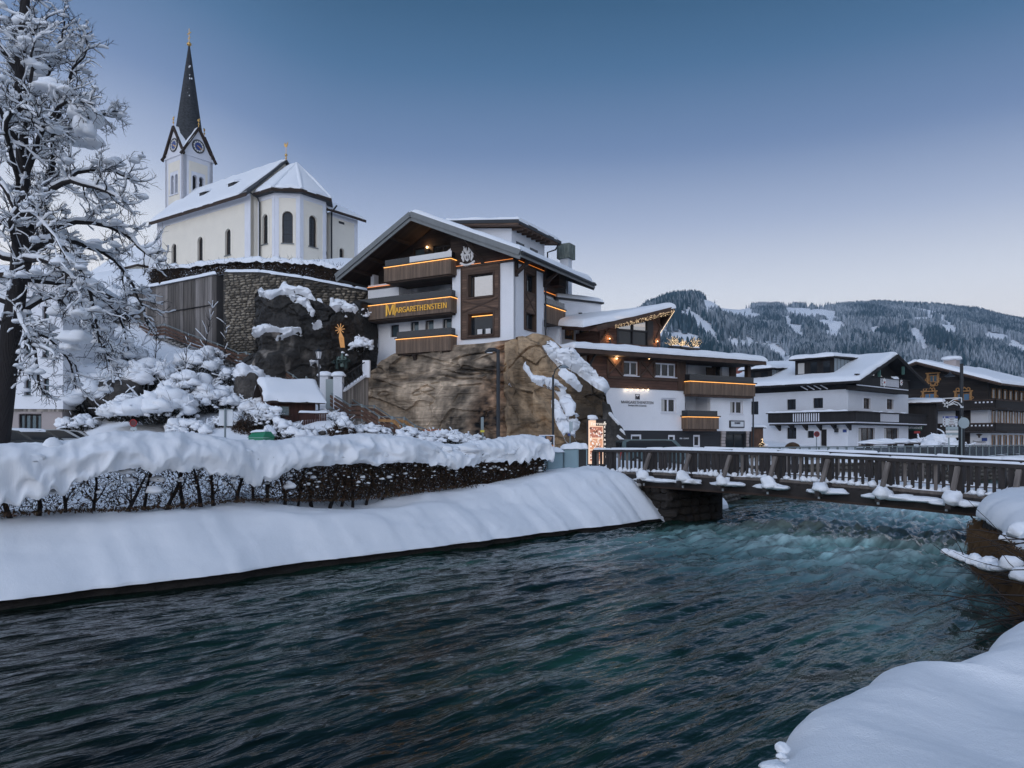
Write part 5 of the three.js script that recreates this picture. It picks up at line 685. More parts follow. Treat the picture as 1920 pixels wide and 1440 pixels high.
{
  // the tan, masonry-smoothed rock under the hotel
  const a0 = P(640, 800, 57.2), b0 = P(1012, 830, 48.8);
  const topL = [[628, 752], [655, 728], [690, 702], [706, 697.5], [756, 664], [800, 655], [850, 648], [960, 641], [985, 636], [1030, 655]], H = (px, py, Z) => EYE + (HZ - py) / F * Z;
  cliff('hotel_rock', 'big tan brown rock face carrying the hotel, cracked and streaked', { a: [a0.x, 57.2], b: [b0.x, 48.8], nu: 300, nv: 170, seed: 2, rough: 0.36, strata: 0.16, curl: 0.5, ends: 0, crack: 1, mat: M.rockTan, snow: 1.15, snowT: 0.12,
    base: (u) => 2.2, top: (u) => { const px = lerp(640, 1012, u); return H(px, curve(topL, px), lerp(57.3, 48.9, u)); },
    bulge: (u, v) => 0.2 + 0.7 * (1 - v) + smooth(0.3, 0.62, u) * 1.1 * Math.pow(1 - v, 0.7) + smooth(0.55, 0.8, u) * (0.6 * (1 - v) + 0.4 * smooth(0.9, 0.4, v)) - 0.9 * smooth(0.9, 1, u) * (1 - v) + 0.5 * smooth(0.5, 0, v) * smooth(0.2, 0, u) * 0,
    color: (p, u, v) => { const n = fbm(p.x * 0.4, p.y * 0.4, p.z * 0.4 + 4, 4), k = fbm(p.x * 0.16, p.y * 0.2, p.z * 0.16, 3), red = smooth(0.72, 0.9, u + 0.2 * n), wet = smooth(0.05, 0.3, n + 0.4 * (u - 0.7)), pale = smooth(0.05, 0.3, k) * (1 - red), st = 0.75 + 0.5 * fbm(p.x * 2.2, p.y * 0.14, p.z * 2.2, 3); const cr = crackAt(p.x - p.z, p.y, 2), pat = fbm(p.x * 0.9 + 3, p.y * 1.1, p.z * 0.9, 4) + 0.7 * fbm(p.x * 3.1, p.y * 4.5, p.z * 3.1, 4) + 0.35 * fbm(p.x * 0.4, p.y * 3.4 + fbm(p.x, p.y, 3, 2) * 2, 5, 3), vein = smooth(0.05, 0.0, Math.abs(fbm(p.x * 0.5 + 8, p.y * 0.55, p.z * 0.5, 4) - 0.12)) * smooth(0.42, 0.55, u) * smooth(0.75, 0.6, u) * smooth(-0.1, 0.2, pat), dark = smooth(0.1, 0.3, fbm(p.x * 0.35, p.y * 0.7, p.z * 0.3 + 6, 4) + 0.25 * (u - 0.5)); const b = clamp(0.6 + 0.5 * n + 0.45 * pat + 0.16 * pale - 0.28 * wet * red - 0.2 * dark - 0.12 * smooth(0.5, 0.75, u)) * st * (1 - 0.72 * cr) + 0.35 * vein; return [b * 1.0, b * (0.92 - 0.2 * red), b * (0.86 - 0.3 * red)]; } });
  // the natural rock on its right, running down to the street, snow in its ledges
  const a1 = P(948, 835, 47.5), b1 = P(1142, 850, 46.5), top1 = [[948, 648], [972, 638], [1000, 634], [1030, 640], [1060, 662], [1090, 688], [1118, 708], [1136, 726], [1142, 760]];
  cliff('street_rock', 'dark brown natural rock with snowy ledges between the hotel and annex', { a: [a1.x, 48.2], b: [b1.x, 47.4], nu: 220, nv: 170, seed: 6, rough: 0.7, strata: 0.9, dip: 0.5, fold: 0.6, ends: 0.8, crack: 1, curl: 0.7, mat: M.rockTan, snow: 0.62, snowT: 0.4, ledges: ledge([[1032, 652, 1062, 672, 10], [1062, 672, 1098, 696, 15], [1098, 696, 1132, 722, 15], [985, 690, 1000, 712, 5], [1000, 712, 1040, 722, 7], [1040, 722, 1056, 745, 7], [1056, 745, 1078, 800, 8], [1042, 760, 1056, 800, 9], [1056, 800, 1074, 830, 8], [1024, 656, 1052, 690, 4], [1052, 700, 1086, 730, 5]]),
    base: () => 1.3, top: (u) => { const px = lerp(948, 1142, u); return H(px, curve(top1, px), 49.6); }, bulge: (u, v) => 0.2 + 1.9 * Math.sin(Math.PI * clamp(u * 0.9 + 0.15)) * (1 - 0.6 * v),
    snowMask: (p, u, v) => { const band = (c, w, s) => Math.exp(-Math.pow((u - c - s * (1 - v)) / w, 2)); return 1.05 * band(0.72, 0.13, -0.1) * smooth(0.5, 0.72, v) + 0.85 * band(0.42, 0.055, 0.24) * smooth(0.95, 0.8, v) + 0.7 * band(0.28, 0.04, 0.3) * smooth(0.8, 0.6, v) + 0.65 * band(0.55, 0.06, 0.2) * smooth(0.6, 0.3, v) - 0.45; },
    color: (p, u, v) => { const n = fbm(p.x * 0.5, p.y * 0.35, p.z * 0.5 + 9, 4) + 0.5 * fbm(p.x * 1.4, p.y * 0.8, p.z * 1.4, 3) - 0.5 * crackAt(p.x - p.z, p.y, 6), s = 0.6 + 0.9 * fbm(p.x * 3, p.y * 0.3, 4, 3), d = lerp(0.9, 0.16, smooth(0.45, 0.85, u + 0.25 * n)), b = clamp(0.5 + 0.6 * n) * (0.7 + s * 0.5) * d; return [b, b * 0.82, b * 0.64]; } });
  // low dark rock tongue in front of the annex
  const a2 = P(1128, 850, 46), b2 = P(1186, 850, 46), top2 = [[1128, 752], [1146, 758], [1156, 782], [1170, 800], [1180, 822], [1188, 850]];
  cliff('rock_tongue', 'low dark rock tongue with thin snow streaks in front of the annex wall', { a: [a2.x, 46.9], b: [b2.x, 46.9], nu: 60, nv: 60, seed: 9, rough: 0.3, strata: 0.25, mat: M.rockDark, snow: 0.7, snowT: 0.12, color: (p) => { const b = 0.35 + 0.6 * fbm(p.x * 0.8, p.y * 0.5, p.z, 4); return [b, b * 0.95, b * 0.85]; }, ledges: ledge([[1143, 775, 1160, 795, 2.5], [1164, 806, 1172, 814, 2.5], [1158, 818, 1168, 826, 4]]), base: () => 1.4, top: (u) => { const px = lerp(1128, 1187, u); return Math.max(1.5, H(px, curve(top2, px), 46.9)); }, bulge: (u, v) => 0.9 * (1 - v) });
  // wet dark grotto rock under the church wall
  const a3 = P(472, 760, 57.5), b3 = P(700, 745, 55.5), top3 = [[468, 700], [474, 625], [482, 585], [500, 552], [530, 545], [560, 545], [592, 556], [612, 572], [636, 582], [655, 578], [676, 574], [700, 575]];
  cliff('grotto_rock', 'black wet rock with hanging snow below the church wall', { a: [a3.x, 57.4], b: [b3.x, 55.6], nu: 180, nv: 130, seed: 13, rough: 1.0, strata: 0.2, fold: 1.1, curl: 0.45, mat: M.rockDark, snow: 0.72, snowT: 0.4, crack: 0.8, color: (p, u, v) => { const st = fbm(p.x * 1.7, p.y * 0.16, p.z * 1.7, 4), n = fbm(p.x * 0.4, p.y * 0.3, 7, 3), pale = smooth(0.06, 0.24, st) * smooth(-0.15, 0.2, n), holeShade = smooth(0.55, 0.68, u), b = lerp(0.2 + 0.2 * n, 1.7, pale * (1 - 0.75 * holeShade)) * (1 - 0.65 * holeShade); return [b * 1.02, b * 0.98, b * 0.9]; }, ledges: ledge([[490, 552, 508, 556, 5], [508, 556, 526, 547, 6], [526, 547, 560, 545, 8], [560, 545, 590, 556, 8], [590, 556, 622, 570, 5], [548, 560, 575, 570, 5], [575, 570, 586, 590, 5], [478, 630, 496, 616, 6], [496, 616, 530, 620, 6], [530, 620, 560, 622, 6], [520, 636, 545, 625, 4], [590, 615, 602, 612, 4], [632, 578, 664, 580, 7], [586, 682, 598, 688, 4], [455, 660, 478, 632, 4]]), base: (u) => 5.5, top: (u) => { const px = lerp(472, 700, u); return H(px, curve(top3, px), 57.0); },  // shade of the recess at the right end is put into the rock colour
    bulge: (u, v) => 0.3 + 1.5 * smooth(0, 0.25, u) * smooth(0.62, 0.35, u) * (1 - 0.4 * v) + 1.2 * smooth(0, 0.1, u) * smooth(0.5, 0.42, v) * smooth(0.55, 0.35, u) - 0.8 * smooth(0.64, 0.74, u) * smooth(0.9, 0.7, v),
    snowMask: (p, u, v) => 0.9 * smooth(0.9, 0.985, v) * smooth(0.02, 0.1, u) + 0.75 * Math.exp(-Math.pow((v - 0.5 - 0.05 * Math.sin(u * 30)) / 0.045, 2)) * smooth(0.04, 0.08, u) * smooth(0.46, 0.38, u) + 0.6 * Math.exp(-Math.pow((v - 0.86 + (u - 0.45) * 1.4) / 0.05, 2)) * smooth(0.36, 0.42, u) * smooth(0.62, 0.55, u) - 0.25 });
}
// retaining walls: weathered boarded wall left, rubble masonry right, snow on the copings
const TW = [[206, 70.5, 560], [231, 66.6, 548], [300, 64.3, 535.5], [406, 60.8, 514.5], [419, 60.2, 510], [486, 58.9, 510], [565, 58.3, 521], [664, 58.8, 540], [740, 60, 556]].map(([px, Z, py]) => P(px, py, Z));
function alongWall(t) { const n = TW.length - 1, i = Math.min(n - 1, Math.floor(t * n)); return TW[i].clone().lerp(TW[i + 1], t * n - i); }
{
  const t = thing('boarded_wall', 'tall weathered dark board clad retaining wall below the church, left part', 'wall'), R = rng(4);
  const wood = [0, 1, 2, 3].map((k) => std(0.17 + 0.09 * (k % 3), 0.15 + 0.083 * (k % 3), 0.135 + 0.08 * (k % 3), { map: again(T.stain, [0.9, 0.16]), bumpMap: again(T.stain, [0.5, 0.1]), bumpScale: 0.02, roughness: 0.95 }));
  for (let s = 0; s < 4; s++) { const a = TW[s === 0 ? 0 : s === 1 ? 1 : s === 2 ? 2 : 3], b = TW[s + 1]; if (s > 2) break; const L = a.distanceTo(b), n = Math.round(L / 0.52);
    for (let i = 0; i < n; i++) { const p = a.clone().lerp(b, i / n), q = a.clone().lerp(b, (i + 0.97) / n), y0 = ground(p.x, -p.z) - 2, d = (R() - 0.5) * 0.06, o = v3(0.3, 0, 0.95).multiplyScalar(d); const m = new MB(), th = v3(-0.1, 0, -0.3); const P0 = p.clone().add(o), Q0 = q.clone().add(o);
      m.hexa([v3(P0.x, y0, P0.z), v3(Q0.x, y0, Q0.z), v3(Q0.x + th.x, y0, Q0.z + th.z), v3(P0.x + th.x, y0, P0.z + th.z), P0, Q0, Q0.clone().add(th), P0.clone().add(th)]); part(t, 'board', m, wood[Math.floor(R() * 4)]); } 
    part(t, 'coping_snow', snowSheet(a.clone().add(v3(0.05, 0.02, 0.25)), b.clone().add(v3(0.05, 0.02, 0.25)), b.clone().add(v3(-0.2, 0.02, -0.5)), a.clone().add(v3(-0.2, 0.02, -0.5)), 0.28, { seed: s, cell: 0.16, ragged: 0.14 }), M.snow); }
  const e = TW[3]; part(t, 'end_pier', new MB().box(e.x, e.x + 0.65, 6, e.y - 0.05, e.z - 0.6, e.z + 0.05), M.woodBlack);
  part(t, 'ledge', new MB().beam(P(311, 586, 64).add(v3(0, 0, 0.12)), P(405, 571, 60.85).add(v3(0, 0, 0.12)), 0.1, 0.06), M.woodBlack);
}
{
  const t = thing('masonry_wall', 'curved rubble stone retaining wall with snowy coping around the church', 'wall'), R = rng(8), core = new MB(), stones = [], cols = [];
  const W = TW.slice(4);
  for (let s = 0; s + 1 < W.length; s++) {
    const a = W[s], b = W[s + 1], L = a.distanceTo(b), dir = b.clone().sub(a).setY(0).normalize(), o = v3(-dir.z, 0, dir.x), y0 = 5;
    core.hexa([v3(a.x, y0, a.z), v3(b.x, y0, b.z), v3(b.x - o.x * 0.7, y0, b.z - o.z * 0.7), v3(a.x - o.x * 0.7, y0, a.z - o.z * 0.7), a, b, b.clone().addScaledVector(o, -0.7), a.clone().addScaledVector(o, -0.7)]);
    for (let y = 6.5; y < Math.max(a.y, b.y) - 0.1; y += 0.2) for (let x = R() * 0.3; x < L; ) { const w = 0.25 + R() * 0.4, c = a.clone().lerp(b, clamp((x + w / 2) / L)), yt = c.y; if (y + 0.2 < yt) { const h = 0.15 + R() * 0.09, yy = y + (R() - 0.5) * 0.08, g = new THREE.IcosahedronGeometry(0.5, 0); g.scale(w * 1.02, h * 1.1, 0.26 + R() * 0.12); g.rotateZ((R() - 0.5) * 0.3); g.rotateY(-Math.atan2(dir.z, dir.x)); g.translate(c.x, yy, c.z); const k = (0.35 + R() * 1.1) * (0.95 + 0.9 * fbm(c.x * 0.4, y * 0.4, 2, 3)), n = g.attributes.position.count, cc = new Float32Array(n * 3); for (let i = 0; i < n; i++) cc.set([k * 1.02, k * 0.95, k * 0.84], i * 3); g.setAttribute('color', new THREE.BufferAttribute(cc, 3)); stones.push(g); } x += w + 0.03; }
    part(t, 'coping_snow', snowSheet(a.clone().addScaledVector(o, 0.12), b.clone().addScaledVector(o, 0.12), b.clone().addScaledVector(o, -0.75), a.clone().addScaledVector(o, -0.75), 0.24, { seed: s + 20, cell: 0.16, ragged: 0.12 }), M.snow);
  }
  part(t, 'wall_core', core, M.mortar); stuff(part(t, 'stones', mergeGeometries(stones), M.stone));
}
// terrace behind the walls, up to the church
struct('church_terrace', gridGeo(70, 50, (u, v) => { const w = alongWall(u), f = smooth(0, 0.32, v), back = v3(lerp(-62, 6, u), 21.9, -lerp(100, 96, u)), deep = v3(lerp(-110, 20, u), 21, -150); const p = v < 0.6 ? w.clone().lerp(back, v / 0.6) : back.clone().lerp(deep, (v - 0.6) / 0.4); p.y = lerp(w.y - 0.12, 21.8, f) + 0.25 * fbm(p.x * 0.4, p.z * 0.4, 3, 3) * f - (u > 0.86 ? (u - 0.86) * 50 : 0) * f; return p; }), M.snow);

// twigs with dry leaves for hedges and bushes: short crossing sticks and leaf-sized faces in a box
function hedgeTwigs(R, n, at, len = 0.35, r = 0.008) { const m = new MB(); for (let i = 0; i < n; i++) { const p = at(), d = v3(R() - 0.5, R() - 0.35, R() - 0.5).normalize().multiplyScalar(len * (0.5 + R())); m.tube([p, p.clone().addScaledVector(d, 0.5).add(v3((R() - 0.5) * 0.06, (R() - 0.5) * 0.06, 0)), p.clone().add(d)], [r, r * 0.8, r * 0.4], 3, false); } return m; }
function leafGeo(s = 1) { const m = new MB(); m.tri(v3(-0.5 * s, 0, 0), v3(0, 0.22 * s, 0.1 * s), v3(0.5 * s, 0, 0)); m.tri(v3(-0.5 * s, 0, 0), v3(0.5 * s, 0, 0), v3(0, -0.22 * s, 0.08 * s)); return m.geo(); }
const LEAF = leafGeo();
function leaves(parent, name, n, at, size, R, mat, spread = 0.4) { const im = new THREE.InstancedMesh(LEAF, mat, n), m = new THREE.Matrix4(), q = new THREE.Quaternion(), e = new THREE.Euler(); const c = new THREE.Color(); for (let i = 0; i < n; i++) { const p = at(), s = size * (0.6 + 0.8 * R()); q.setFromEuler(e.set(R() * 6.28, R() * 6.28, R() * 6.28)); im.setMatrixAt(i, m.compose(p, q, v3(s, s, s))); const k = 0.5 + R() * spread * 2.5; im.setColorAt(i, c.setRGB(k, k * (0.8 + 0.3 * R()), k * 0.8)); } im.name = name; im.castShadow = im.receiveShadow = true; parent.add(im); return stuff(im); }
{
  // clipped hedge round the churchyard
  const L = [[283, 70, 523], [340, 67, 516], [440, 64, 507], [520, 63, 505.5], [590, 62.6, 514], [640, 62.6, 522], [676, 63, 528]].map(([px, Z, py]) => P(px, py, Z)), tops = [1.0, 0.85, 0.8, 0.85, 0.95, 0.95, 0.9], R = rng(31);
  const t = thing('churchyard_hedge', 'dark clipped hedge under a snow roll round the churchyard', 'hedge'), n = L.length - 1, pos = (s) => { const i = Math.min(n - 1, Math.floor(s * n)); return [L[i].clone().lerp(L[i + 1], s * n - i), lerp(tops[i], tops[i + 1], s * n - i)]; };
  const at = () => { const [p, h] = pos(R()); return v3(p.x + (R() - 0.5) * 0.7, p.y - 0.5 + R() * (h + 0.45), p.z + (R() - 0.5) * 0.7); };
  part(t, 'twigs', hedgeTwigs(R, 2600, at, 0.5, 0.014), M.twig); leaves(t, 'leaves', 24000, at, 0.17, R, M.leaf);
  part(t, 'snow_cap', gridGeo(220, 12, (u, v) => { const [p, h] = pos(u), a = (v - 0.5) * 3.6, k = 1 + 0.45 * fbm(u * 38, v * 2, 3, 3), low = v < 0.15 || v > 0.85 ? 0.14 * fbm(u * 80, v * 5, 8, 2) : 0; return v3(p.x, p.y + h * 0.76 + 0.4 * k * Math.cos(a) + 0.18 * fbm(u * 26, 4, 1, 3) + low, p.z - Math.sin(a) * 0.5 * k); }), M.snow);
}
// ---------- the church ----------
const E0 = new Frame(-28.3, 21.4, 82, -0.62);
{
  // local x along the nave to its near (choir) end, z out of the long wall towards the river bank; the near corner of the nave is the origin
  const c = E0.thing('church', 'cream church with white trim, slender spire and snow covered roofs on the hill', 'church'), yE = 8.55, yR = 13.4, hw = 4.5, L = -18.6, f = (x, y, k = 0) => E0.front(x, y, k);
  const archWin = (parent, geoT, x, w, y0, y1) => { const z = -0.22, fr = part(parent, 'window', geoT(plate(arch(x - w / 2, x + w / 2, y0, y1), [arch(x - w / 2 + 0.09, x + w / 2 - 0.09, y0 + 0.09, y1 - 0.09)], 0.12).translate(0, 0, z)), M.woodTrim); part(fr, 'pane', geoT(plate(arch(x - w / 2 + 0.04, x + w / 2 - 0.04, y0 + 0.04, y1 - 0.04), [], 0.03).translate(0, 0, z - 0.05)), M.glass); const b = new MB(); for (let y = y0 + 0.5; y < y1 - 0.4; y += 0.5) b.box(x - w / 2 + 0.08, x + w / 2 - 0.08, y, y + 0.03, z - 0.06, z - 0.02); b.box(x - 0.015, x + 0.015, y0 + 0.1, y1 - 0.1, z - 0.06, z - 0.025); part(fr, 'glazing_bar', geoT(b), M.black); part(fr, 'sill', geoT(new MB().box(x - w / 2 - 0.12, x + w / 2 + 0.12, y0 - 0.12, y0, z, 0.1)), M.zinc); };
  const id = (g) => (g.isMB ? g.geo() : g);
  // a wall field: cream panel, windows, and white bands round its edges
  const field = (geoT, x0, x1, y1, wins, { l = 0.8, r = 0.8, topB = 0.7 } = {}) => {
    part(c, 'wall', geoT(plate(rect(x0, x1, -3, y1), wins.map(([x, w, a, b]) => arch(x - w / 2, x + w / 2, a, b)), 0.4)), M.cream);
    const t = new MB(); if (l) t.box(x0, x0 + l, -3, y1 - topB, -0.01, 0.05); if (r) t.box(x1 - r, x1, -3, y1 - topB, -0.01, 0.05); t.box(x0, x1, y1 - topB, y1, -0.01, 0.055); part(c, 'wall_trim', geoT(t), M.trim);
    for (const [x, w, a, b] of wins) { part(c, 'window_reveal', geoT(plate(arch(x - w / 2 - 0.28, x + w / 2 + 0.28, a - 0.2, b + 0.28), [arch(x - w / 2, x + w / 2, a, b)], 0.03).translate(0, 0, 0.035)), M.cream); archWin(c, geoT, x, w, a, b); }
  };
  const nw = (px0, yb, yt) => { const p = f(px0, yb), q = f(px0, yt); return [p[0], 1.05, p[1], q[1]]; };
  field(id, L, 0, yE, [nw(326.5, 493, 457), nw(375.5, 489, 444), nw(427.5, 478.5, 429)], { l: 1.0, r: 1.0, topB: 0.9 });
  const rotE = (g) => (g.isMB ? g.geo() : g).rotateY(Math.PI / 2);
  part(c, 'wall', new MB().box(L, L + 0.4, -3, yE, -2 * hw, -0.41).box(L + 0.4, 0, -3, yE, -2 * hw, -2 * hw + 0.4), M.cream);
  part(c, 'gable_wall', rotE(plate([[0, -3], [2 * hw, -3], [2 * hw, yE], [hw, yR - 0.3], [0, yE]], [], 0.4)), M.cream);
  part(c, 'gable_wall', rotE(plate([[0, -3], [2 * hw, -3], [2 * hw, yE], [hw, yR - 0.3], [0, yE]], [], 0.4)).translate(L + 0.4, 0, 0), M.cream);
  // nave roof
  const over = 0.75, sl = (yR - yE) / hw, ye = yE - over * sl * 0.55;
  const roofG = new MB().hexa([v3(L - 0.5, ye - 0.1, over), v3(0.35, ye - 0.1, over), v3(0.35, yR - 0.3, -hw), v3(L - 0.5, yR - 0.3, -hw), v3(L - 0.5, ye + 0.2, over), v3(0.35, ye + 0.2, over), v3(0.35, yR, -hw), v3(L - 0.5, yR, -hw)]).hexa([v3(L - 0.5, yR - 0.3, -hw), v3(0.35, yR - 0.3, -hw), v3(0.35, ye - 0.1, -2 * hw - over), v3(L - 0.5, ye - 0.1, -2 * hw - over), v3(L - 0.5, yR, -hw), v3(0.35, yR, -hw), v3(0.35, ye + 0.2, -2 * hw - over), v3(L - 0.5, ye + 0.2, -2 * hw - over)]);
  const rf = part(c, 'roof', roofG, M.shingle);
  part(rf, 'cornice', new MB().box(L, 0, yE - 0.22, yE + 0.1, 0.06, 0.42), M.trim);
  part(rf, 'fascia', new MB().box(L - 0.5, 0.36, ye - 0.16, ye + 0.22, over, over + 0.08), M.woodDark);
  // the near verge stays bare: dark shingles beside the snow
  part(rf, 'roof_snow', mergeGeometries([snowSheet(v3(L - 0.45, ye + 0.2, over + 0.03), v3(-1.4, ye + 0.2, over + 0.03), v3(-0.05, yR, -hw), v3(L - 0.45, yR, -hw), 0.34, { seed: 3, cell: 0.4, ragged: 0.2 }), snowSheet(v3(L - 0.45, yR, -hw), v3(0.3, yR, -hw), v3(0.3, ye + 0.2, -2 * hw - over), v3(L - 0.45, ye + 0.2, -2 * hw - over), 0.34, { seed: 5, cell: 0.5 })]), M.snow);
  for (const [px, py] of [[382, 364], [436, 346]]) { const k = f(px, py, -1.6), y = lerp(ye + 0.2, yR, (over + 1.6) / (hw + over)); const d = part(c, 'roof_vent', new MB().box(k[0] - 0.5, k[0] + 0.5, y - 0.1, y + 0.5, -1.9, -1.35), M.black); part(d, 'snow_cap', snowSheet(v3(k[0] - 0.75, y + 0.46, -1.2), v3(k[0] + 0.75, y + 0.46, -1.2), v3(k[0] + 0.75, y + 0.9, -2.4), v3(k[0] - 0.75, y + 0.9, -2.4), 0.26, { seed: px, cell: 0.15 }), M.snow); }
  // ridge ornament: gilt rooster on a rod
  { const g = part(c, 'weathervane', new MB().cyl(0.2, yR, yR + 1.7, -hw, 0.035, 0.025, 6).ball(v3(0.2, yR + 0.55, -hw), 0.17).ball(v3(0.2, yR + 0.2, -hw), 0.1, 1, 2, 1), M.gold); part(g, 'rooster', plate([[-0.3, 1.35], [-0.1, 1.2], [0.12, 1.2], [0.22, 1.45], [0.3, 1.62], [0.2, 1.75], [0.12, 1.55], [-0.08, 1.5], [-0.2, 1.78], [-0.36, 1.6]], [], 0.05).translate(0.2, yR + 0.25, -hw), M.gold); }
  // choir: half of an octagon at the near end
  const e = 4.8, w0 = 0.95, w1 = 2 * hw - 0.95, m0 = 2.75, A = [[0, w0], [2.9, w0], [e, m0], [e, w1 - (m0 - w0)], [2.9, w1], [0, w1]], yA = 8.45;
  for (let i = 0; i + 1 < A.length; i++) {
    const [x0, za] = A[i], [x1, zb] = A[i + 1], len = Math.hypot(x1 - x0, zb - za), th = Math.atan2(zb - za, x1 - x0), g = (q) => { const k = (q.isMB ? q.geo() : q); k.rotateY(th); k.translate(x0, 0, -za); return k; };
    field(g, 0, len, yA, i === 0 ? [[len * 0.42, 0.95, 3.0, 6.25]] : i === 4 ? [] : [[len * 0.5, 1.12, 2.9, 6.35]], { l: 0.42, r: 0.42, topB: 0.7 });
  }
  const AO = A.map(([x, z], i) => { const k = i === 0 || i === 5 ? [0, i ? 0.6 : -0.6] : i === 1 ? [0.3, -0.6] : i === 4 ? [0.3, 0.6] : [0.6, i === 2 ? -0.28 : 0.28]; return [x + k[0], z + k[1]]; }), top = v3(2.0, 12.5, -hw), ra = new MB(), eav = new MB(), sn = [];
  for (let i = 0; i + 1 < AO.length; i++) {
    const a = v3(AO[i][0], yA + 0.1, -AO[i][1]), b = v3(AO[i + 1][0], yA + 0.1, -AO[i + 1][1]), t0 = i === 0 ? v3(0, 12.5, -hw) : top, t1 = i === 4 ? v3(0, 12.5, -hw) : top;
    ra.quad(a, b, t1, t0); ra.quad(a.clone().add(v3(0, -0.3, 0)), v3(0.5, yA - 0.2, -hw), v3(0.5, yA - 0.2, -hw), b.clone().add(v3(0, -0.3, 0))); eav.beam(a.clone().add(v3(0, -0.12, 0)), b.clone().add(v3(0, -0.12, 0)), 0.12, 0.34);
    sn.push(snowSheet(a.clone().add(v3(0, 0.03, 0)), b.clone().add(v3(0, 0.03, 0)), t1.clone().add(v3(0, 0.03, 0)), t0.clone().add(v3(0.01, 0.03, 0)), 0.3, { seed: i + 30, cell: 0.28, ragged: 0.2, droop: 0.1 }));
  }
  const ar = part(c, 'choir_roof', ra, M.shingle); part(ar, 'eaves', eav, M.woodDark); part(ar, 'roof_snow', mergeGeometries(sn), M.snow);
  for (let i = 1; i < AO.length - 1; i++) part(ar, 'ridge_snow', new MB().tube([v3(AO[i][0], yA + 0.2, -AO[i][1]), v3(AO[i][0], yA + 0.2, -AO[i][1]).lerp(top, 0.5).add(v3(0, 0.1, 0)), top.clone().add(v3(0, 0.12, 0))], [0.16, 0.26, 0.18], 8), M.snow);
  part(c, 'downpipe', new MB().tube([v3(0.1, yE + 0.1, 0.5), v3(0.5, yE - 0.5, -0.5), v3(0.55, yE - 1, -0.75), v3(0.55, -3, -0.75)], 0.09, 8), M.iron);
  part(c, 'downpipe', new MB().tube([v3(4.4, yA, -w1 - 0.2), v3(3.6, yA - 0.7, -w1 - 0.12), v3(3.6, -3, -w1 - 0.12)], 0.09, 8), M.iron);
  // sacristy beyond the choir
  const sx = 3.3, z0 = -8.2, z1 = -12.4, ys = 7.9;
  const gS = (q) => { const k = q.isMB ? q.geo() : q; k.rotateY(Math.PI / 2); k.translate(sx, 0, z0); return k; };
  part(c, 'wall', new MB().box(-3, sx - 0.41, -3, ys, z1, z1 + 0.4).box(-3, sx - 0.41, -3, ys, z0 - 0.4, z0), M.cream);
  field(gS, 0, z0 - z1, ys, [[1.75, 0.72, 2.6, 4.1], [1.75, 0.72, 0.0, 1.2]], { l: 0, r: 0.5, topB: 0.5 });
  part(c, 'vent_slot', gS(new MB().box(1.3, 2.1, ys - 1.0, ys - 0.75, 0.02, 0.06)), M.black);
  const sr = [v3(sx + 0.7, ys + 0.05, z0 + 1.2), v3(sx + 0.7, ys + 0.05, z1 - 0.7), v3(-2, ys + 3.4, z1 + 1.4), v3(-2, ys + 3.6, z0 + 2)], srG = new MB().hexa([...sr.map((p) => p.clone().add(v3(0, -0.25, 0))), ...sr]);
  const s2 = part(c, 'sacristy_roof', srG, M.shingle); part(s2, 'roof_snow', snowSheet(sr[0].clone().add(v3(0, 0.02, 0)), sr[1].clone().add(v3(0, 0.02, 0)), sr[2].clone().add(v3(0, 0.02, 0)), sr[3].clone().add(v3(0, 0.02, 0)), 0.32, { seed: 44, cell: 0.25, ragged: 0.2 }), M.snow); part(s2, 'fascia', new MB().beam(sr[0].clone().add(v3(0.04, -0.12, 0)), sr[1].clone().add(v3(0.04, -0.12, 0)), 0.08, 0.3), M.woodDark);

  // tower: belfry, four clock gables, helm roof
  const S = 4.05, tx = -16.9, tz = -2.35, T0 = new THREE.Group(); T0.name = 'tower'; T0.position.set(tx - S / 2, 0, tz - S / 2); c.add(T0);
  const h = S / 2, yc = 17.35, yg = 21.0, faces = [0, 1, 2, 3].map((k) => (q) => { const g = q.isMB ? q.geo() : q; g.translate(0, 0, h); g.rotateY(k * Math.PI / 2); return g; });
  const bell = [arch(-0.78, -0.12, 12.6, 15), arch(0.12, 0.78, 12.6, 15)];
  faces.forEach((g, k) => {
    part(T0, 'wall', g(plate(rect(-h, h, -3, yc), bell, 0.45)), M.trim);
    part(T0, 'wall_field', g(plate(rect(-h + 0.75, h - 0.75, -3, yc - 0.75), [rect(-0.95, 0.95, 12.4, 15.4)], 0.03).translate(0, 0, 0.025)), M.cream);
    part(T0, 'belfry_opening', g(new MB().box(-0.9, 0.9, 12.5, 15.1, -0.6, -0.5)), M.black); part(T0, 'belfry_column', g(new MB().cyl(0, 12.6, 14.1, -0.1, 0.1, 0.09, 8).box(-0.16, 0.16, 14.1, 14.3, -0.25, 0.04).box(-1.05, 1.05, 12.42, 12.56, -0.3, 0.12)), M.trim);
    part(T0, 'gable', g(plate([[-h + 0.02, yc + 0.002], [h - 0.02, yc + 0.002], [0, yg - 0.25]], [], 0.3)), M.trim);
    const cl = part(T0, 'clock_face', g(new MB().tube([v3(0, yc + 1.35, 0.01), v3(0, yc + 1.35, 0.07)], 0.86, 28)), M.black);
    part(cl, 'clock_ring', g(new THREE.TorusGeometry(0.74, 0.05, 6, 28).translate(0, yc + 1.35, 0.075)), M.black);
    const rg = new THREE.RingGeometry(0.5, 0.8, 28); part(cl, 'hour_ring', g(rg.translate(0, yc + 1.35, 0.074)), M.frost); part(cl, 'clock_centre', g(new THREE.CircleGeometry(0.48, 24).translate(0, yc + 1.35, 0.075)), M.blue);
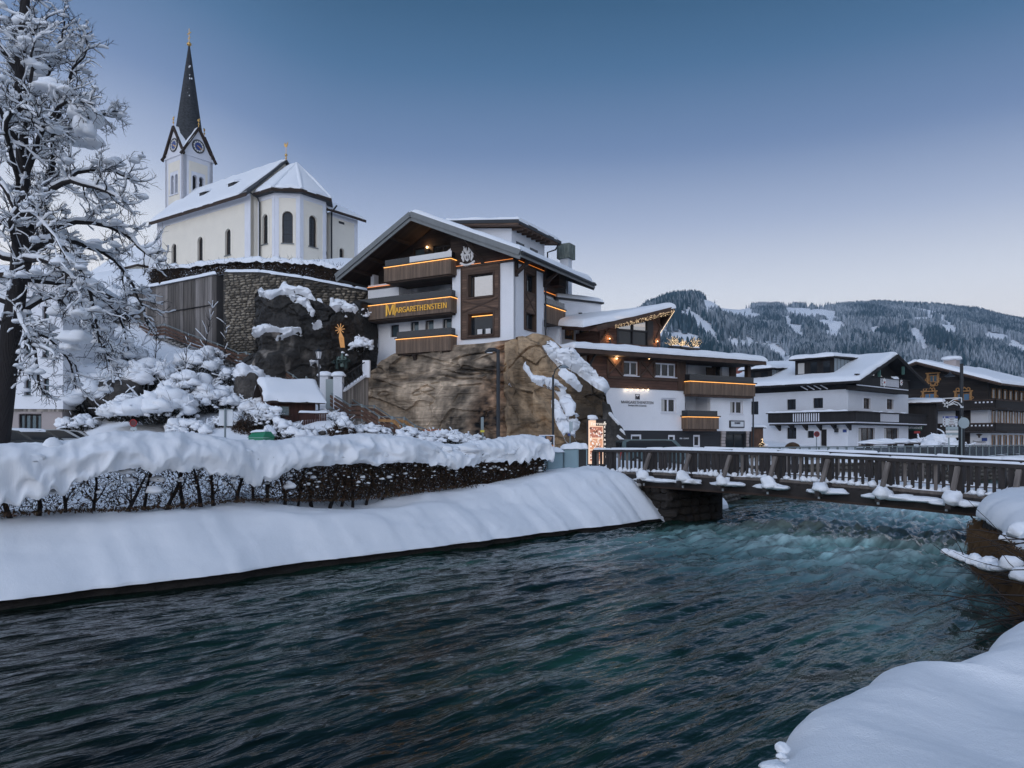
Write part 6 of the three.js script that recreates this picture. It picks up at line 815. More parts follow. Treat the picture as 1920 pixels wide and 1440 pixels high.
    const tk = new MB(); for (let i = 0; i < 12; i++) { const a = i / 12 * 6.2832; tk.beam(v3(Math.sin(a) * 0.54, yc + 1.35 + Math.cos(a) * 0.54, 0.08), v3(Math.sin(a) * 0.76, yc + 1.35 + Math.cos(a) * 0.76, 0.08), 0.075, 0.01, v3(0, 0, 1)); } part(cl, 'hour_marks', g(tk), M.black);
    const hd = new MB(); hd.beam(v3(-0.2, yc + 1.42, 0.095), v3(0.62, yc + 1.02, 0.095), 0.09, 0.015, v3(0, 0, 1)); hd.beam(v3(0.1, yc + 1.3, 0.1), v3(0.36, yc + 1.06, 0.1), 0.12, 0.015, v3(0, 0, 1)); part(cl, 'clock_hands', g(hd), M.gold);
    const vg = new MB(); vg.beam(v3(-h - 0.42, yc - 0.25, 0.14), v3(0, yg, 0.14), 0.3, 0.2, v3(0, 0, 1)); vg.beam(v3(h + 0.42, yc - 0.25, 0.142), v3(0, yg + 0.001, 0.142), 0.3, 0.2, v3(0, 0, 1)); part(T0, 'gable_verge', g(vg), M.woodDark);
    part(T0, 'gilt_figure', g(new MB().cyl(0, yg, yg + 0.75, 0.1, 0.03, 0.03, 6).ball(v3(0, yg + 0.5, 0.1), 0.12).ball(v3(0, yg + 0.95, 0.1), 0.16, 1, 1.4, 0.6).ball(v3(0.12, yg + 1.15, 0.1), 0.09)), M.gold);
  });
  part(T0, 'cornice', new MB().box(-h - 0.12, h + 0.12, yc - 0.16, yc, -h - 0.12, h + 0.12), M.trim);
  // valley roofs between the gables, with snow
  const vs = [], vr = new MB();
  for (let k = 0; k < 4; k++) { const ro = (p) => p.applyAxisAngle(v3(0, 1, 0), k * Math.PI / 2), ap = ro(v3(0, yg, h + 0.2)), ce = ro(v3(0, yg, 0)), l = ro(v3(-h - 0.4, yc - 0.2, h + 0.2)), r = ro(v3(h + 0.4, yc - 0.2, h + 0.2)), lv = ro(v3(-h - 0.25, yc - 0.1, h + 0.1)), rv = ro(v3(h + 0.25, yc - 0.1, h + 0.1)); vr.tri(ap, ce, lv).tri(ce, ap, rv); vs.push(snowSheet(r.clone().add(v3(0, 0.06, 0)), rv.clone().add(v3(0, 0.08, 0)), ce.clone().add(v3(0, 0.06, 0)), ap.clone().add(v3(0, 0.06, 0)), 0.22, { seed: k, cell: 0.2, ragged: 0.1 }), snowSheet(lv.clone().add(v3(0, 0.08, 0)), l.clone().add(v3(0, 0.06, 0)), ap.clone().add(v3(0, 0.06, 0)), ce.clone().add(v3(0, 0.06, 0)), 0.22, { seed: k + 9, cell: 0.2, ragged: 0.1 })); }
  const vRoof = part(T0, 'gable_roof', vr, M.shingle); part(vRoof, 'roof_snow', mergeGeometries(vs), M.snow);
  const sp = new THREE.CylinderGeometry(0.1, 2.02, 14.0, 8, 1); sp.rotateY(Math.PI / 8); sp.translate(0, 18.0 + 7.0, 0); const su = sp.attributes.uv; for (let i = 0; i < su.count; i++) su.setXY(i, su.getX(i) * 9, su.getY(i) * 14);
  part(T0, 'spire', sp.toNonIndexed(), M.shingle);
  { const s3 = new MB(), R = rng(3); for (let i = 0; i < 13; i++) { const y = 20 + R() * 10.5, r = lerp(2.02, 0.1, (y - 18) / 14) * 0.95, sa = 0.1 + R() * 0.9; s3.add(blob(v3(r * Math.cos(sa), y, r * Math.sin(sa) * 0.8), 0.05 + R() * 0.05, 0.1 + 0.12 * R(), 0.08, i, 7)); } part(T0, 'spire_snow', s3, M.snow); }
  part(T0, 'spire_cross', new MB().cyl(0, 31.9, 34.2, 0, 0.06, 0.045, 6).box(-0.42, 0.42, 33.55, 33.65, -0.04, 0.04).box(-0.26, 0.26, 32.95, 33.03, -0.035, 0.035).ball(v3(0, 32.2, 0), 0.3, 1, 0.85, 1, 12), M.gold);
}
// chapel house behind the trees on the left of the church
{
  const G = new Frame(P(218, 500, 92).x, 19.5, 92, -0.62), h = G.thing('parish_house', 'low cream house with snowy hipped roof left of the church', 'house');
  part(h, 'wall', new MB().box(-7, 5.5, -4, 4.2, -8, 0), M.cream); const a = [v3(-7.6, 4, 0.6), v3(6, 4, 0.6), v3(3, 8.2, -4), v3(-5, 8.2, -4), v3(6, 4, -8.6), v3(-7.6, 4, -8.6)];
  const r = part(h, 'roof', new MB().quad(a[0], a[1], a[2], a[3]).tri(a[1], a[4], a[2]).quad(a[4], a[5], a[3], a[2]).tri(a[5], a[0], a[3]), M.shingle); part(r, 'roof_snow', mergeGeometries([snowSheet(a[0], a[1], a[2], a[3], 0.35, { cell: 0.4 }), snowSheet(a[1], a[4], a[4].clone().lerp(a[2], 0.98), a[2], 0.35, { cell: 0.4 })]), M.snow); part(r, 'fascia', new MB().beam(a[0], a[1], 0.1, 0.25).beam(a[1], a[4], 0.1, 0.25), M.woodDark);
  for (const x of [-4.5, -1.5, 1.5, 4]) windowAt(h, x - 0.45, x + 0.45, 1.4, 3, 0.2, { frame: M.trim });
}
// ---------- branches with snow; the big tree; bushes; hedge ----------
class TB {                                               // indexed tubes, cheap enough for thousands of branches
  constructor() { this.p = []; this.i = []; }
  tube(pts, r, sides) {
    const base = this.p.length / 3, d = v3(), s = v3(), t = v3();
    for (let k = 0; k < pts.length; k++) {
      d.copy(pts[Math.min(k + 1, pts.length - 1)]).sub(pts[Math.max(k - 1, 0)]).normalize(); s.set(0.31, 0.2, 0.93).cross(d).normalize(); t.copy(d).cross(s);
      for (let m = 0; m < sides; m++) { const a = m / sides * 6.2832, c = Math.cos(a) * r[k], n = Math.sin(a) * r[k]; this.p.push(pts[k].x + s.x * c + t.x * n, pts[k].y + s.y * c + t.y * n, pts[k].z + s.z * c + t.z * n); }
      if (k) for (let m = 0; m < sides; m++) { const A = base + (k - 1) * sides + m, B = base + (k - 1) * sides + (m + 1) % sides, C = B + sides, D = A + sides; this.i.push(A, B, C, A, C, D); }
    }
  }
  add(g) { const base = this.p.length / 3, a = g.attributes.position; for (let k = 0; k < a.count; k++) this.p.push(a.getX(k), a.getY(k), a.getZ(k)); for (const k of g.index.array) this.i.push(base + k); }
  geo() { const g = new THREE.BufferGeometry(); g.setAttribute('position', new THREE.Float32BufferAttribute(this.p, 3)); const u = new Float32Array(this.p.length / 3 * 2); for (let k = 0; k < u.length / 2; k++) { u[2 * k] = this.p[3 * k] + this.p[3 * k + 2]; u[2 * k + 1] = this.p[3 * k + 1] * 0.4; } g.setAttribute('uv', new THREE.BufferAttribute(u, 2)); g.setIndex(this.i); g.computeVertexNormals(); return g; }
}
function snowOn(sn, pts, r, amt, R, sides = 5) {             // snow lying along a branch, thicker where it is level
  const q = [], w = []; let run = () => { if (q.length > 1) { q.unshift(q[0].clone().lerp(q[1], -0.25)); w.unshift(0.004); q.push(q.at(-1).clone().lerp(q.at(-2), -0.25)); w.push(0.004); sn.tube(q, w, sides); } q.length = w.length = 0; };
  for (let k = 0; k < pts.length; k++) {
    const a = pts[Math.max(0, k - 1)], b = pts[Math.min(pts.length - 1, k + 1)], d = b.clone().sub(a).normalize(), flat = Math.sqrt(Math.max(0, 1 - d.y * d.y));
    const h = (amt * (0.55 + 0.9 * R()) + r[k] * 0.6) * smooth(0.25, 0.8, flat);
    if (h < 0.012) { run(); continue; }
    q.push(v3(pts[k].x, pts[k].y + r[k] * 0.5 + h * 0.62, pts[k].z)); w.push(h);
  }
  run();
}
function growPath(R, p, dir, L, n, droop, wild) { const pts = [p.clone()], d = dir.clone().normalize(); for (let i = 1; i <= n; i++) { d.add(v3((R() - 0.5) * wild, (R() - 0.5) * wild * 0.8 + droop, (R() - 0.5) * wild)).normalize(); pts.push(pts.at(-1).clone().addScaledVector(d, L / n)); } return pts; }
const taper = (n, a, b) => [...Array(n)].map((_, i) => lerp(a, b, i / (n - 1)));
{
  const ZT = 20, R = rng(2024), t = thing('snowy_tree', 'tall bare tree heavy with snow at the left edge of the view', 'tree', [0, 0, 0]), trunk = new TB(), limbs = new TB(), twigs = new TB(), sn = new TB(), W = (x, y, dz = 0) => { const p = P(x, y, ZT); p.z -= dz; return p; };
  const curveThrough = (list, n) => new THREE.CatmullRomCurve3(list).getPoints(n);
  const tp = curveThrough([W(-14, 870), W(2, 760), W(16, 650), W(28, 540, 0.1), W(30, 430, 0.2), W(34, 320, 0.2), W(34, 200, 0.1), W(38, 90), W(50, 0), W(52, -70), W(60, -130)], 26);
  trunk.tube(tp, tp.map((_, i) => lerp(0.36, 0.035, Math.pow(i / 26, 0.75))), 12);
  const limb = (list, r) => { const pts = curveThrough(list, 12).map((p, i) => p.add(v3((R() - 0.5) * 0.09, (R() - 0.5) * 0.09, (R() - 0.5) * 0.09))), rr = taper(13, r, 0.018); limbs.tube(pts, rr, 7); snowOn(sn, pts, rr, 0.035, R, 6); kids(pts, rr, 1, pts.at(-1).x > -13.6 ? 1 : 0.6); };
  const kids = (pts, rr, level, dens) => {
    let L = 0; for (let i = 1; i < pts.length; i++) L += pts[i].distanceTo(pts[i - 1]);
    const n = Math.round([0, 4.4, 5.6, 8.5][level] * L * dens) + (level === 1 ? 2 : 1);
    for (let k = 0; k < n; k++) {
      const s = lerp(level === 1 ? 0.12 : 0.1, 1, (k + R() * 0.9) / n) * (pts.length - 1), i = Math.min(pts.length - 2, Math.floor(s)), p = pts[i].clone().lerp(pts[i + 1], s - i), d = pts[i + 1].clone().sub(pts[i]).normalize();
      const side = v3(R() - 0.5, R() - 0.42, R() - 0.5); side.addScaledVector(d, -side.dot(d)).normalize();
      const ang = 0.6 + R() * 0.5, dir = d.clone().multiplyScalar(Math.cos(ang)).addScaledVector(side, Math.sin(ang)), low = smooth(9.5, 5, p.y);
      const len = [0, 0.88, 0.46, 0.24][level] * (0.55 + 0.8 * R()) * (1 - 0.35 * s / pts.length), ns = [0, 6, 4, 2][level], r0 = [0, 0.019, 0.0105, 0.006][level] * (0.8 + 0.4 * R());
      const q = growPath(R, p, dir, len, ns, lerp(0.03, -0.16, low) * (level < 3 ? 1 : -0.6), [0, 0.85, 1.0, 1.0][level]), qr = taper(ns + 1, r0, r0 * 0.45);
      (level < 2 ? limbs : twigs).tube(q, qr, level === 1 ? 5 : 3);
      if (level < 2 || R() < [0, 0.9, 0.5, 0.16][level]) snowOn(sn, q, qr, [0, 0.03, 0.017, 0.01][level], R, level === 1 ? 6 : 5);
      if (level < 3 && R() < (level === 1 ? 0.3 : 0.06)) { const c = q[Math.floor(ns * (0.4 + 0.5 * R()))], b = 0.06 + 0.13 * R() * R(); sn.add(blob(v3(c.x, c.y + b * 0.6, c.z), b * (1.1 + 0.5 * R()), b * 0.85, b * (1 + 0.5 * R()), k + s, 9, 0.3)); }
      if (level < 3) kids(q, qr, level + 1, dens);
    }
  };
  // limbs that the photograph shows on the right of the trunk
  const V = [[[[30, 480], [52, 400, 0.3], [78, 290, 0.5], [92, 210, 0.4], [128, 130, 0.2], [168, 84, 0]], 0.12], [[[34, 330], [60, 240, -0.3], [84, 150, -0.6], [100, 95, -0.7]], 0.08], [[[33, 420], [70, 330, -0.4], [125, 262, -0.9], [175, 228, -1.2], [226, 236, -1.3]], 0.1], [[[32, 400], [80, 330, 0.5], [150, 292, 1.1], [214, 305, 1.4]], 0.09], [[[32, 440], [95, 372, -0.3], [170, 362, -0.8], [240, 385, -1.1], [286, 408, -1.2]], 0.1], [[[31, 470], [90, 410, 0.6], [165, 402, 1.0], [220, 440, 1.2], [256, 474, 1.3]], 0.09], [[[29, 540], [60, 470, 0], [110, 455, -0.3], [170, 500, -0.6], [205, 580, -0.8], [218, 652, -0.9]], 0.11], [[[27, 560], [75, 505, -0.8], [140, 512, -1.4], [200, 545, -1.7], [232, 610, -1.8]], 0.09], [[[24, 590], [72, 548, 0.5], [120, 580, 0.9], [158, 650, 1.1], [170, 712, 1.1]], 0.08], [[[22, 620], [58, 590, -0.6], [98, 630, -1.1], [126, 690, -1.3], [134, 735, -1.3]], 0.07], [[[30, 500], [75, 440, -1.1], [130, 430, -1.9], [190, 470, -2.3], [228, 530, -2.4]], 0.08], [[[20, 640], [44, 622, 0.8], [70, 660, 1.3], [88, 720, 1.4]], 0.055], [[[34, 200], [62, 150, 0.4], [85, 60, 0.6], [100, 20, 0.6]], 0.05], [[[36, 130], [60, 95, -0.3], [98, 62, -0.5], [108, 66, -0.5]], 0.04], [[[33, 300], [75, 225, 0.9], [120, 178, 1.4], [160, 160, 1.5]], 0.06], [[[31, 455], [75, 425, 1.6], [125, 450, 2.4], [165, 520, 2.7], [185, 590, 2.8]], 0.08], [[[33, 360], [85, 290, -1.5], [140, 270, -2.2], [190, 300, -2.6]], 0.07], [[[29, 520], [85, 520, 1.7], [130, 560, 2.4], [150, 640, 2.6]], 0.07], [[[34, 250], [10, 170, 0.5], [0, 90, 0.8], [5, 20, 0.8]], 0.06]];
  for (const [l, r] of V) limb(l.map(([x, y, d]) => W(x, y, d ?? 0.15)), r);
  for (let i = 0; i < 13; i++) { const k = 5 + Math.floor(i * 1.35), p = tp[Math.min(24, k)], a = Math.PI * (0.62 + 0.76 * R()) , reach = lerp(4.2, 1.6, i / 13) * (0.8 + 0.4 * R()), h = lerp(0.4, 1.6, R()) - (i < 5 ? 1.2 : 0), d = v3(Math.cos(a), 0, Math.sin(a) * 0.9); limb([p, p.clone().addScaledVector(d, reach * 0.4).add(v3(0, 0.7 + h * 0.5, 0)), p.clone().addScaledVector(d, reach * 0.75).add(v3(0, 0.6 + h, 0)), p.clone().addScaledVector(d, reach).add(v3(0, h - 0.3, 0))], 0.08); }
  // the great pillows of snow
  for (const [x, y, rx, ry, dz] of [[66, 96, 0.42, 0.26, 0], [50, 130, 0.3, 0.3, 0.3], [96, 62, 0.2, 0.13, -0.4], [190, 248, 0.42, 0.36, -1.1], [206, 280, 0.26, 0.36, -1.2], [172, 214, 0.4, 0.22, -1.1], [148, 200, 0.42, 0.24, -1], [120, 236, 0.36, 0.28, 0.9], [98, 190, 0.34, 0.2, -0.6], [80, 142, 0.3, 0.18, -0.5], [150, 332, 0.4, 0.24, 1], [160, 345, 0.24, 0.26, 1], [60, 210, 0.32, 0.22, 0.2], [30, 218, 0.3, 0.3, 0.4], [24, 180, 0.3, 0.26, 0.2], [44, 40, 0.3, 0.24, 0.2], [16, 60, 0.24, 0.14, 0], [84, 98, 0.3, 0.18, -0.6], [146, 168, 0.26, 0.15, 0.5], [110, 150, 0.22, 0.12, 0.3], [196, 466, 0.24, 0.12, -0.5], [214, 555, 0.34, 0.2, -1.6], [226, 610, 0.3, 0.22, -1.8], [160, 600, 0.28, 0.2, -1], [200, 520, 0.3, 0.2, -1.6], [210, 650, 0.34, 0.24, -1.6], [180, 665, 0.3, 0.22, -1.2], [20, 700, 0.16, 0.13, 1]]) {
    const c = W(x, y, dz); for (let k = 0; k < 3; k++) sn.add(blob(c.clone().add(v3((R() - 0.5) * rx, (R() - 0.5) * ry * 0.5, (R() - 0.5) * rx)), rx * (0.55 + 0.4 * R()), ry * (0.6 + 0.35 * R()), rx * (0.55 + 0.4 * R()), x + k * 9, 12, 0.3));
  }
  part(t, 'trunk', trunk.geo(), M.bark); part(t, 'limbs', limbs.geo(), M.bark); stuff(part(t, 'twigs', twigs.geo(), M.bark)); stuff(part(t, 'snow_load', sn.geo(), M.snow));
}
// a bush: arching stems, each carrying snow, over a dark inside
function bush(name, label, X, Z, w, h, { seed = 1, n = 46, dark = 1, snow = 1, y, cat = 'bush', group, leaf = M.leafDark, blobs = 6, erect = 0 } = {}) {
  if (snow) n = Math.round(n * 0.65);
  const R = rng(seed * 131 + 7), y0 = y ?? ground(X, Z) - 0.1, t = thing(name, label, cat, [X, y0, -Z], 0, group), st = new TB(), sn = new TB();
  for (let i = 0; i < n; i++) { const a = R() * 6.283, f = Math.sqrt(R()), d = v3(Math.cos(a) * f * w, h * (1.5 + R() * 0.5 + erect), Math.sin(a) * f * w), L = (0.6 + 0.5 * R()) * Math.hypot(f * w, h), q = growPath(R, v3(Math.cos(a) * f * w * 0.4, 0, Math.sin(a) * f * w * 0.4), d, L, 6, -0.16 + erect * 0.14, 0.5), r = taper(7, 0.018, 0.006); st.tube(q, r, 3); if (snow && R() < 0.4) snowOn(sn, q, r, 0.036 * snow, R, 6);
    for (let k = 0; k < 3; k++) { const p = q[2 + Math.floor(R() * 4)], e = growPath(R, p, v3(R() - 0.5, R() - 0.2, R() - 0.5), L * 0.32, 3, -0.05, 0.9), er = taper(4, 0.014, 0.006); st.tube(e, er, 3); if (snow && R() < 0.4) snowOn(sn, e, er, 0.03 * snow, R, 5); } }
  for (let i = 0; i < blobs * 11; i++) { const a = R() * 6.283, f = Math.sqrt(R()), big = i < blobs * 3, b = big ? Math.min(w, h) * (0.15 + 0.17 * R()) : 0.07 + 0.13 * R() * R(), lay = big ? 0.8 + 0.15 * R() : 0.4 + 0.55 * R(); sn.add(blob(v3(Math.cos(a) * f * w, h * lay * (1 - 0.6 * f * f), Math.sin(a) * f * w), b * (1.1 + 0.4 * R()), b * (0.85 + 0.3 * R()), b * (1.05 + 0.4 * R()), seed + i, big ? 11 : 8, 0.45)); }
  part(t, 'stems', st.geo(), M.twig); if (dark) leaves(t, 'leaves', Math.round(420 * dark * w * h), () => { const a = R() * 6.283, f = Math.sqrt(R()) * 0.92; return v3(Math.cos(a) * f * w, R() * h * 0.8 * (1 - 0.6 * f * f), Math.sin(a) * f * w); }, 0.16, R, leaf); if (snow) part(t, 'snow_load', sn.geo(), M.snow);
  return t;
}
const onPx = (px, py, Z) => { const p = P(px, py, Z); return [p.x, Z, p.y]; };
// the river hedge: bare beech stems, twigs and brown leaves under a thick rolling snow cap
{
  const hk = (q) => lerp(-20.25, -21.7, clamp((q - 3.4) / 18.8)), R = rng(55), q0 = -9, q1 = 22.2, t = thing('river_hedge', 'long bare hedge with a thick rolling cap of snow along the river bank', 'hedge'), yg = (q) => 1.62 + 0.1 * noise(q * 0.3, 2) - 0.25 * Math.exp(-Math.pow((q - 12.5) / 3, 2));
  const full = (q) => smooth(9.5, 12, q);                    // the far half is denser and darker
  for (let q = q0; q < q1; q += 0.32 + R() * 0.34) { const a = QK(q, hk(q) + (R() - 0.5) * 0.3, yg(q) - 0.35), st = new TB(), m = growPath(R, a, v3((R() - 0.5) * 0.5, 1, (R() - 0.5) * 0.4), 1.35, 5, 0.05, 0.4); st.tube(m, taper(6, 0.045 + R() * 0.03, 0.025), 6); for (let k = 0; k < 3; k++) { const p = m[2 + Math.floor(R() * 3)]; st.tube(growPath(R, p, v3(R() - 0.5, 0.7, R() - 0.5), 0.6, 4, 0.02, 0.6), taper(5, 0.022, 0.008), 4); } part(t, 'stem', st.geo(), M.bark); }
  const at = (lo, hi) => () => { const q = lerp(q0, q1, R()), y = lerp(lo, hi, R()); return QK(q, hk(q) + (R() - 0.5) * lerp(0.5, 1.05, y), yg(q) + y * 1.5); };
  const tw = new TB(); for (let i = 0; i < 15000; i++) { const p = at(0.05, 0.8)(); const [q] = toQ(p.x, -p.z); if (R() > 0.42 + 0.58 * full(q)) continue; tw.tube(growPath(R, p, v3(R() - 0.5, R() - 0.35, R() - 0.5), 0.22 + R() * 0.3, 3, 0, 0.9), taper(4, 0.008, 0.003), 3); }
  stuff(part(t, 'twigs', tw.geo(), M.twig));
  const Lf = []; while (Lf.length < 42000) { const y = R(), q = lerp(q0, q1, R()); if (R() > 0.1 + 0.62 * full(q) + 0.4 * smooth(0.45, 0.8, y) * (0.4 + fbm(q * 0.9, 3, 5, 3))) continue; const f = R() < 0.5 ? 1 : R() * 2 - 1; Lf.push(QK(q, hk(q) + f * 0.5 * (0.7 + 0.5 * R()) * (0.75 + 0.4 * y), yg(q) + 0.05 + y * 1.18)); }
  let li = 0; leaves(t, 'leaves', Lf.length, () => Lf[li++], 0.09, R, M.leaf, 0.5);
  li = 0; const lit = []; while (lit.length < 3000) { const q = lerp(q0, q1, R()); lit.push(QK(q, hk(q) + 0.25 + R() * 0.75, yg(q) + 0.06 + R() * 0.05)); } leaves(t, 'leaf_litter', lit.length, () => lit[li++], 0.1, R, M.leaf, 0.5);
  // the cap
  const nu = 520, nv = 44; part(t, 'snow_cap', gridGeo(nu, nv, (u, v) => {
    const q = lerp(q0 - 0.3, q1 + 0.45, u), a = lerp(-2.0, 1.9, v), e = Math.sqrt(clamp(Math.min(u, 1 - u) / 0.012)), big = fbm(q * 0.42, 1, 5, 2), mid = fbm(q * 1.1, a * 0.6, 9, 3), sm = fbm(q * 3.3, a * 2.2, 12, 3);
    const front = smooth(0.35, 0, v), hang = front * (0.1 + 0.4 * fbm(q * 0.55, 7, 2, 2) - 0.12 * full(q) + 0.32 * fbm(q * 1.7, a * 1.2, 8, 3) + 0.22 * fbm(q * 5.5, a * 2, 18, 3)), puff = 1 - Math.abs(noise(q * 1.15 + 0.3 * noise(q * 0.7, a), a * 1.3, 3)), pf2 = 1 - Math.abs(noise(q * 2.6, a * 2.4, 9)), rr = 0.5 + 0.1 * big + 0.22 * puff + 0.1 * pf2 + 0.05 * sm, ry = 0.5 + 0.12 * big + 0.1 * puff + 0.05 * pf2;
    return QK(q, hk(q) - Math.sin(a) * rr * e * (1.12 + 0.12 * front), 1.62 + 1.1 + 0.22 * big + 0.1 * noise(q * 0.28, 3) - 0.2 * smooth(6.5, 4, q) * smooth(1, 3, q) + (Math.cos(a) * ry * 0.98 - Math.max(0, hang)) * e + 0.045 * fbm(q * 7, a * 5, 3, 3));
  }), M.snow);
  { const pc = new TB(); for (let i = 0; i < 520; i++) { const q = lerp(q0, q1, R()), a = -1.5 + R() * 1.5, b = 0.06 + 0.26 * R() * R() * R(), low = smooth(-0.6, -1.6, a) * (0.05 + 0.2 * R()) * (1 - 0.3 * full(q)); pc.add(blob(QK(q, hk(q) - Math.sin(a) * 0.58, 2.66 + 0.12 * fbm(q * 0.42, 1, 5, 2) + Math.cos(a) * 0.42 - low), b * (1.3 + R() * 0.6), b * (0.75 + 0.3 * R()), b * (1.1 + R() * 0.4), i * 1.7, 12, 0.4)); } part(t, 'snow_pillows', pc.geo(), M.snow); }
  const cl = new TB(); for (let i = 0; i < 330; i++) { const q = lerp(q0, q1, R()), y = 0.45 + R() * 0.6, b = 0.025 + 0.13 * R() * R() * R() * (1.3 - full(q) * 0.5); cl.add(blob(QK(q, hk(q) + 0.42 + 0.25 * R(), yg(q) + y), b * 1.4, b * 0.8, b * 1.2, i, 7, 0.35)); } stuff(part(t, 'snow_clumps', cl.geo(), M.snow));
}
// ---------- the slope: stairway, hut, bushes, left building, cars, signs ----------
{
  const t = thing('hill_stairway', 'long stairway with brown plank railings and grey posts climbing to the church', 'stairs'), L = [[262, 600], [288, 611], [309, 608], [354, 626], [408, 644.5], [447, 661], [462, 661], [494, 676], [518, 691], [529, 691], [550, 704], [574, 722.6], [601, 724], [627, 741], [656, 759], [679, 759.5], [711, 781], [736, 782], [756, 797], [800, 812]];
  const pos = L.map(([px, py]) => P(px, py, lerp(63.4, 46.4, (px - 288) / 464))), off = v3(0.55, 0, -1.35);
  pos.forEach((p, i) => { for (const o of [v3(), off]) { const q = p.clone().add(o); part(t, 'post', new MB().box(q.x - 0.05, q.x + 0.05, q.y - 1.25, q.y + 0.06, q.z - 0.05, q.z + 0.05), M.steel); } });
  for (let i = 0; i + 1 < pos.length; i++) for (const o of [v3(), off]) { const a = pos[i].clone().add(o), b = pos[i + 1].clone().add(o); part(t, 'handrail', new MB().beam(a, b, 0.07, 0.06), M.steel);
    for (const h of [0.24, 0.52, 0.8]) part(t, 'plank', new MB().beam(a.clone().add(v3(0, -h, 0.06)), b.clone().add(v3(0, -h, 0.06)), 0.045, 0.17), (i === 16 || i === 17) && h < 0.4 ? M.woodPine : M.rail);
    if (o.x === 0 && (i % 3 === 0 || i === 11)) part(t, 'rail_snow', new MB().add(blob(a.clone().lerp(b, 0.5).add(v3(0, -0.98, 0.1)), a.distanceTo(b) * 0.4, 0.08, 0.09, i, 8)), M.snow); }
  for (let i = 0; i + 1 < pos.length; i++) { const a = pos[i], b = pos[i + 1], n = Math.max(1, Math.round(Math.abs(b.y - a.y) / 0.17)); for (let k = 0; k < n; k++) { const p = a.clone().lerp(b, (k + 0.5) / n).add(v3(off.x / 2, -1.12, off.z / 2)), w = a.distanceTo(b) / n; const g = new MB().box(-w * 0.62, w * 0.62, -0.16, 0, -0.72, 0.72).geo(); g.rotateY(Math.atan2(-(b.z - a.z), b.x - a.x)); g.translate(p.x, p.y, p.z); part(t, 'tread', g, M.concrete); } }
  const sw = new MB(); for (let i = 9; i + 1 < pos.length; i++) { const a = pos[i].clone().add(v3(-0.02, -1.06, 0.1)), b = pos[i + 1].clone().add(v3(-0.02, -1.06, 0.1)); sw.hexa([a.clone().add(v3(0, -3, 0)), b.clone().add(v3(0, -3, 0)), b.clone().add(v3(0, -3, -0.25)), a.clone().add(v3(0, -3, -0.25)), a, b, b.clone().add(v3(0, 0, -0.25)), a.clone().add(v3(0, 0, -0.25))]); } part(t, 'stringer_wall', sw, M.concrete);
}
// gate pillars and the little white railing up to the hotel corner
{
  const y = P(612, 745, 51.5).y, t = thing('garden_gate', 'grey gate between two white snow capped pillars beside the stairway', 'gate');
  for (const [px, z] of [[609, 51.6], [672 - 37, 51.2]]) { const p = P(px, 745, z), top = P(px, 707, z).y; part(t, 'pillar', new MB().box(p.x - 0.3, p.x + 0.3, p.y - 0.8, top, p.z - 0.3, p.z + 0.3), M.whiteOld); part(t, 'snow_cap', blob(v3(p.x, top + 0.1, p.z), 0.5, 0.28, 0.45, px, 14, 0.15), M.snow); }
  const a = P(613, 745, 51.5), b = P(630, 745, 51.2); part(t, 'gate_panel', new MB().box(a.x, b.x, a.y - 0.8, P(620, 711, 51.4).y, b.z - 0.03, b.z + 0.03), M.steel);
  const r = thing('white_handrail', 'white sloping wall rail with curved bars left of the hotel corner', 'railing'), p0 = P(643, 733, 51), p1 = P(690, 700, 53.6); part(r, 'coping', new MB().beam(p0, p1, 0.3, 0.14), M.white); part(r, 'base_wall', new MB().hexa([v3(p0.x, 5, p0.z), v3(p1.x, 5, p1.z), v3(p1.x, 5, p1.z - 0.2), v3(p0.x, 5, p0.z - 0.2), p0.clone(), p1.clone(), p1.clone().add(v3(0, 0, -0.2)), p0.clone().add(v3(0, 0, -0.2))]), M.concrete);
  const up = v3(0, 0.95, 0); part(r, 'handrail', new MB().beam(p0.clone().add(up), p1.clone().add(up), 0.06, 0.06), M.iron); for (let i = 0; i <= 8; i++) { const c = p0.clone().lerp(p1, i / 8); part(r, 'bar', new MB().tube([c, c.clone().add(v3(0.07, 0.32, 0)), c.clone().add(v3(-0.05, 0.64, 0)), c.clone().add(up)], 0.022, 4), M.iron); }
  const e = P(688, 700, 53.4); part(r, 'end_post', new MB().box(e.x - 0.28, e.x + 0.22, e.y - 0.3, P(688, 676, 53.4).y, e.z - 0.2, e.z + 0.2), M.white);
}
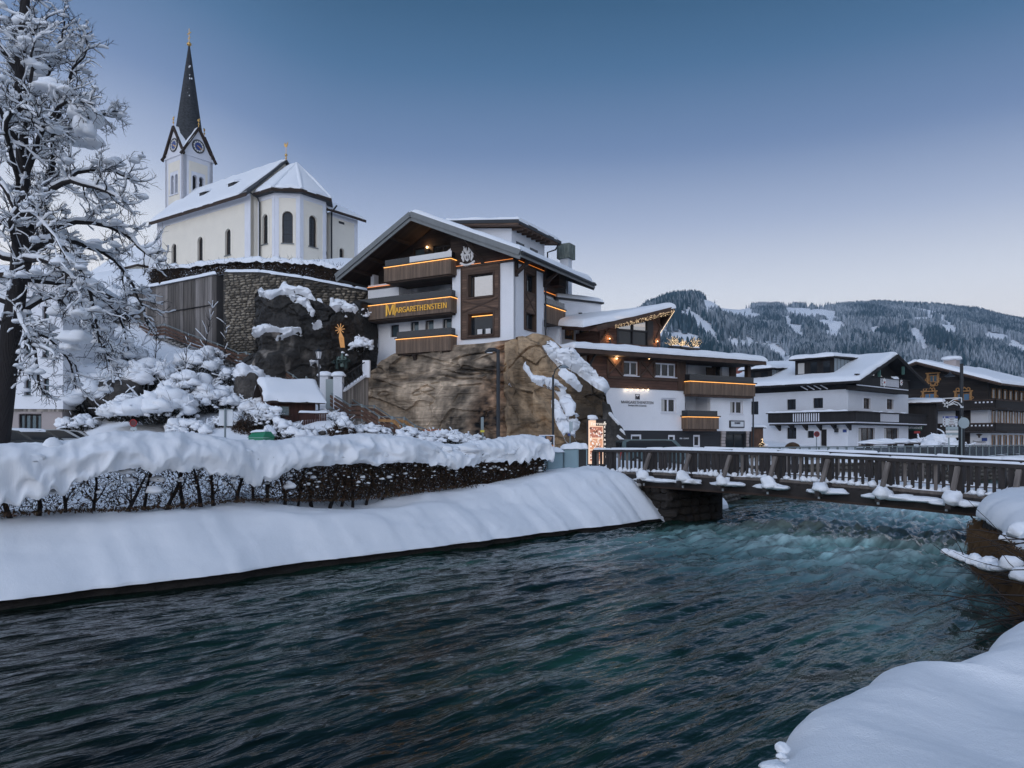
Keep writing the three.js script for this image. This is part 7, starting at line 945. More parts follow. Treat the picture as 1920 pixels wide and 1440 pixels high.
// comet star and crib figures on the grotto rock
{
  const p = P(640, 628, 55.2), t = thing('comet_star', 'glowing orange straw comet star hanging on the dark rock', 'decoration', p.toArray()); const om = glow(1, 0.4, 0.05, 0.3, 0.3), s = 55.2 / F;
  const st = new MB(); for (let i = 0; i < 9; i++) { const a = i / 9 * 6.283; st.beam(v3(-2 * s, 10 * s, 0.1), v3((-2 + Math.cos(a) * 9) * s, (11 + Math.sin(a) * 10) * s, 0.1), 0.05, 0.05); } part(t, 'star', st, om);
  const tl = new MB(); for (let i = -4; i <= 4; i++) tl.tube([v3(-2 * s, 8 * s, 0.1), v3((1 + i * 1.1) * s, -6 * s, 0.16), v3((3 + i * 0.9) * s, -24 * s, 0.1)], 0.022, 4); part(t, 'tail', tl, om); const l = new THREE.PointLight(new THREE.Color().setRGB(1, 0.45, 0.12), 0.22); l.position.set(0, 0, 0.7); l.name = 'star_light'; t.add(l);
  const fig = (px, py, h, name, label, m1, sn) => { const q = P(px, py + 2, 54.6), f = thing(name, label, 'statue', q.toArray()); h *= 0.82; const prof = [[0.19, 0], [0.22, 0.1], [0.18, 0.5], [0.16, 0.9], [0.2, 1.15], [0.1, 1.32], [0.11, 1.42], [0.12, 1.52], [0.06, 1.62], [0, 1.64]].map(([r, y]) => new THREE.Vector2(r * h / 1.64, y * h / 1.64)); const g = new THREE.LatheGeometry(prof, 14); const a = g.attributes.position; for (let i = 0; i < a.count; i++) { const k = 1 + 0.15 * fbm(a.getX(i) * 6, a.getY(i) * 2.5, a.getZ(i) * 6, 2); a.setX(i, a.getX(i) * k); a.setZ(i, a.getZ(i) * k * 0.8); } g.computeVertexNormals(); part(f, 'robe', g.toNonIndexed(), m1); if (sn) part(f, 'snow_cap', blob(v3(0.05, h * 0.96, 0), 0.13, 0.09, 0.13, 3, 9, 0.3), M.snow); part(f, 'arm', new MB().tube([v3(0.2, h * 0.66, 0), v3(0.3, h * 0.5, 0.12), v3(0.1, h * 0.46, 0.26)], [0.08, 0.07, 0.05], 6).tube([v3(-0.2, h * 0.66, 0), v3(-0.3, h * 0.5, 0.12), v3(-0.08, h * 0.46, 0.26)], [0.08, 0.07, 0.05], 6), m1); };
  const gr = std(0.12, 0.17, 0.15), gd = std(0.025, 0.045, 0.04);
  fig(632, 690, 1.1, 'crib_statue', 'small dark green kneeling crib figure, left, under the comet star', gd, false); fig(641.5, 686, 1.3, 'crib_statue', 'pale green robed crib figure in the middle under the comet star', gr, true); fig(649, 689, 1.2, 'crib_statue', 'snow dusted dark crib figure, right, under the comet star', gd, true);
}
// wooden garden hut
{
  const h = new Frame(P(545, 806, 45).x, P(545, 812, 45).y + 0.15, 45.5, 0.52), t = h.thing('garden_hut', 'small dark brown wooden hut with snowy roof and red slatted porch', 'hut'), w = 1.35, d = 2.9;
  part(t, 'wall', new MB().box(-w, w, 0, 1.95, -d, 0), M.woodRed); const g = plate([[-w, 1.95], [w, 1.95], [0, 2.75]], [], 0.1); const run = (m) => m;
  // ridge along local x: gable on the left side
  part(t, 'gable', new MB().hexa([v3(-w, 1.95, 0), v3(w, 1.95, 0), v3(w, 1.95, -d), v3(-w, 1.95, -d), v3(-w, 2.9, -d / 2 + 0.02), v3(w, 2.9, -d / 2 + 0.02), v3(w, 2.9, -d / 2 - 0.02), v3(-w, 2.9, -d / 2 - 0.02)]), M.woodRed);
  const ro = (z0, y0, z1, y1) => new MB().hexa([v3(-w - 0.45, y0 - 0.1, z0), v3(w + 0.45, y0 - 0.1, z0), v3(w + 0.45, y1 - 0.1, z1), v3(-w - 0.45, y1 - 0.1, z1), v3(-w - 0.45, y0, z0), v3(w + 0.45, y0, z0), v3(w + 0.45, y1, z1), v3(-w - 0.45, y1, z1)]); const r = part(t, 'roof', merged([ro(0.5, 1.72, -d / 2, 3.05), ro(-d / 2, 3.05, -d - 0.5, 1.72)]), M.woodDark);
  part(r, 'roof_snow', mergeGeometries([snowSheet(v3(-w - 0.42, 1.73, 0.5), v3(w + 0.45, 1.73, 0.5), v3(w + 0.45, 3.06, -d / 2), v3(-w - 0.42, 3.06, -d / 2), 0.34, { cell: 0.15 }), snowSheet(v3(-w - 0.42, 3.06, -d / 2), v3(w + 0.45, 3.06, -d / 2), v3(w + 0.45, 1.73, -d - 0.5), v3(-w - 0.42, 1.73, -d - 0.5), 0.34, { cell: 0.2 })]), M.snow);
  const wd = part(t, 'window', new MB().box(-w + 0.55, -w + 1.15, 0.85, 1.5, 0.002, 0.05), M.woodTrim); part(wd, 'pane', new MB().box(-w + 0.62, -w + 1.08, 0.92, 1.43, 0.03, 0.056), M.glassTeal);
  const pc = thing('slatted_porch', 'red brown slatted porch fence in front of the wooden hut', 'fence', h.at(0.9, 0, 0.9).toArray(), h.th); for (let i = 0; i < 15; i++) part(pc, 'slat', new MB().box(-0.7 + i * 0.105, -0.62 + i * 0.105, 0.15, 1.05, 0, 0.03), M.woodRed); part(pc, 'rail', new MB().box(-0.75, 0.95, 1.0, 1.08, -0.05, 0.06), M.woodRed); part(pc, 'deck', new MB().box(-0.7, 0.9, -0.3, 0.15, -0.8, -0.02), M.woodDark); part(pc, 'snow_cap', snowSheet(v3(-0.78, 1.08, 0.1), v3(0.98, 1.08, 0.1), v3(0.98, 1.08, -0.12), v3(-0.78, 1.08, -0.12), 0.1, { cell: 0.08 }), M.snow);
}
// bushes and boulders on the slope
{
  const B = (name, label, px, py, Z, w, h, o = {}) => { const p = P(px, py, Z); bush(name, label, p.x, Z, w, h, { seed: px, y: Math.min(p.y, ground(p.x, Z) + 0.6) - 0.15, ...o }); };
  B('snowy_bush', 'wide snow laden bush above the flat snow, left of the stop sign', 172, 724, 50.5, 2.2, 2.5, { n: 90, blobs: 12, snow: 1.3 });
  B('snowy_bush', 'snowy bush at the top left under the boarded wall', 205, 664, 57, 2.6, 2.3, { n: 80, blobs: 12, snow: 1.4 });
  B('snowy_bush', 'snow covered shrub with dark underside right above the round stop sign', 245, 782, 45.5, 1.3, 1.5, { n: 60, blobs: 9, dark: 1.8, snow: 1.3 });
  B('snowy_bush', 'broad white bush in the middle of the slope below the fence', 275, 716, 52, 2.0, 2.2, { n: 90, blobs: 9, snow: 1.3 });
  B('snowy_bush', 'dark hollow bush beside the middle of the flat snow', 305, 790, 46, 2.0, 1.9, { n: 80, blobs: 11, dark: 1.8 });
  B('snowy_bush', 'snowy bush just below the upper stair landing', 372, 700, 54, 1.6, 1.6, { n: 60, blobs: 9 });
  B('snowy_bush', 'tall thin stemmed bush in the centre of the slope', 350, 772, 48, 1.6, 2.6, { n: 56, blobs: 5, snow: 0.8, erect: 0.8, dark: 0.5 });
  B('snowy_bush', 'snow humped bush left of the dark boulder', 402, 770, 48.5, 1.5, 1.7, { n: 70, blobs: 10, dark: 1.6 });
  B('snowy_bush', 'low snow mounded bush in front, left of the white board sign', 362, 815, 43.5, 1.25, 0.95, { n: 60, blobs: 9, dark: 1.6, snow: 1.4 });
  B('snowy_bush', 'bush with dark gaps close under the middle of the stairway', 455, 722, 52.5, 1.7, 1.4, { n: 66, blobs: 10, dark: 1.5 });
  B('snowy_bush', 'snowy bush between the stairway and the hut roof', 520, 752, 50, 1.5, 1.4, { n: 60, blobs: 9, dark: 1.3 });
  B('snowy_bush', 'ragged snowy shrub at the left wall of the hut', 507, 806, 44.2, 0.95, 1.7, { n: 60, blobs: 7, snow: 1.2 });
  B('round_bush', 'round bare dark bush right of the white board sign', 464, 815, 43.8, 0.95, 1.35, { n: 70, snow: 0, blobs: 0, dark: 3, leaf: M.leaf, erect: 0.3 });
  B('round_bush', 'reddish brown round bush right of the hut', 641, 815, 44, 0.95, 1.0, { n: 80, snow: 0.35, blobs: 2, dark: 3, leaf: M.leaf, erect: 0.2 });
  B('snowy_bush', 'snow edged dark shrub in front of the hut', 540, 822, 43.5, 1.25, 1.0, { n: 60, blobs: 6, dark: 2.6 });
  B('snowy_bush', 'small dark shrub at the porch end of the hut', 575, 818, 44, 0.7, 0.75, { n: 40, blobs: 3, dark: 2.4 });
  B('snowy_bush', 'snowy bush in the top corner left of the masonry wall foot', 395, 668, 56.5, 1.0, 1.3, { n: 40, blobs: 5 });
  B('snowy_bush', 'far bush beside the boarded wall below the parish house', 215, 600, 66, 2.4, 2.6, { n: 80, blobs: 12, snow: 1.4 });
  B('snowy_bush', 'large snowy bush behind the tree above the left building', 130, 640, 64, 3.0, 2.6, { n: 90, blobs: 14, snow: 1.5 });
  B('clipped_hedge', 'dark clipped garden hedge below the foot of the stairway', 760, 826, 44, 0.8, 0.9, { n: 60, blobs: 4, dark: 4, cat: 'hedge' });
  B('clipped_hedge', 'low snow topped hedge below the rock, left of the street lamp', 830, 828, 44, 1.6, 0.75, { n: 90, blobs: 14, dark: 2.6, cat: 'hedge' });
  B('clipped_hedge', 'low snow topped hedge right beneath the park bench', 880, 830, 44.2, 1.2, 0.6, { n: 60, blobs: 9, dark: 2.6, cat: 'hedge' });
  B('snowy_bush', 'low snow covered plants along the stair wall', 690, 812, 45.6, 1.3, 0.6, { n: 50, blobs: 9, dark: 1.8 });
  B('snowy_bush', 'snow laden shrub on the rock edge left of the hotel corner', 672, 600, 55.4, 0.9, 0.7, { n: 40, blobs: 8, dark: 1.6, snow: 1.4, y: P(672, 600, 55.4).y });
  B('snowy_bush', 'snowy overhanging shrub beside the left hotel wall', 678, 655, 54.2, 0.75, 1.0, { n: 40, blobs: 8, dark: 2, snow: 1.5 , y: P(678, 660, 54.2).y });
  const more = [[330, 724, 51, 1.3, 1.4], [425, 742, 50, 1.2, 1.2], [245, 690, 54, 1.6, 1.6], [300, 680, 55, 1.4, 1.3], [486, 770, 47.5, 1.1, 1.1], [150, 770, 48, 1.2, 1.0], [345, 805, 45, 1.2, 1.0], [430, 812, 44.5, 0.9, 0.8], [560, 790, 47, 1.2, 0.8], [620, 790, 47, 0.9, 0.7], [225, 735, 49, 1.3, 1.2], [180, 690, 56, 1.8, 1.8]]; more.forEach(([px, py, Z, w, h], i) => { const p = P(px, py, Z); bush('snowy_bush', ['snow mounded bush under the broad white bush, beside the thin stemmed one', 'small snowy bush left above the dark boulder, under the stairway', 'small snowy bush between the far top bush and the broad white one', 'snowy bush close below the upper stair flight, right of the boarded wall end', 'small snowy bush tucked right of the dark boulder above the hut', 'snowy bush at the right end of the pale building', 'low snowy bush left of the white board sign, behind the front mound', 'tiny snowy bush directly behind the white board sign', 'snowy bush beside the lower stair wall, right above the hut roof', 'snowy bush below the lantern post, between stairs and hut', 'snowy bush above the round stop sign, left of the hollow one', 'wide snowy bush under the top left bush, above the dark shed'][i], p.x, Z, w, h, { seed: px + 3, y: ground(p.x, Z) - 0.15, n: 36, blobs: 8, snow: 1.2, dark: 1.5}); });
  const sap = (label, px, py, Z, h) => { const p = P(px, py, Z), t = thing('bare_sapling', label, 'tree', p.toArray()), R = rng(px), st = new TB(), sn = new TB(); const m = growPath(R, v3(0, -0.6, 0), v3(0.05, 1, 0), h + 0.6, 9, 0.05, 0.12), r = taper(10, 0.05, 0.012); st.tube(m, r, 6); for (let k = 0; k < 34; k++) { const i = 2 + Math.floor(R() * 7), a = R() * 6.283, q = growPath(R, m[i], v3(Math.cos(a) * 0.7, 0.9, Math.sin(a) * 0.7), h * (0.14 + 0.16 * R()), 5, 0.03, 0.35); st.tube(q, taper(6, 0.014, 0.005), 4); if (R() < 0.3) snowOn(sn, q, taper(6, 0.014, 0.005), 0.03, R, 5); } part(t, 'stem', st.geo(), M.bark); stuff(part(t, 'snow_load', sn.geo(), M.snow)); };
  sap('thin bare sapling in front of the boarded wall foot', 287, 708, 52, 3.6); sap('bare sapling before the right end of the boarded wall', 382, 660, 56.5, 3.8); sap('slender bare sapling standing among the bushes in the middle of the slope', 345, 740, 48.5, 4.0); sap('bare sapling in front of the masonry wall foot', 420, 668, 56.5, 2.8); sap('bare sapling at the far left under the parish house', 243, 616, 64, 4.2);
  const rock = (label, px, py, Z, w, h, seed) => { const p = P(px, py, Z), t = thing('snowy_boulder', label, 'boulder', p.toArray()), g = new THREE.IcosahedronGeometry(1, 5), a = g.attributes.position; for (let i = 0; i < a.count; i++) { const x = a.getX(i), y = a.getY(i), z = a.getZ(i), k = 1 + 0.5 * fbm(x * 1.1 + seed, y * 1.1, z * 1.1, 4); a.setXYZ(i, x * w * k, y * h * k, z * w * 0.8 * k); } g.computeVertexNormals(); { const cc = new Float32Array(a.count * 3); for (let i = 0; i < a.count; i++) { const b = 0.35 + 0.5 * fbm(a.getX(i) * 1.5, a.getY(i), a.getZ(i) * 1.5 + seed, 3); cc.set([b, b * 0.95, b * 0.88], i * 3); } g.setAttribute('color', new THREE.BufferAttribute(cc, 3)); } const u = g.attributes.uv; for (let i = 0; i < u.count; i++) u.setXY(i, a.getX(i) + a.getZ(i), a.getY(i)); part(t, 'stone', g, M.rockDark); part(t, 'snow_cap', blob(v3(-w * 0.1, h * 0.78, -w * 0.2), w * 0.75, h * 0.38, w * 0.6, seed, 22, 0.4), M.snow); };
  rock('tall dark boulder with a snow cap on the slope above the hut', 461, 735, 49, 0.95, 1.35, 3); rock('dark boulder with a snow cap above the flat snow at left', 205, 742, 50, 1.8, 1.25, 5); rock('small stone in the snow right of the hut', 605, 812, 44, 0.22, 0.16, 14);
}
// pale building on the left with a beige ground floor
{
  const G = new Frame(P(118, 812, 47.5).x, P(118, 812, 47.5).y - 1.2, 47.5, 0.16), h = G.thing('pale_building', 'white building with beige ground floor and glazed shop door behind the tree', 'building'), f = (x, y) => G.front(x, y), y1 = f(118, 767)[1], yT = 10.8, x0 = -16;
  const rows = []; for (const [py0, py1] of [[741, 709], [670, 640], [603, 573]]) for (const [a, b] of [[-42, -26], [7, 21], [45, 58], [79, 92]]) rows.push([f(a, 740)[0], f(b, 740)[0], f(50, py0)[1], f(50, py1)[1]]);
  part(h, 'wall', plate([[x0, y1], [0, y1], [0, yT], [x0, yT]], rows.map((q) => rect(...q)), 0.4), M.white); part(h, 'wall', new MB().box(-0.4, 0, y1, yT, -9, -0.41).box(x0, -0.4, y1, yT, -9.4, -9.001), M.white);
  rows.forEach((q) => windowAt(h, ...q, 0, { mull: 0, frame: M.woodTrim, glass: M.glassTeal, bar: 0.06, set: 0.3, sill: M.zincLight }));
  const door = [f(32, 800)[0], f(75, 800)[0], -0.2, f(50, 776)[1]], door2 = [f(-40, 800)[0], f(6, 800)[0], -0.2, f(0, 774)[1]];
  part(h, 'ground_floor', plate([[x0, -1], [-0.12, -1], [-0.12, y1 - 0.16], [x0, y1 - 0.16]], [rect(...door), rect(...door2)], 0.3).translate(0, 0, -0.2), M.beige); part(h, 'ground_floor', new MB().box(-0.42, -0.12, -1, y1 - 0.16, -9, -0.51), M.beige); part(h, 'floor_band', new MB().box(x0, -0.06, y1 - 0.16, y1 - 0.002, -9, -0.12), M.concrete);
  windowAt(h, ...door, -0.2, { mull: 3, tran: 1, frame: M.woodBlack, glass: M.glassTeal, bar: 0.1, name: 'shop_door' }); windowAt(h, ...door2, -0.2, { mull: 2, tran: 0, frame: M.woodBlack, glass: M.glassTeal, bar: 0.1, name: 'garage_door' }); part(h, 'sign_board', new MB().box(door[0] + 0.1, door[1], door[3] + 0.05, door[3] + 0.4, -0.2, -0.14), M.beige);
  const r = part(h, 'roof', new MB().box(x0, 0.6, yT, yT + 0.25, -9.8, 0.7), M.woodDark); part(r, 'roof_snow', snowSheet(v3(x0, yT + 0.25, 0.7), v3(0.6, yT + 0.25, 0.7), v3(0.6, yT + 0.25, -9.8), v3(x0, yT + 0.25, -9.8), 0.55, { cell: 0.4 }), M.snow);
  // dark shed with snow roof behind its corner
  const s = thing('dark_shed', 'low dark shed with a snowy roof at the right of the pale building', 'shed', P(140, 770, 50).toArray(), 0.3); part(s, 'wall', new MB().box(-0.9, 4.0, -1, 2.4, -3, 0), M.woodBlack); part(s, 'roof', new MB().hexa([v3(-1, 2.4, 0.3), v3(4.2, 2.4, 0.3), v3(4.2, 3.1, -3.2), v3(-1, 3.1, -3.2), v3(-1, 2.5, 0.3), v3(4.2, 2.5, 0.3), v3(4.2, 3.2, -3.2), v3(-1, 3.2, -3.2)]), M.woodDark); part(s, 'roof_snow', snowSheet(v3(-1, 2.5, 0.3), v3(4.2, 2.5, 0.3), v3(4.2, 3.2, -3.2), v3(-1, 3.2, -3.2), 0.45), M.snow);
}
// cars: body from a side profile, greenhouse with glass, wheels
function car(label, pos, turn, paint, { len = 4.3, roof = 1.48, wagon = false, van = false, snow = false } = {}) {
  const t = thing('parked_car', label, 'car', pos, turn), w = 0.86, k = len / 4.3, sh = (pts, wid, z0) => { const g = plate(pts.map(([x, y]) => [x * k, y]), [], wid); g.translate(0, 0, z0); return g; };
  const low = [[-2.12, 0.32], [-1.75, 0.28], [1.75, 0.28], [2.12, 0.36], [2.14, 0.62], [2.0, 0.84], [1.15, 0.95], [-1.95, 0.98], [-2.13, 0.8]];
  const up = van ? [[-2.08, 0.95], [1.35, 0.95], [0.75, roof - 0.04], [0.35, roof], [-1.8, roof], [-2.05, roof - 0.12]] : wagon ? [[-2.05, 0.96], [1.2, 0.94], [0.45, roof - 0.04], [0.1, roof], [-1.5, roof - 0.02], [-1.85, roof - 0.14]] : [[-1.75, 0.96], [1.2, 0.94], [0.45, roof - 0.04], [0.1, roof], [-0.7, roof - 0.01], [-1.2, roof - 0.12]];
  const body = part(t, 'body', sh(low, 2 * w, w), paint), cab = part(t, 'cabin', sh(up, 2 * w - 0.24, w - 0.12), paint);
  const ins = (f) => { const cx = up.reduce((s, p) => s + p[0], 0) / up.length, cy = (0.97 + roof) / 2; return up.map(([x, y]) => [cx + (x - cx) * f, cy + (y - cy) * (f - 0.06)]); };
  part(cab, 'side_window', sh(ins(0.86), 2 * w - 0.22, w - 0.11), M.glass);
  const wp = (a, b, s) => { const g = new MB(), m = w - 0.2; const p = v3(lerp(a[0], b[0], 0.12) * k, lerp(a[1], b[1], 0.12), m), q = v3(lerp(a[0], b[0], 0.9) * k, lerp(a[1], b[1], 0.9), m), n = v3(-(b[1] - a[1]), b[0] - a[0], 0).normalize().multiplyScalar(s * 0.012); g.quad(p.clone().add(n), v3(p.x, p.y, -m).add(n), v3(q.x, q.y, -m).add(n), q.clone().add(n)); part(cab, 'windscreen', g, M.glass); }; wp(up[1], up[2], -1); wp(up[0], up.at(-1), 1);
  for (const x of [-1.32, 1.32]) for (const s of [-1, 1]) { const wh = part(t, 'wheel', new THREE.CylinderGeometry(0.32, 0.32, 0.2, 18).rotateX(Math.PI / 2).translate(x * k, 0.32, s * (w - 0.08)), M.rubber); part(wh, 'rim', new THREE.CylinderGeometry(0.19, 0.19, 0.22, 12).rotateX(Math.PI / 2).translate(x * k, 0.32, s * (w - 0.08)), M.silver); }
  for (const s of [-1, 1]) { part(t, 'headlight', new MB().box(2.0 * k, 2.13 * k, 0.62, 0.76, s * 0.66 - 0.16, s * 0.66 + 0.16), M.frost); part(t, 'tail_light', new MB().box(-2.15 * k, -2.06 * k, 0.68, 0.9, s * 0.7 - 0.1, s * 0.7 + 0.1), M.red); }
  if (snow) part(t, 'roof_snow', snowSheet(v3(-1.3 * k, roof - 0.03, 0.7), v3(0.3 * k, roof - 0.03, 0.7), v3(0.3 * k, roof - 0.03, -0.7), v3(-1.3 * k, roof - 0.03, -0.7), 0.12, { cell: 0.12 }), M.snow);
  return t;
}
{
  const paintD = phys(0.02, 0.026, 0.026, { roughness: 0.25, metalness: 0.3, clearcoat: 1 }), paintS = phys(0.42, 0.45, 0.47, { roughness: 0.3, metalness: 0.4, clearcoat: 1 }), paintG = phys(0.1, 0.15, 0.16, { roughness: 0.28, metalness: 0.5, clearcoat: 1 });
  const put = (px, py, Z, dy = 1.48) => { const p = P(px, py, Z); return [p.x, p.y - dy, p.z]; };
  car('dark car with green tinted windows parked at the left edge', put(4, 806, 36), 0.9, paintD, { wagon: true });
  car('dark car with snow on its roof, second from the left edge', put(66, 807, 38.5), 0.75, paintD, { snow: true });
  car('silver estate car parked behind the dark cars', put(108, 805, 41), 0.55, paintS, { wagon: true });
  car('white hatchback at the right end of the parked cars', put(138, 807, 43), 0.45, paintS, { wagon: true, len: 3.9 });
  car('grey green van passing on the street in front of the annex', [P(1232, 860, 44).x, 1.68, -44], 0.12, paintG, { van: true, len: 4.75, roof: 1.62 });
}
// signs, lamps and street furniture on the left and in the middle
{
  const pole = (t, h, r = 0.035, m = M.steel) => part(t, 'pole', new MB().cyl(0, -0.6, h, 0, r, r, 8), m);
  { const p = P(251, 822, 41), t = thing('no_stopping_sign', 'round red sign on a pole standing in the flat snow at left', 'road sign', p.toArray()); const h = P(251, 793, 41).y - p.y; pole(t, h); part(t, 'sign_disc', new MB().tube([v3(0, h, 0.04), v3(0, h, 0.06)], 0.2, 20), M.redDark); part(t, 'sign_ring', new THREE.TorusGeometry(0.18, 0.025, 6, 24).translate(0, h, 0.065), M.red); part(t, 'extra_plate', new MB().box(-0.17, 0.17, h - 0.4, h - 0.24, 0.03, 0.05), M.signBack); }
  { const p = P(422, 826, 39), t = thing('board_sign', 'blank grey back of a rectangular sign on a steel pole', 'sign', p.toArray()); const h = P(424, 766, 39).y - p.y; pole(t, h, 0.055); part(t, 'sign_panel', plate([[-0.36, h - 0.88], [0.36, h - 0.9], [0.38, h - 0.04], [-0.33, h - 0.02]], [], 0.03).translate(0, 0, -0.06), M.sign); part(t, 'sign_panel_edge', new MB().box(-0.36, 0.38, h - 0.06, h - 0.03, -0.062, 0.01), M.steel); }
  { const p = P(598, 772, 47), t = thing('lantern_post', 'slim black post with a glass lantern beside the stairway', 'street lamp', p.toArray()); const h = P(598, 672, 47).y - p.y; pole(t, h, 0.05, M.iron); part(t, 'lantern', new MB().add(new THREE.CylinderGeometry(0.21, 0.12, 0.42, 6).translate(0, h + 0.2, 0)), M.frost); part(t, 'lantern_roof', new MB().add(new THREE.ConeGeometry(0.27, 0.22, 6).translate(0, h + 0.52, 0)).cyl(0, h + 0.6, h + 0.75, 0, 0.02, 0.02, 6), M.iron); const cg = new MB(); for (let i = 0; i < 6; i++) { const a = (i + 0.5) / 6 * 6.283; cg.beam(v3(Math.sin(a) * 0.12, h, Math.cos(a) * 0.12), v3(Math.sin(a) * 0.215, h + 0.42, Math.cos(a) * 0.215), 0.02, 0.02); } part(t, 'lantern_frame', cg, M.iron); }
  { const p = P(934, 832, 40), t = thing('street_lamp', 'tall dark street lamp with a flat curved head in front of the tan rock', 'street lamp', p.toArray()); const h = P(934, 656, 40).y - p.y; part(t, 'pole', new MB().cyl(0, -1, h, 0, 0.105, 0.095, 10), M.iron); part(t, 'lamp_head', new MB().tube([v3(0, h - 0.08, 0), v3(-0.2, h + 0.02, 0.02), v3(-0.45, h - 0.02, 0.05), v3(-0.7, h - 0.14, 0.08)], [0.09, 0.1, 0.13, 0.05], 8), M.iron); part(t, 'lamp_glass', new MB().box(-0.6, -0.3, h - 0.17, h - 0.13, -0.04, 0.12), M.frost); }
  { const p = P(1037, 838, 40), t = thing('street_lamp', 'thin street lamp with a disc shaped head in front of the rock ledges', 'street lamp', p.toArray()); const h = P(1037, 700, 40).y - p.y; part(t, 'pole', new MB().cyl(0, -1, h - 0.1, 0, 0.07, 0.06, 10), M.iron); part(t, 'arm', new MB().tube([v3(0, h - 0.2, 0), v3(0.12, h + 0.2, 0), v3(0.4, h + 0.42, 0), v3(0.55, h + 0.4, 0)], 0.035, 6), M.iron); part(t, 'lamp_head', new MB().add(new THREE.CylinderGeometry(0.1, 0.28, 0.14, 16).translate(0.58, h + 0.36, 0)), M.zincLight); }
  { const p = P(905, 836, 43), t = thing('bus_stop_post', 'thin bus stop post with a yellow label before the rock', 'sign', p.toArray()); const h = P(905, 782, 43).y - p.y; pole(t, h, 0.05); part(t, 'timetable_board', new MB().box(-0.1, 0.06, h - 0.72, h - 0.02, 0.05, 0.09), M.steel); part(t, 'label', new MB().box(-0.12, 0.1, h - 0.86, h - 0.74, 0.06, 0.11), M.yellow); }
  { const p = P(1069, 850, 41), t = thing('bus_stop_post', 'grey post with a blank plate and small blue arrow disc by the snowy ledges', 'sign', p.toArray()); const h = P(1069, 790, 41).y - p.y; pole(t, h, 0.035); part(t, 'plate', new MB().box(-0.05, 0.14, h - 0.55, h - 0.02, 0.03, 0.07), M.signBack); part(t, 'blue_disc', new MB().tube([v3(-0.06, h - 0.72, 0.04), v3(-0.06, h - 0.72, 0.06)], 0.075, 14), M.blue); }
  { const p = P(817, 824, 45.5), t = thing('park_bench', 'orange red wooden bench at the foot of the tan rock', 'bench', p.toArray(), 0.06); for (let i = 0; i < 3; i++) part(t, 'slat', new MB().box(-0.75, 0.75, 0.3 + i * 0.11, 0.38 + i * 0.11, -0.2 - i * 0.02, -0.16 - i * 0.02), M.orange); for (let i = 0; i < 3; i++) part(t, 'slat', new MB().box(-0.75, 0.75, 0.26, 0.3, -0.12 + i * 0.14, 0 + i * 0.14), M.orange); for (const x of [-0.6, 0.6]) part(t, 'leg', new MB().box(x - 0.03, x + 0.03, -0.3, 0.26, -0.1, 0.25).box(x - 0.03, x + 0.03, 0.26, 0.62, -0.24, -0.2), M.iron); }
  { const p = P(490, 836, 36), t = thing('green_container', 'green plastic recycling container with a snowy lid behind the hedge', 'container', p.toArray(), -0.35); const b = P(490, 817, 36).y - p.y; part(t, 'body', new MB().box(-0.42, 0.42, -1, b - 0.1, -0.4, 0.4), M.green); part(t, 'lid', new MB().hexa([v3(-0.46, b - 0.09, 0.45), v3(0.46, b - 0.09, 0.45), v3(0.46, b - 0.09, -0.45), v3(-0.46, b - 0.09, -0.45), v3(-0.36, b + 0.2, 0.12), v3(0.36, b + 0.2, 0.12), v3(0.36, b + 0.2, -0.25), v3(-0.36, b + 0.2, -0.25)]), M.green); part(t, 'lid_snow', snowSheet(v3(-0.38, b + 0.2, 0.2), v3(0.38, b + 0.2, 0.2), v3(0.36, b + 0.2, -0.28), v3(-0.36, b + 0.2, -0.28), 0.1, { cell: 0.07 }), M.snow); }
  // poster board and the lit restaurant sign
  { const p = P(1025, 848, 39), t = thing('poster_board', 'framed event poster board standing by the thin street lamp', 'poster', p.toArray()), s = 39 / F, w = 14.5 * s, y0 = P(0, 839, 39).y - p.y, y1 = P(0, 815.5, 39).y - p.y; part(t, 'frame', plate(rect(-w, w, y0, y1), [rect(-w + 0.045, w - 0.045, y0 + 0.05, y1 - 0.045)], 0.06), M.trim); const m = print(240, 200, (c, W, H) => { c.fillStyle = '#23252b'; c.fillRect(0, 0, W, H); const g = c.createLinearGradient(0, 0, 0, H); g.addColorStop(0, '#8fa9c4'); g.addColorStop(1, '#36465c'); c.fillStyle = g; c.fillRect(0, 0, 96, 160); c.fillStyle = '#d8dde2'; c.beginPath(); c.ellipse(48, 60, 12, 15, 0, 0, 7); c.fill(); c.fillRect(28, 78, 40, 74); c.fillStyle = '#b9772e'; c.beginPath(); c.moveTo(20, H); c.lineTo(70, 150); c.lineTo(W, 158); c.lineTo(W, H); c.fill(); c.fillStyle = '#d29a6b'; for (let i = 0; i < 5; i++) c.fillRect(118, 22 + i * 17, 50 + (i * 37) % 46, 7); c.fillStyle = '#eef0f4'; c.fillRect(138, 118, 60, 10); c.fillRect(146, 134, 46, 7); }); const pq = plate(rect(-w + 0.045, w - 0.045, y0 + 0.05, y1 - 0.045), [], 0.02).translate(0, 0, -0.02), u = pq.attributes.uv; for (let i = 0; i < u.count; i++) u.setXY(i, (u.getX(i) + w) / (2 * w), (u.getY(i) - y0) / (y1 - y0)); part(t, 'poster_sheet', pq, m); for (const x of [-w + 0.05, w - 0.05]) part(t, 'leg', new MB().box(x - 0.025, x + 0.025, y0 - 1.6, y0, -0.05, 0), M.steel); }
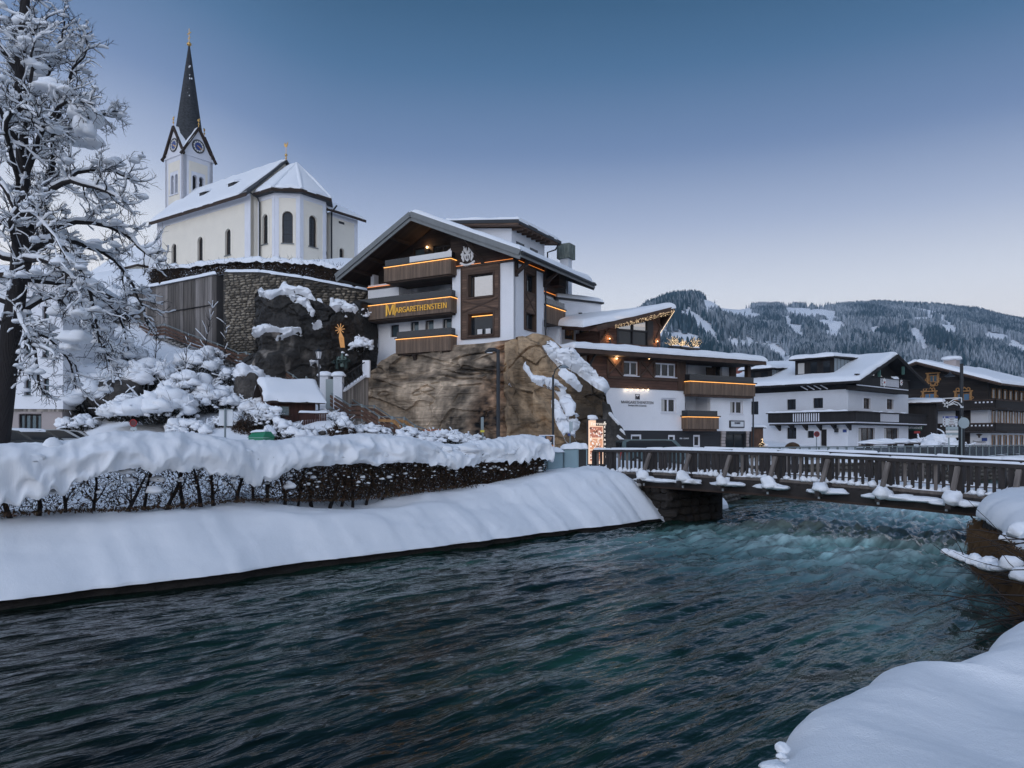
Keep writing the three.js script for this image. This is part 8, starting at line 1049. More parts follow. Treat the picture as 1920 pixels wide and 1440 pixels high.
  { const Z = 37.6, p = P(1120, 860, Z), t = thing('restaurant_sign', 'tall backlit sign with food photographs and the vertical word RESTAURANT', 'sign', p.toArray(), 0.1), s = Z / F, w = 17 * s, y1 = P(0, 788, Z).y - p.y, y0 = y1 - 82 * s;
    const m = print(360, 860, (c, W, H) => { const R = rng(7), photo = (x, y, w2, h2, base) => { c.fillStyle = base; c.fillRect(x, y, w2, h2); for (let i = 0; i < 46; i++) { c.fillStyle = ['#fff2e4', '#3a1d12', '#c98a68', '#f4c9a8', '#e8e4e0', '#7d4a33', '#fff'][Math.floor(R() * 7)]; c.globalAlpha = 0.75; c.beginPath(); c.ellipse(x + 8 + R() * (w2 - 16), y + 8 + R() * (h2 - 16), 4 + R() * w2 * 0.1, 3 + R() * h2 * 0.08, R() * 3, 0, 7); c.fill(); } c.globalAlpha = 1; }; c.fillStyle = '#f3cdb0'; c.fillRect(0, 0, W, H); c.fillStyle = '#1c1210'; c.fillRect(150, 0, W - 150, 110); c.fillRect(300, 0, 60, H); c.fillStyle = '#fdeedd'; c.font = 'italic bold 74px serif'; c.fillText('Terrasse', 34, 96); photo(34, 130, 250, 210, '#b0705c'); photo(34, 365, 250, 205, '#d59a78'); photo(34, 596, 250, 200, '#a3634a'); c.fillStyle = '#fff6ea'; c.font = 'bold 62px sans-serif'; c.textAlign = 'center'; [...'RESTAURANT'].forEach((ch, i) => c.fillText(ch, 330, 70 + i * 84)); }, 0.95);
    part(t, 'housing', new MB().box(-w - 0.03, w + 0.03, y0 - 0.05, y1 + 0.05, -0.3, -0.02), M.black); const pq = plate(rect(-w, w, y0, y1), [], 0.015), u = pq.attributes.uv; for (let i = 0; i < u.count; i++) u.setXY(i, (u.getX(i) + w) / (2 * w), (u.getY(i) - y0) / (y1 - y0)); part(t, 'lit_face', pq, m); part(t, 'snow_cap', blob(v3(-w * 0.45, y1 + 0.1, -0.15), 0.3, 0.18, 0.2, 4, 12), M.snow); for (const x of [-w * 0.7, w * 0.7]) part(t, 'leg', new MB().box(x - 0.04, x + 0.04, y0 - 1.2, y0, -0.2, -0.1), M.black);
    const l = new THREE.RectAreaLight(new THREE.Color().setRGB(1, 0.75, 0.55), 0.55, 2 * w, y1 - y0); l.position.set(0, (y0 + y1) / 2, 0.06); l.rotation.y = Math.PI; l.name = 'sign_light'; t.add(l); }
  // spotlight that grazes the rock
  { const p = P(984, 716, 47.0), t = thing('rock_spotlight', 'small warm spotlight shining along the crack of the rock', 'light', p.toArray()); part(t, 'housing', new MB().box(-0.08, 0.08, -0.1, 0.02, -0.2, 0.02), M.iron); bulb(t, v3(-0.1, 0.12, 0.22), 0.06, 3.2, M.lamp, [1, 0.6, 0.25]); }
  // grey-blue utility cabinets beside the bridge head
  const cab = (label, px0, px1, pt, pb, Z, th, door, snow) => { const a = P(px0, pb, Z), b = P(px1, pb, Z), top = P(px0, pt, Z).y, t = thing('utility_cabinet', label, 'cabinet', [(a.x + b.x) / 2, a.y - 0.5, a.z], th), w = (b.x - a.x) / 2 - 0.01, h = top - a.y + 0.5; part(t, 'body', new MB().box(-w, w, 0, h, -0.5, 0), M.cabinet); if (door) { part(t, 'door', new MB().box(-w + 0.04, w * door, 0.72, h - 0.06, 0.002, 0.035), M.cabinet); part(t, 'niche', new MB().box(w * door + 0.06, w - 0.05, 0.12, h - 0.05, -0.001, 0.012), M.black); part(t, 'plinth', new MB().box(-w + 0.03, w - 0.03, 0.3, 0.68, -0.001, 0.012), M.iron); } else { part(t, 'door', new MB().box(-w + 0.03, w - 0.03, 0.35, h - 0.04, 0.002, 0.025), M.cabinet); } if (snow) part(t, 'snow_cap', snowSheet(v3(-w - 0.06, h, 0.1), v3(w + 0.06, h, 0.1), v3(w + 0.06, h, -0.55), v3(-w - 0.06, h, -0.55), 0.26, { cell: 0.07, lump: 0.7, freq: 1.6, seed: px0 }), M.snow); };
  cab('narrow pale grey cabinet next to the end of the hedge', 1008, 1025.5, 838, 884, 31.4, 0.1, 0, false); cab('grey blue cabinet under a snow cap, middle of the three', 1026, 1056, 846, 886, 31.6, 0.1, 0, true); cab('open fronted grey cabinet under snow beside the bridge post', 1056, 1102, 841, 888, 31.9, 0.12, 0.15, true);
}
// ---------- bridge, far wall, railing ----------
const BR = new Frame(3.47, 0, 34, -0.876);
{
  const LB = 16.28, ys = [[-0.4, 2.83], [0, 2.85], [0.25, 2.895], [0.55, 2.86], [0.8, 2.75], [1, 2.64], [1.4, 2.36]], yr = (x) => curve(ys, x / LB), t = BR.thing('timber_bridge', 'dark wet timber footbridge with slatted railings and snow heaps over the river', 'bridge'), R = rng(91);
  const px = [0.02, 0.082, 0.222, 0.344, 0.457, 0.572, 0.69, 0.811, 0.934, 1.03, 1.15, 1.27].map((s) => s * LB), x0 = -0.3, x1 = 1.34 * LB;
  for (const [z, s] of [[0, 1], [-3.5, -1]]) {
    for (let i = 0; i < px.length; i++) {
      const x = px[i], y = yr(x), near = z === 0;
      part(t, 'post', new MB().box(x - 0.09, x + 0.09, y - 1.45, y - 0.06, z - 0.1, z + 0.08), M.woodWet);
      if (i > 1) part(t, 'brace', new MB().beam(v3(x - 0.02, y - 0.16, z + s * 0.12), v3(x - 0.02, y - 1.12, z + s * 0.62), 0.13, 0.1), M.woodWeather);
      if (i > 1) part(t, 'outrigger', new MB().box(x - 0.1, x + 0.06, y - 1.36, y - 1.18, Math.min(z, z + s * 0.85), Math.max(z, z + s * 0.85)), M.woodWet);
      if (near && i > 1 && i < 11) { const g = [blob(v3(x + 0.02, y - 1.12, z + 0.62), 0.26, 0.26, 0.3, i, 14, 0.35), blob(v3(x + 0.25, y - 1.22, z + 0.42), 0.5, 0.13, 0.26, i + 20, 14, 0.35), blob(v3(x - 0.3, y - 1.24, z + 0.36), 0.4, 0.1, 0.22, i + 40, 12, 0.35)]; if (i === 7 || i === 2) g.push(blob(v3(x + 0.9, y - 1.25, z + 0.36), 1.0, 0.11, 0.22, i + 60, 20, 0.3)); part(t, 'snow_heap', mergeGeometries(g), M.snow); }
      if (near && i > 1 && i < 11) part(t, 'end_plate', new MB().box(x - 0.35, x - 0.28, y - 1.5, y - 1.3, z + 0.13, z + 0.17), M.sign);
      if (i + 1 < px.length) {
        const xb = px[i + 1], yb = yr(xb), n = Math.max(3, Math.round((xb - x) / 0.245)), mid = (a, b, h) => [v3(a, yr(a) - h, z), v3(b, yr(b) - h, z)];
        const tr = mid(x - 0.001, xb, 0.0); part(t, 'top_rail', new MB().beam(v3(x, y - 0.06, z + s * 0.02), v3(xb, yb - 0.06, z + s * 0.02), 0.2, 0.11), M.woodWet);
        part(t, 'bottom_rail', new MB().beam(v3(x + 0.09, y - 1.0, z), v3(xb - 0.09, yb - 1.0, z), 0.12, 0.13), M.woodWeather);
        for (let k = 1; k <= n; k++) { const xx = x + (xb - x) * k / (n + 1), yy = yr(xx), w = 0.042 + R() * 0.008; part(t, 'baluster', new MB().box(xx - w, xx + w, yy - 0.96, yy - 0.115, z - 0.02, z + 0.025), R() < 0.15 ? M.woodWeather : M.woodWet); }
        const q = (a, dz, h) => v3(a, yr(a) + h, z + dz);
        part(t, 'rail_snow', snowSheet(q(x, 0.1 * s + 0.02 * s, 0), q(xb, 0.12 * s, 0), q(xb, -0.09 * s, 0), q(x, -0.09 * s, 0), 0.075, { cell: 0.07, lump: 0.35, ragged: 0.02, seed: i, droop: 0.01 }), M.snow);
        const heaps = [snowSheet(q(x + 0.1, 0.05, -0.935), q(xb - 0.1, 0.05, -0.935), q(xb - 0.1, -0.3, -0.935), q(x + 0.1, -0.3, -0.935), 0.13, { cell: 0.07, lump: 0.5, ragged: 0.03, seed: i + 9, freq: 2, droop: 0 })]; if (near) for (let k = 0; k <= n; k++) { const xx = x + (xb - x) * (k + 0.5) / (n + 1); if (R() < 0.8) heaps.push(blob(v3(xx + (R() - 0.5) * 0.05, yr(xx) - 0.9, z + 0.02), 0.13, 0.06 + 0.09 * R(), 0.13, k + i * 9, 8, 0.35)); } part(t, 'foot_snow', mergeGeometries(heaps), M.snow);
      }
    }
    const bm = new MB(); for (let i = 0; i < 16; i++) { const a = lerp(x0, x1, i / 16), b = lerp(x0, x1, (i + 1) / 16); bm.hexa([v3(a, yr(a) - 1.56, z + s * 0.12), v3(b, yr(b) - 1.56, z + s * 0.12), v3(b, yr(b) - 1.56, z - s * 0.14), v3(a, yr(a) - 1.56, z - s * 0.14), v3(a, yr(a) - 1.1, z + s * 0.12), v3(b, yr(b) - 1.1, z + s * 0.12), v3(b, yr(b) - 1.1, z - s * 0.14), v3(a, yr(a) - 1.1, z - s * 0.14)]); } part(t, 'main_beam', bm, M.woodWet);
    const ed = new MB(); for (let i = 0; i < 16; i++) { const a = lerp(x0, x1, i / 16), b = lerp(x0, x1, (i + 1) / 16); ed.beam(v3(a, yr(a) - 1.53, z + s * 0.15), v3(b, yr(b) - 1.53, z + s * 0.15), 0.06, 0.07); } part(t, 'lower_edge', ed, std(0.05, 0.03, 0.022));
  }
  for (let x = x0; x < x1; x += 0.3) part(t, 'deck_plank', new MB().box(x, x + 0.285, yr(x) - 1.1, yr(x) - 1.04, -3.6, 0.1), M.woodWet);
  const ds = []; for (let i = 0; i < 6; i++) { const a = lerp(x0, x1, i / 6), b = lerp(x0, x1, (i + 1) / 6); ds.push(snowSheet(v3(a, yr(a) - 1.04, -0.2), v3(b, yr(b) - 1.04, -0.2), v3(b, yr(b) - 1.04, -3.3), v3(a, yr(a) - 1.04, -3.3), 0.09, { cell: 0.2, seed: i }))
  } part(t, 'deck_snow', mergeGeometries(ds), M.snow);
  part(t, 'cable', new MB().tube([v3(0.955 * LB, 1.1, 0.16), v3(0.97 * LB, 0.84, 0.2), v3(0.99 * LB, 0.74, 0.2), v3(1.01 * LB, 0.86, 0.2), v3(1.02 * LB, 1.08, 0.16)], 0.022, 6), M.rubber);
  // stone abutment with a snowed ledge
  const ab = BR.thing('bridge_abutment', 'dark rough stone abutment under the left end of the bridge', 'abutment'); part(ab, 'core', new MB().box(-1.2, 4.45, -1.8, 1.34, -3.7, -0.08), M.soil);
  for (let y = -0.5; y < 1.2; y += 0.34) for (let z = -3.6 + R() * 0.2; z < -0.2; ) { const w = 0.35 + R() * 0.5, g = new THREE.IcosahedronGeometry(0.5, 1), a = g.attributes.position; for (let i = 0; i < a.count; i++) { const k = 1 + 0.35 * fbm(a.getX(i) * 3 + z * 3, a.getY(i) * 3 + y * 5, a.getZ(i) * 3, 2); a.setXYZ(i, a.getX(i) * 0.3, a.getY(i) * 0.38 * k, Math.sign(a.getZ(i)) * Math.pow(Math.abs(a.getZ(i) * 2), 0.7) / 2 * w * k); } g.computeVertexNormals(); g.translate(4.44 + R() * 0.05, y + 0.17, Math.min(z + w / 2, -0.2)); part(ab, 'stone', g, M.soil); z += w; }
  for (let y = -0.5; y < 1.2; y += 0.32) for (let x = -0.6 + R() * 0.2; x < 4.45; ) { const w = 0.4 + R() * 0.55, g = new THREE.IcosahedronGeometry(0.5, 1), a = g.attributes.position; for (let i = 0; i < a.count; i++) { const k = 1 + 0.35 * fbm(a.getX(i) * 3 + x * 3, a.getY(i) * 3 + y * 5, a.getZ(i) * 3, 2); a.setXYZ(i, Math.sign(a.getX(i)) * Math.pow(Math.abs(a.getX(i) * 2), 0.7) / 2 * w * k, a.getY(i) * 0.36 * k, a.getZ(i) * 0.3); } g.computeVertexNormals(); g.translate(Math.min(x + w / 2, 4.4), y + 0.16, -0.06 + R() * 0.05); part(ab, 'stone', g, M.soil); x += w; }
  part(ab, 'ledge', new MB().box(-0.6, 3.3, 1.2, 1.36, -0.3, 0.28), M.soil); part(ab, 'ledge_snow', mergeGeometries([snowSheet(v3(0.4, 1.36, 0.36), v3(3.2, 1.36, 0.34), v3(3.2, 1.36, -0.2), v3(0.4, 1.36, -0.2), 0.2, { cell: 0.07, ragged: 0.08 }), blob(v3(1.0, 1.52, 0.3), 1.3, 0.22, 0.42, 8, 22, 0.3)]), M.snow);
}
{
  const R = rng(17), t = thing('river_wall', 'rough stone river wall under the steel railing beyond the bridge', 'wall'), core = new MB(), st = [], H = 1.72;
  for (let s = 0; s < 3; s++) { const [ax, az] = WALL[s], [bx, bz] = WALL[s + 1], L = Math.hypot(bx - ax, bz - az), d = v3((bx - ax) / L, 0, -(bz - az) / L), o = v3(-d.z, 0, d.x), a = v3(ax, 0, -az), b = v3(bx, 0, -bz); const at = (p, y, k) => v3(p.x + o.x * k, y, p.z + o.z * k);
    core.hexa([at(a, -1.6, 0), at(b, -1.6, 0), at(b, -1.6, -0.9), at(a, -1.6, -0.9), at(a, H, 0), at(b, H, 0), at(b, H, -0.9), at(a, H, -0.9)]);
    if (s < 2) for (let y = -0.3; y < H - 0.2; y += 0.3) for (let x = 0; x < L; ) { const w = 0.4 + R() * 0.5, g = new THREE.IcosahedronGeometry(0.5, 0); g.scale(w, 0.3, 0.35); g.rotateY(-Math.atan2(-d.z, d.x) * -1); const p = a.clone().addScaledVector(d, Math.min(L, x + w / 2)); g.translate(p.x, y + 0.15, p.z); const n = g.attributes.position.count, k = 0.25 + R() * 0.45, cc = new Float32Array(n * 3).fill(k); g.setAttribute('color', new THREE.BufferAttribute(cc, 3)); st.push(g); x += w; }
    part(t, 'coping_snow', snowSheet(at(a, H, 0.15), at(b, H, 0.15), at(b, H, -0.95), at(a, H, -0.95), 0.2, { cell: 0.22, seed: s }), M.snow); }
  part(t, 'wall_core', core, M.mortar); stuff(part(t, 'stones', mergeGeometries(st), M.stone));
  const r = thing('steel_railing', 'long grey steel railing on the far river wall', 'railing'), bars = new MB(), Y = 2.78; let run = 0;
  for (let s = 0; s < 3; s++) { const [ax, az] = WALL[s], [bx, bz] = WALL[s + 1], L = Math.min(Math.hypot(bx - ax, bz - az), s === 2 ? 22 : 99), l0 = Math.hypot(bx - ax, bz - az), p = (x, y) => v3(ax + (bx - ax) * x / l0, y, -(az + (bz - az) * x / l0) - 0.35);
    part(r, 'handrail', new MB().beam(p(0, Y), p(L, Y), 0.1, 0.07), M.steel); part(r, 'lower_rail', new MB().beam(p(0, Y - 0.93), p(L, Y - 0.93), 0.05, 0.05), M.steel);
    for (let x = 0; x < L; x += 0.98, run += 0.98) { part(r, 'post', new MB().beam(p(x, 1.7), p(x, Y - 0.03), 0.085, 0.085, v3(0, 0, 1)), M.steel); const e = Math.min(L, x + 0.98); if (run < 24) for (let k = 1; k < 8; k++) bars.beam(p(lerp(x, e, k / 8), Y - 0.9), p(lerp(x, e, k / 8), Y - 0.03), 0.022, 0.022, v3(0, 0, 1)); else part(r, 'glass_panel', new MB().beam(p(x + 0.06, Y - 0.48), p(e - 0.06, Y - 0.48), 0.02, 0.82), M.clear); } }
  stuff(part(r, 'bars', bars, M.steel));
}
// branch, dry grass and twigs on the right bank; red marker poles behind the bridge
{
  const R = rng(66), t = thing('overhanging_branch', 'thin branch with sausage shaped snow hanging over the water at the right bank', 'branch'), st = new TB(), sn = [], main = [P(1925, 1094, 12.6), P(1890, 1078, 13.3), P(1850, 1072, 14), P(1818, 1058, 14.4), P(1790, 1048, 14.7), P(1764, 1036, 15)], c = new THREE.CatmullRomCurve3(main).getPoints(24);
  st.tube(c, taper(25, 0.03, 0.008), 6); for (const [i, px, py] of [[15, 1776, 988], [20, 1746, 1018], [10, 1700 + 122, 1026], [18, 1771, 1022], [12, 1800, 1030], [5, 1915, 1020]]) { const a = c[i], e = P(px, py, 14.6 + R() * 0.3), m = a.clone().lerp(e, 0.5).add(v3(0.05, -0.05, 0)); st.tube([a, m, e], [0.012, 0.009, 0.003], 4); }
  const sg = (i0, i1, r) => { for (let i = i0; i <= i1; i++) sn.push(blob(c[i].clone().add(v3(0, r * 0.75, 0)), r * 1.25, r * (0.85 + 0.3 * R()), r * 1.1, i * 3, 12, 0.22)); }; sg(7, 13, 0.12); sg(14, 22, 0.085); sn.push(blob(c[4].clone().add(v3(0, 0.2, 0)), 0.22, 0.17, 0.2, 4, 14, 0.2), blob(c[1].clone().add(v3(0.05, 0.12, 0)), 0.16, 0.1, 0.15, 9, 12, 0.2), blob(c[11].clone().add(v3(0.1, 0.16, 0.05)), 0.16, 0.12, 0.14, 19, 12, 0.2));
  part(t, 'stem', st.geo(), M.twig); part(t, 'snow_load', mergeGeometries(sn), M.snow);
  const g = thing('dry_grass', 'brown dry grass hanging over the right river bank below the snow', 'grass'), bl = new MB(); g.userData.kind = 'stuff'; delete g.userData.category;
  for (let i = 0; i < 5200; i++) { const q = lerp(14.2, 22.4, R()), k = lip(q) + 0.24 - 0.3 * R(), y = lerp(1.25, 0.45, Math.pow(R(), 1.2)) - 0.1 * fbm(q, 3, 1, 2), a = QK(q, k, y), d = QK(q + (R() - 0.5) * 0.12, k - 0.1 - R() * 0.18, y - 0.2 - R() * 0.45).sub(a), w = v3(0.008, 0, 0.006); const m = a.clone().addScaledVector(d, 0.45).add(QK(0, -0.05, 0.05)); bl.tri(a.clone().sub(w), a.clone().add(w), m).tri(m.clone().sub(w), m.clone().add(w), a.clone().add(d)); } part(g, 'blades', bl, M.grass);
  const tw = thing('bank_twigs', 'bare twigs with small snow lumps on the dark right bank', 'shrub'), s2 = new TB(), s3 = []; for (let i = 0; i < 46; i++) { const q = lerp(11, 17.5, R()), k = lip(q) + 0.2, y = 0.2 + R() * 1.3, p = growPath(R, QK(q, k - 0.2, y), QK(R() - 0.5, -0.8, R() * 0.9 - 0.3), 0.7 + R() * 0.8, 6, -0.04, 0.5), r = taper(7, 0.013, 0.004); s2.tube(p, r, 4); if (R() < 0) { const c2 = p[2 + Math.floor(R() * 4)], b = 0.03 + 0.05 * R() * R(); s3.push(blob(c2.clone().add(v3(0, b * 0.6, 0)), b * 1.5, b * 0.9, b * 1.3, i, 9, 0.25)); } }
  for (const [px, py, Z, rx, ry] of [[1900, 1010, 15.8, 0.24, 0.16], [1918, 1000, 15.4, 0.3, 0.2], [1918, 1082, 12.2, 0.2, 0.14]]) s3.push(blob(P(px, py, Z), rx, ry, rx, px, 16, 0.3)); part(tw, 'stems', s2.geo(), M.twig); part(tw, 'snow_load', mergeGeometries(s3), M.snow);
  const fg = thing('bank_twigs', 'few twigs with snow buds at the tip of the nearest snow bank', 'shrub'), s4 = new TB(), s5 = []; for (const [px, py] of [[1455, 1408], [1462, 1416], [1446, 1420], [1470, 1428]]) { const p = P(px, py, 4.15), e = growPath(R, p.clone().add(v3(0.1, -0.12, -0.02)), v3(-0.9, 0.5 - R() * 0.6, 0.2), 0.16, 5, 0.02, 0.6); s4.tube(e, taper(6, 0.005, 0.002), 4); s5.push(blob(p.clone().add(v3(0.03, -0.03, 0)), 0.028, 0.02, 0.025, px, 10, 0.25)); } s5.push(blob(P(1466, 1404, 4.2), 0.045, 0.035, 0.045, 5, 14, 0.2), blob(P(1452, 1440, 4.05), 0.08, 0.035, 0.06, 7, 14, 0.2)); part(fg, 'stems', s4.geo(), M.twig); part(fg, 'snow_load', mergeGeometries(s5), M.snow);
  for (const [px, l] of [[1162, 'left red tipped marker pole behind the bridge railing'], [1191, 'right red tipped marker pole behind the bridge railing']]) { const p = P(px, 880, 38.5), m = thing('marker_pole', l, 'pole', p.toArray(), 0, 'snow marker poles'); part(m, 'shaft', new MB().cyl(0, -0.4, 0.55, 0, 0.05), M.woodDark); part(m, 'red_tip', new MB().cyl(0, 0.55, 0.88, 0, 0.055), M.red); }
}
// ---------- white chalet, dark chalet and what stands before them ----------
const C0 = new Frame(35.5, 2.3, 80, 0.726);
{
  const h = C0.thing('white_chalet', 'white plastered chalet with dark wrap around balcony and snowy dormer roof', 'house'), W = 15.9, D = 17, f = (x, y, k = 0) => C0.front(x, y, k), s = (x, y, k = 0) => C0.side(x, y, k), yW = f(1600, 730.5)[1], side = (g) => { const k = g.isMB ? g.geo() : g; k.rotateY(-Math.PI / 2); return k; };   // side plane x = 0: local (z, y)
  const win = (px0, px1, py0, py1, fn) => { const a = fn(px0, py1), b = fn(px1, py0); return [Math.min(a[0], b[0]), Math.max(a[0], b[0]), b[1], a[1]]; };
  const fw = [win(1619, 1632, 767, 746, f), win(1662.5, 1675, 768, 748, f), win(1609, 1640, 836, 802, f), win(1657, 1685, 832, 802, f)];
  const sw = [win(1407, 1422, 777, 753, s), win(1475.5, 1492, 768, 749, s), win(1524.7, 1543, 765, 746.6, s), win(1475.5, 1493, 823, 802, s), win(1514, 1526, 821, 808, s), win(1538.7, 1550, 838, 805, s)];
  part(h, 'wall', plate([[0, -1], [W, -1], [W, yW], [0, yW]], fw.map((q) => rect(...q)), 0.35), M.whiteOld);
  part(h, 'wall', side(plate([[-D, -1], [-0.36, -1], [-0.36, yW], [-D, yW]], sw.map((q) => rect(...q)), 0.35)), M.whiteOld);
  part(h, 'wall', new MB().box(W - 0.35, W, -1, yW, -D, -0.36).box(0.36, W, -1, yW, -D - 0.3, -D), M.whiteOld);
  fw.forEach((q, i) => windowAt(h, ...q, 0, { mull: i < 2 ? 1 : 2, tran: i < 2 ? 2 : 0, frame: M.woodTrim, glass: M.glassDim, bar: 0.07, set: 0.18, curtain: true }));
  const sg = new THREE.Group(); sg.name = 'side_windows'; sg.rotation.y = -Math.PI / 2; h.add(sg); sw.forEach((q, i) => { const b = new MB().box(q[0], q[0] + 0.07, q[2], q[3], -0.26, -0.18).box(q[1] - 0.07, q[1], q[2], q[3], -0.26, -0.18).box(q[0], q[1], q[2], q[2] + 0.07, -0.26, -0.18).box(q[0], q[1], q[3] - 0.07, q[3], -0.26, -0.18); if (i < 5) b.box((q[0] + q[1]) / 2 - 0.03, (q[0] + q[1]) / 2 + 0.03, q[2], q[3], -0.25, -0.185); const w = part(sg, i === 5 ? 'door' : 'window_frame', b, M.woodBlack); part(sg, 'pane', new MB().box(q[0], q[1], q[2], q[3], -0.24, -0.22), i === 5 ? M.woodBlack : M.glassDim); });
  const tr = new MB(); for (const q of fw) { const e = 0.22; tr.box(q[0] - e, q[0], q[2] - e, q[3] + e, -0.01, 0.03).box(q[1], q[1] + e, q[2] - e, q[3] + e, -0.01, 0.03).box(q[0], q[1], q[3], q[3] + e, -0.01, 0.03).box(q[0], q[1], q[2] - e, q[2], -0.01, 0.03); } part(h, 'window_surround', tr, M.trim);
  const xC = 8, yC = 10.35, xL = -1.3, xR = 17.2, yL = 7.0, yR2 = 7.25, ry = (x) => (x < xC ? lerp(yL, yC, (x - xL) / (xC - xL)) : lerp(yC, yR2, (x - xC) / (xR - xC))) - 0.25;
  part(h, 'gable_wall', plate([[0, yW + 0.002], [W, yW + 0.002], [W, ry(W)], [xC, ry(xC)], [0, ry(0)]], [], 0.2).translate(0, 0, 0.04), M.woodBlack);
  part(h, 'frieze', side(plate(rect(-D, -0.1, yW + 0.002, ry(0) + 0.2), [], 0.2).translate(0, 0, 0.03)), M.woodBlack);
  gableRoof(h, { xL, yL, xR, yR: yR2, xC, yC, z0: 1.9, z1: -D - 0.6, th: 0.25, mat: M.woodBlack, snowT: 0.5, fascia: M.woodBlack, fh: 0.22, seed: 21, cell: 0.32 });
  for (const px of [1648, 1693]) { const x = f(px, 690, 1.5)[0]; part(h, 'bracket', new MB().box(x - 0.12, x + 0.12, ry(x) - 1.0, ry(x) - 0.1, 1.4, 1.65), std(0.06, 0.14, 0.12)); }
  const gw = [[1622, 1628, 712, 700], [1632.5, 1638, 711, 697], [1647, 1653, 712, 704]]; for (const q of gw) { const r = win(...q, f); part(h, 'gable_window', new MB().box(r[0], r[1], r[2], r[3], 0.045, 0.07), M.mirror); }
  // balconies: dark boards, white slat groups, white lower strip
  const bal = (g, x0, x1, yt, hB, z, slats) => { part(g, 'parapet', new MB().box(x0, x1, yt - hB, yt, z - 0.08, z), M.woodBlack); part(g, 'lower_strip', new MB().box(x0, x1, yt - hB - 0.14, yt - hB - 0.05, z - 0.06, z + 0.03), M.trim); part(g, 'rail', new MB().box(x0 - 0.2, x1 + 0.2, yt, yt + 0.1, z - 0.2, z + 0.14), M.woodBlack); for (const [a, b] of slats) { const n = Math.round((b - a) / 0.26); for (let i = 0; i < n; i++) part(g, 'slat', new MB().box(a + i * 0.26, a + i * 0.26 + 0.11, yt - hB + 0.08, yt - 0.04, z + 0.002, z + 0.03), M.trim); } };
  const yb = f(1600, 772, 1.2)[1], g1 = new THREE.Group(); g1.name = 'wrap_balcony'; h.add(g1); bal(g1, -1.2, 18.4, yb, 1.0, 1.3, [[f(1651, 780, 1.3)[0], f(1685, 780, 1.3)[0]]]); part(g1, 'floor_slab', new MB().box(-1.1, 18.3, yb - 1.3, yb - 1.06, 0, 1.2), M.woodBlack);
  const g2 = new THREE.Group(); g2.name = 'side_balcony'; g2.rotation.y = -Math.PI / 2; h.add(g2); const sb0 = s(1440, 780, -1.2)[0]; bal(g2, sb0, 1.28, yb, 1.0, 1.2, [[s(1487, 780, -1.2)[0], s(1537, 780, -1.2)[0]]]); part(g2, 'floor_slab', new MB().box(sb0 + 0.1, 1.2, yb - 1.3, yb - 1.06, 0, 1.1), M.woodBlack);
  part(g2, 'rail_snow', snowSheet(v3(sb0, yb + 0.1, 1.32), v3(0.5, yb + 0.1, 1.32), v3(0.5, yb + 0.1, 1.0), v3(sb0, yb + 0.1, 1.0), 0.16, { cell: 0.1, lump: 0.8, freq: 1.4 }), M.snow); for (const [a, b] of [[3, 5.5], [7, 8.5], [10.5, 12]]) part(g1, 'rail_snow', snowSheet(v3(a, yb + 0.1, 1.42), v3(b, yb + 0.1, 1.42), v3(b, yb + 0.1, 1.1), v3(a, yb + 0.1, 1.1), 0.13, { cell: 0.1, lump: 0.6, seed: a }), M.snow);
  for (let z = sb0 + 0.8; z < 1; z += 1.6) part(g2, 'console', new MB().hexa([v3(z - 0.12, yb - 1.9, 0), v3(z + 0.12, yb - 1.9, 0), v3(z + 0.12, yb - 1.9, 0), v3(z - 0.12, yb - 1.9, 0), v3(z - 0.12, yb - 1.3, 1), v3(z + 0.12, yb - 1.3, 1), v3(z + 0.12, yb - 1.3, 0), v3(z - 0.12, yb - 1.3, 0)]), M.woodBlack);
  const yg = f(1650, 708, 1.3)[1], g3 = new THREE.Group(); g3.name = 'gable_balcony'; h.add(g3); const gx0 = f(1607, 720, 1.3)[0], gx1 = f(1703, 720, 1.3)[0]; bal(g3, gx0, gx1, yg, 0.95, 1.3, [[f(1651, 715, 1.3)[0], f(1685, 715, 1.3)[0]]]); part(g3, 'floor_slab', new MB().box(gx0 + 0.2, gx1 - 0.1, yg - 1.5, yg - 1.02, 0.05, 1.2), M.woodBlack); part(g3, 'rail_snow', blob(v3(f(1678, 712, 1.3)[0], yg + 0.12, 1.3), 1.1, 0.2, 0.22, 4, 16, 0.4), M.snow);
  for (const [px, r] of [[1658, 0.52], [1690, 0.4]]) { const c = f(px, 717, 1.4), fl = new MB(); for (let i = 0; i < 8; i++) { const a = i / 8 * 6.283; fl.add(new THREE.SphereGeometry(1, 8, 5).scale(r * 0.42, r * 0.2, 0.05).rotateZ(a).translate(c[0] + Math.cos(a) * r * 0.6, c[1] + Math.sin(a) * r * 0.6, 1.4)); } const p = part(g3, 'flower_ornament', fl, M.frost); part(p, 'flower_centre', new MB().ball(v3(c[0], c[1], 1.45), r * 0.22, 1, 1, 0.5), M.red); }
  for (let i = 0; i < 4; i++) { const z = s(1517 + i * 12.4, 730)[0]; part(h, 'stay', new MB().beam(v3(-0.3, yW + 0.1, z), v3(-1.0, ry(-1) - 0.05, z - 0.5), 0.09, 0.09), M.trim); }
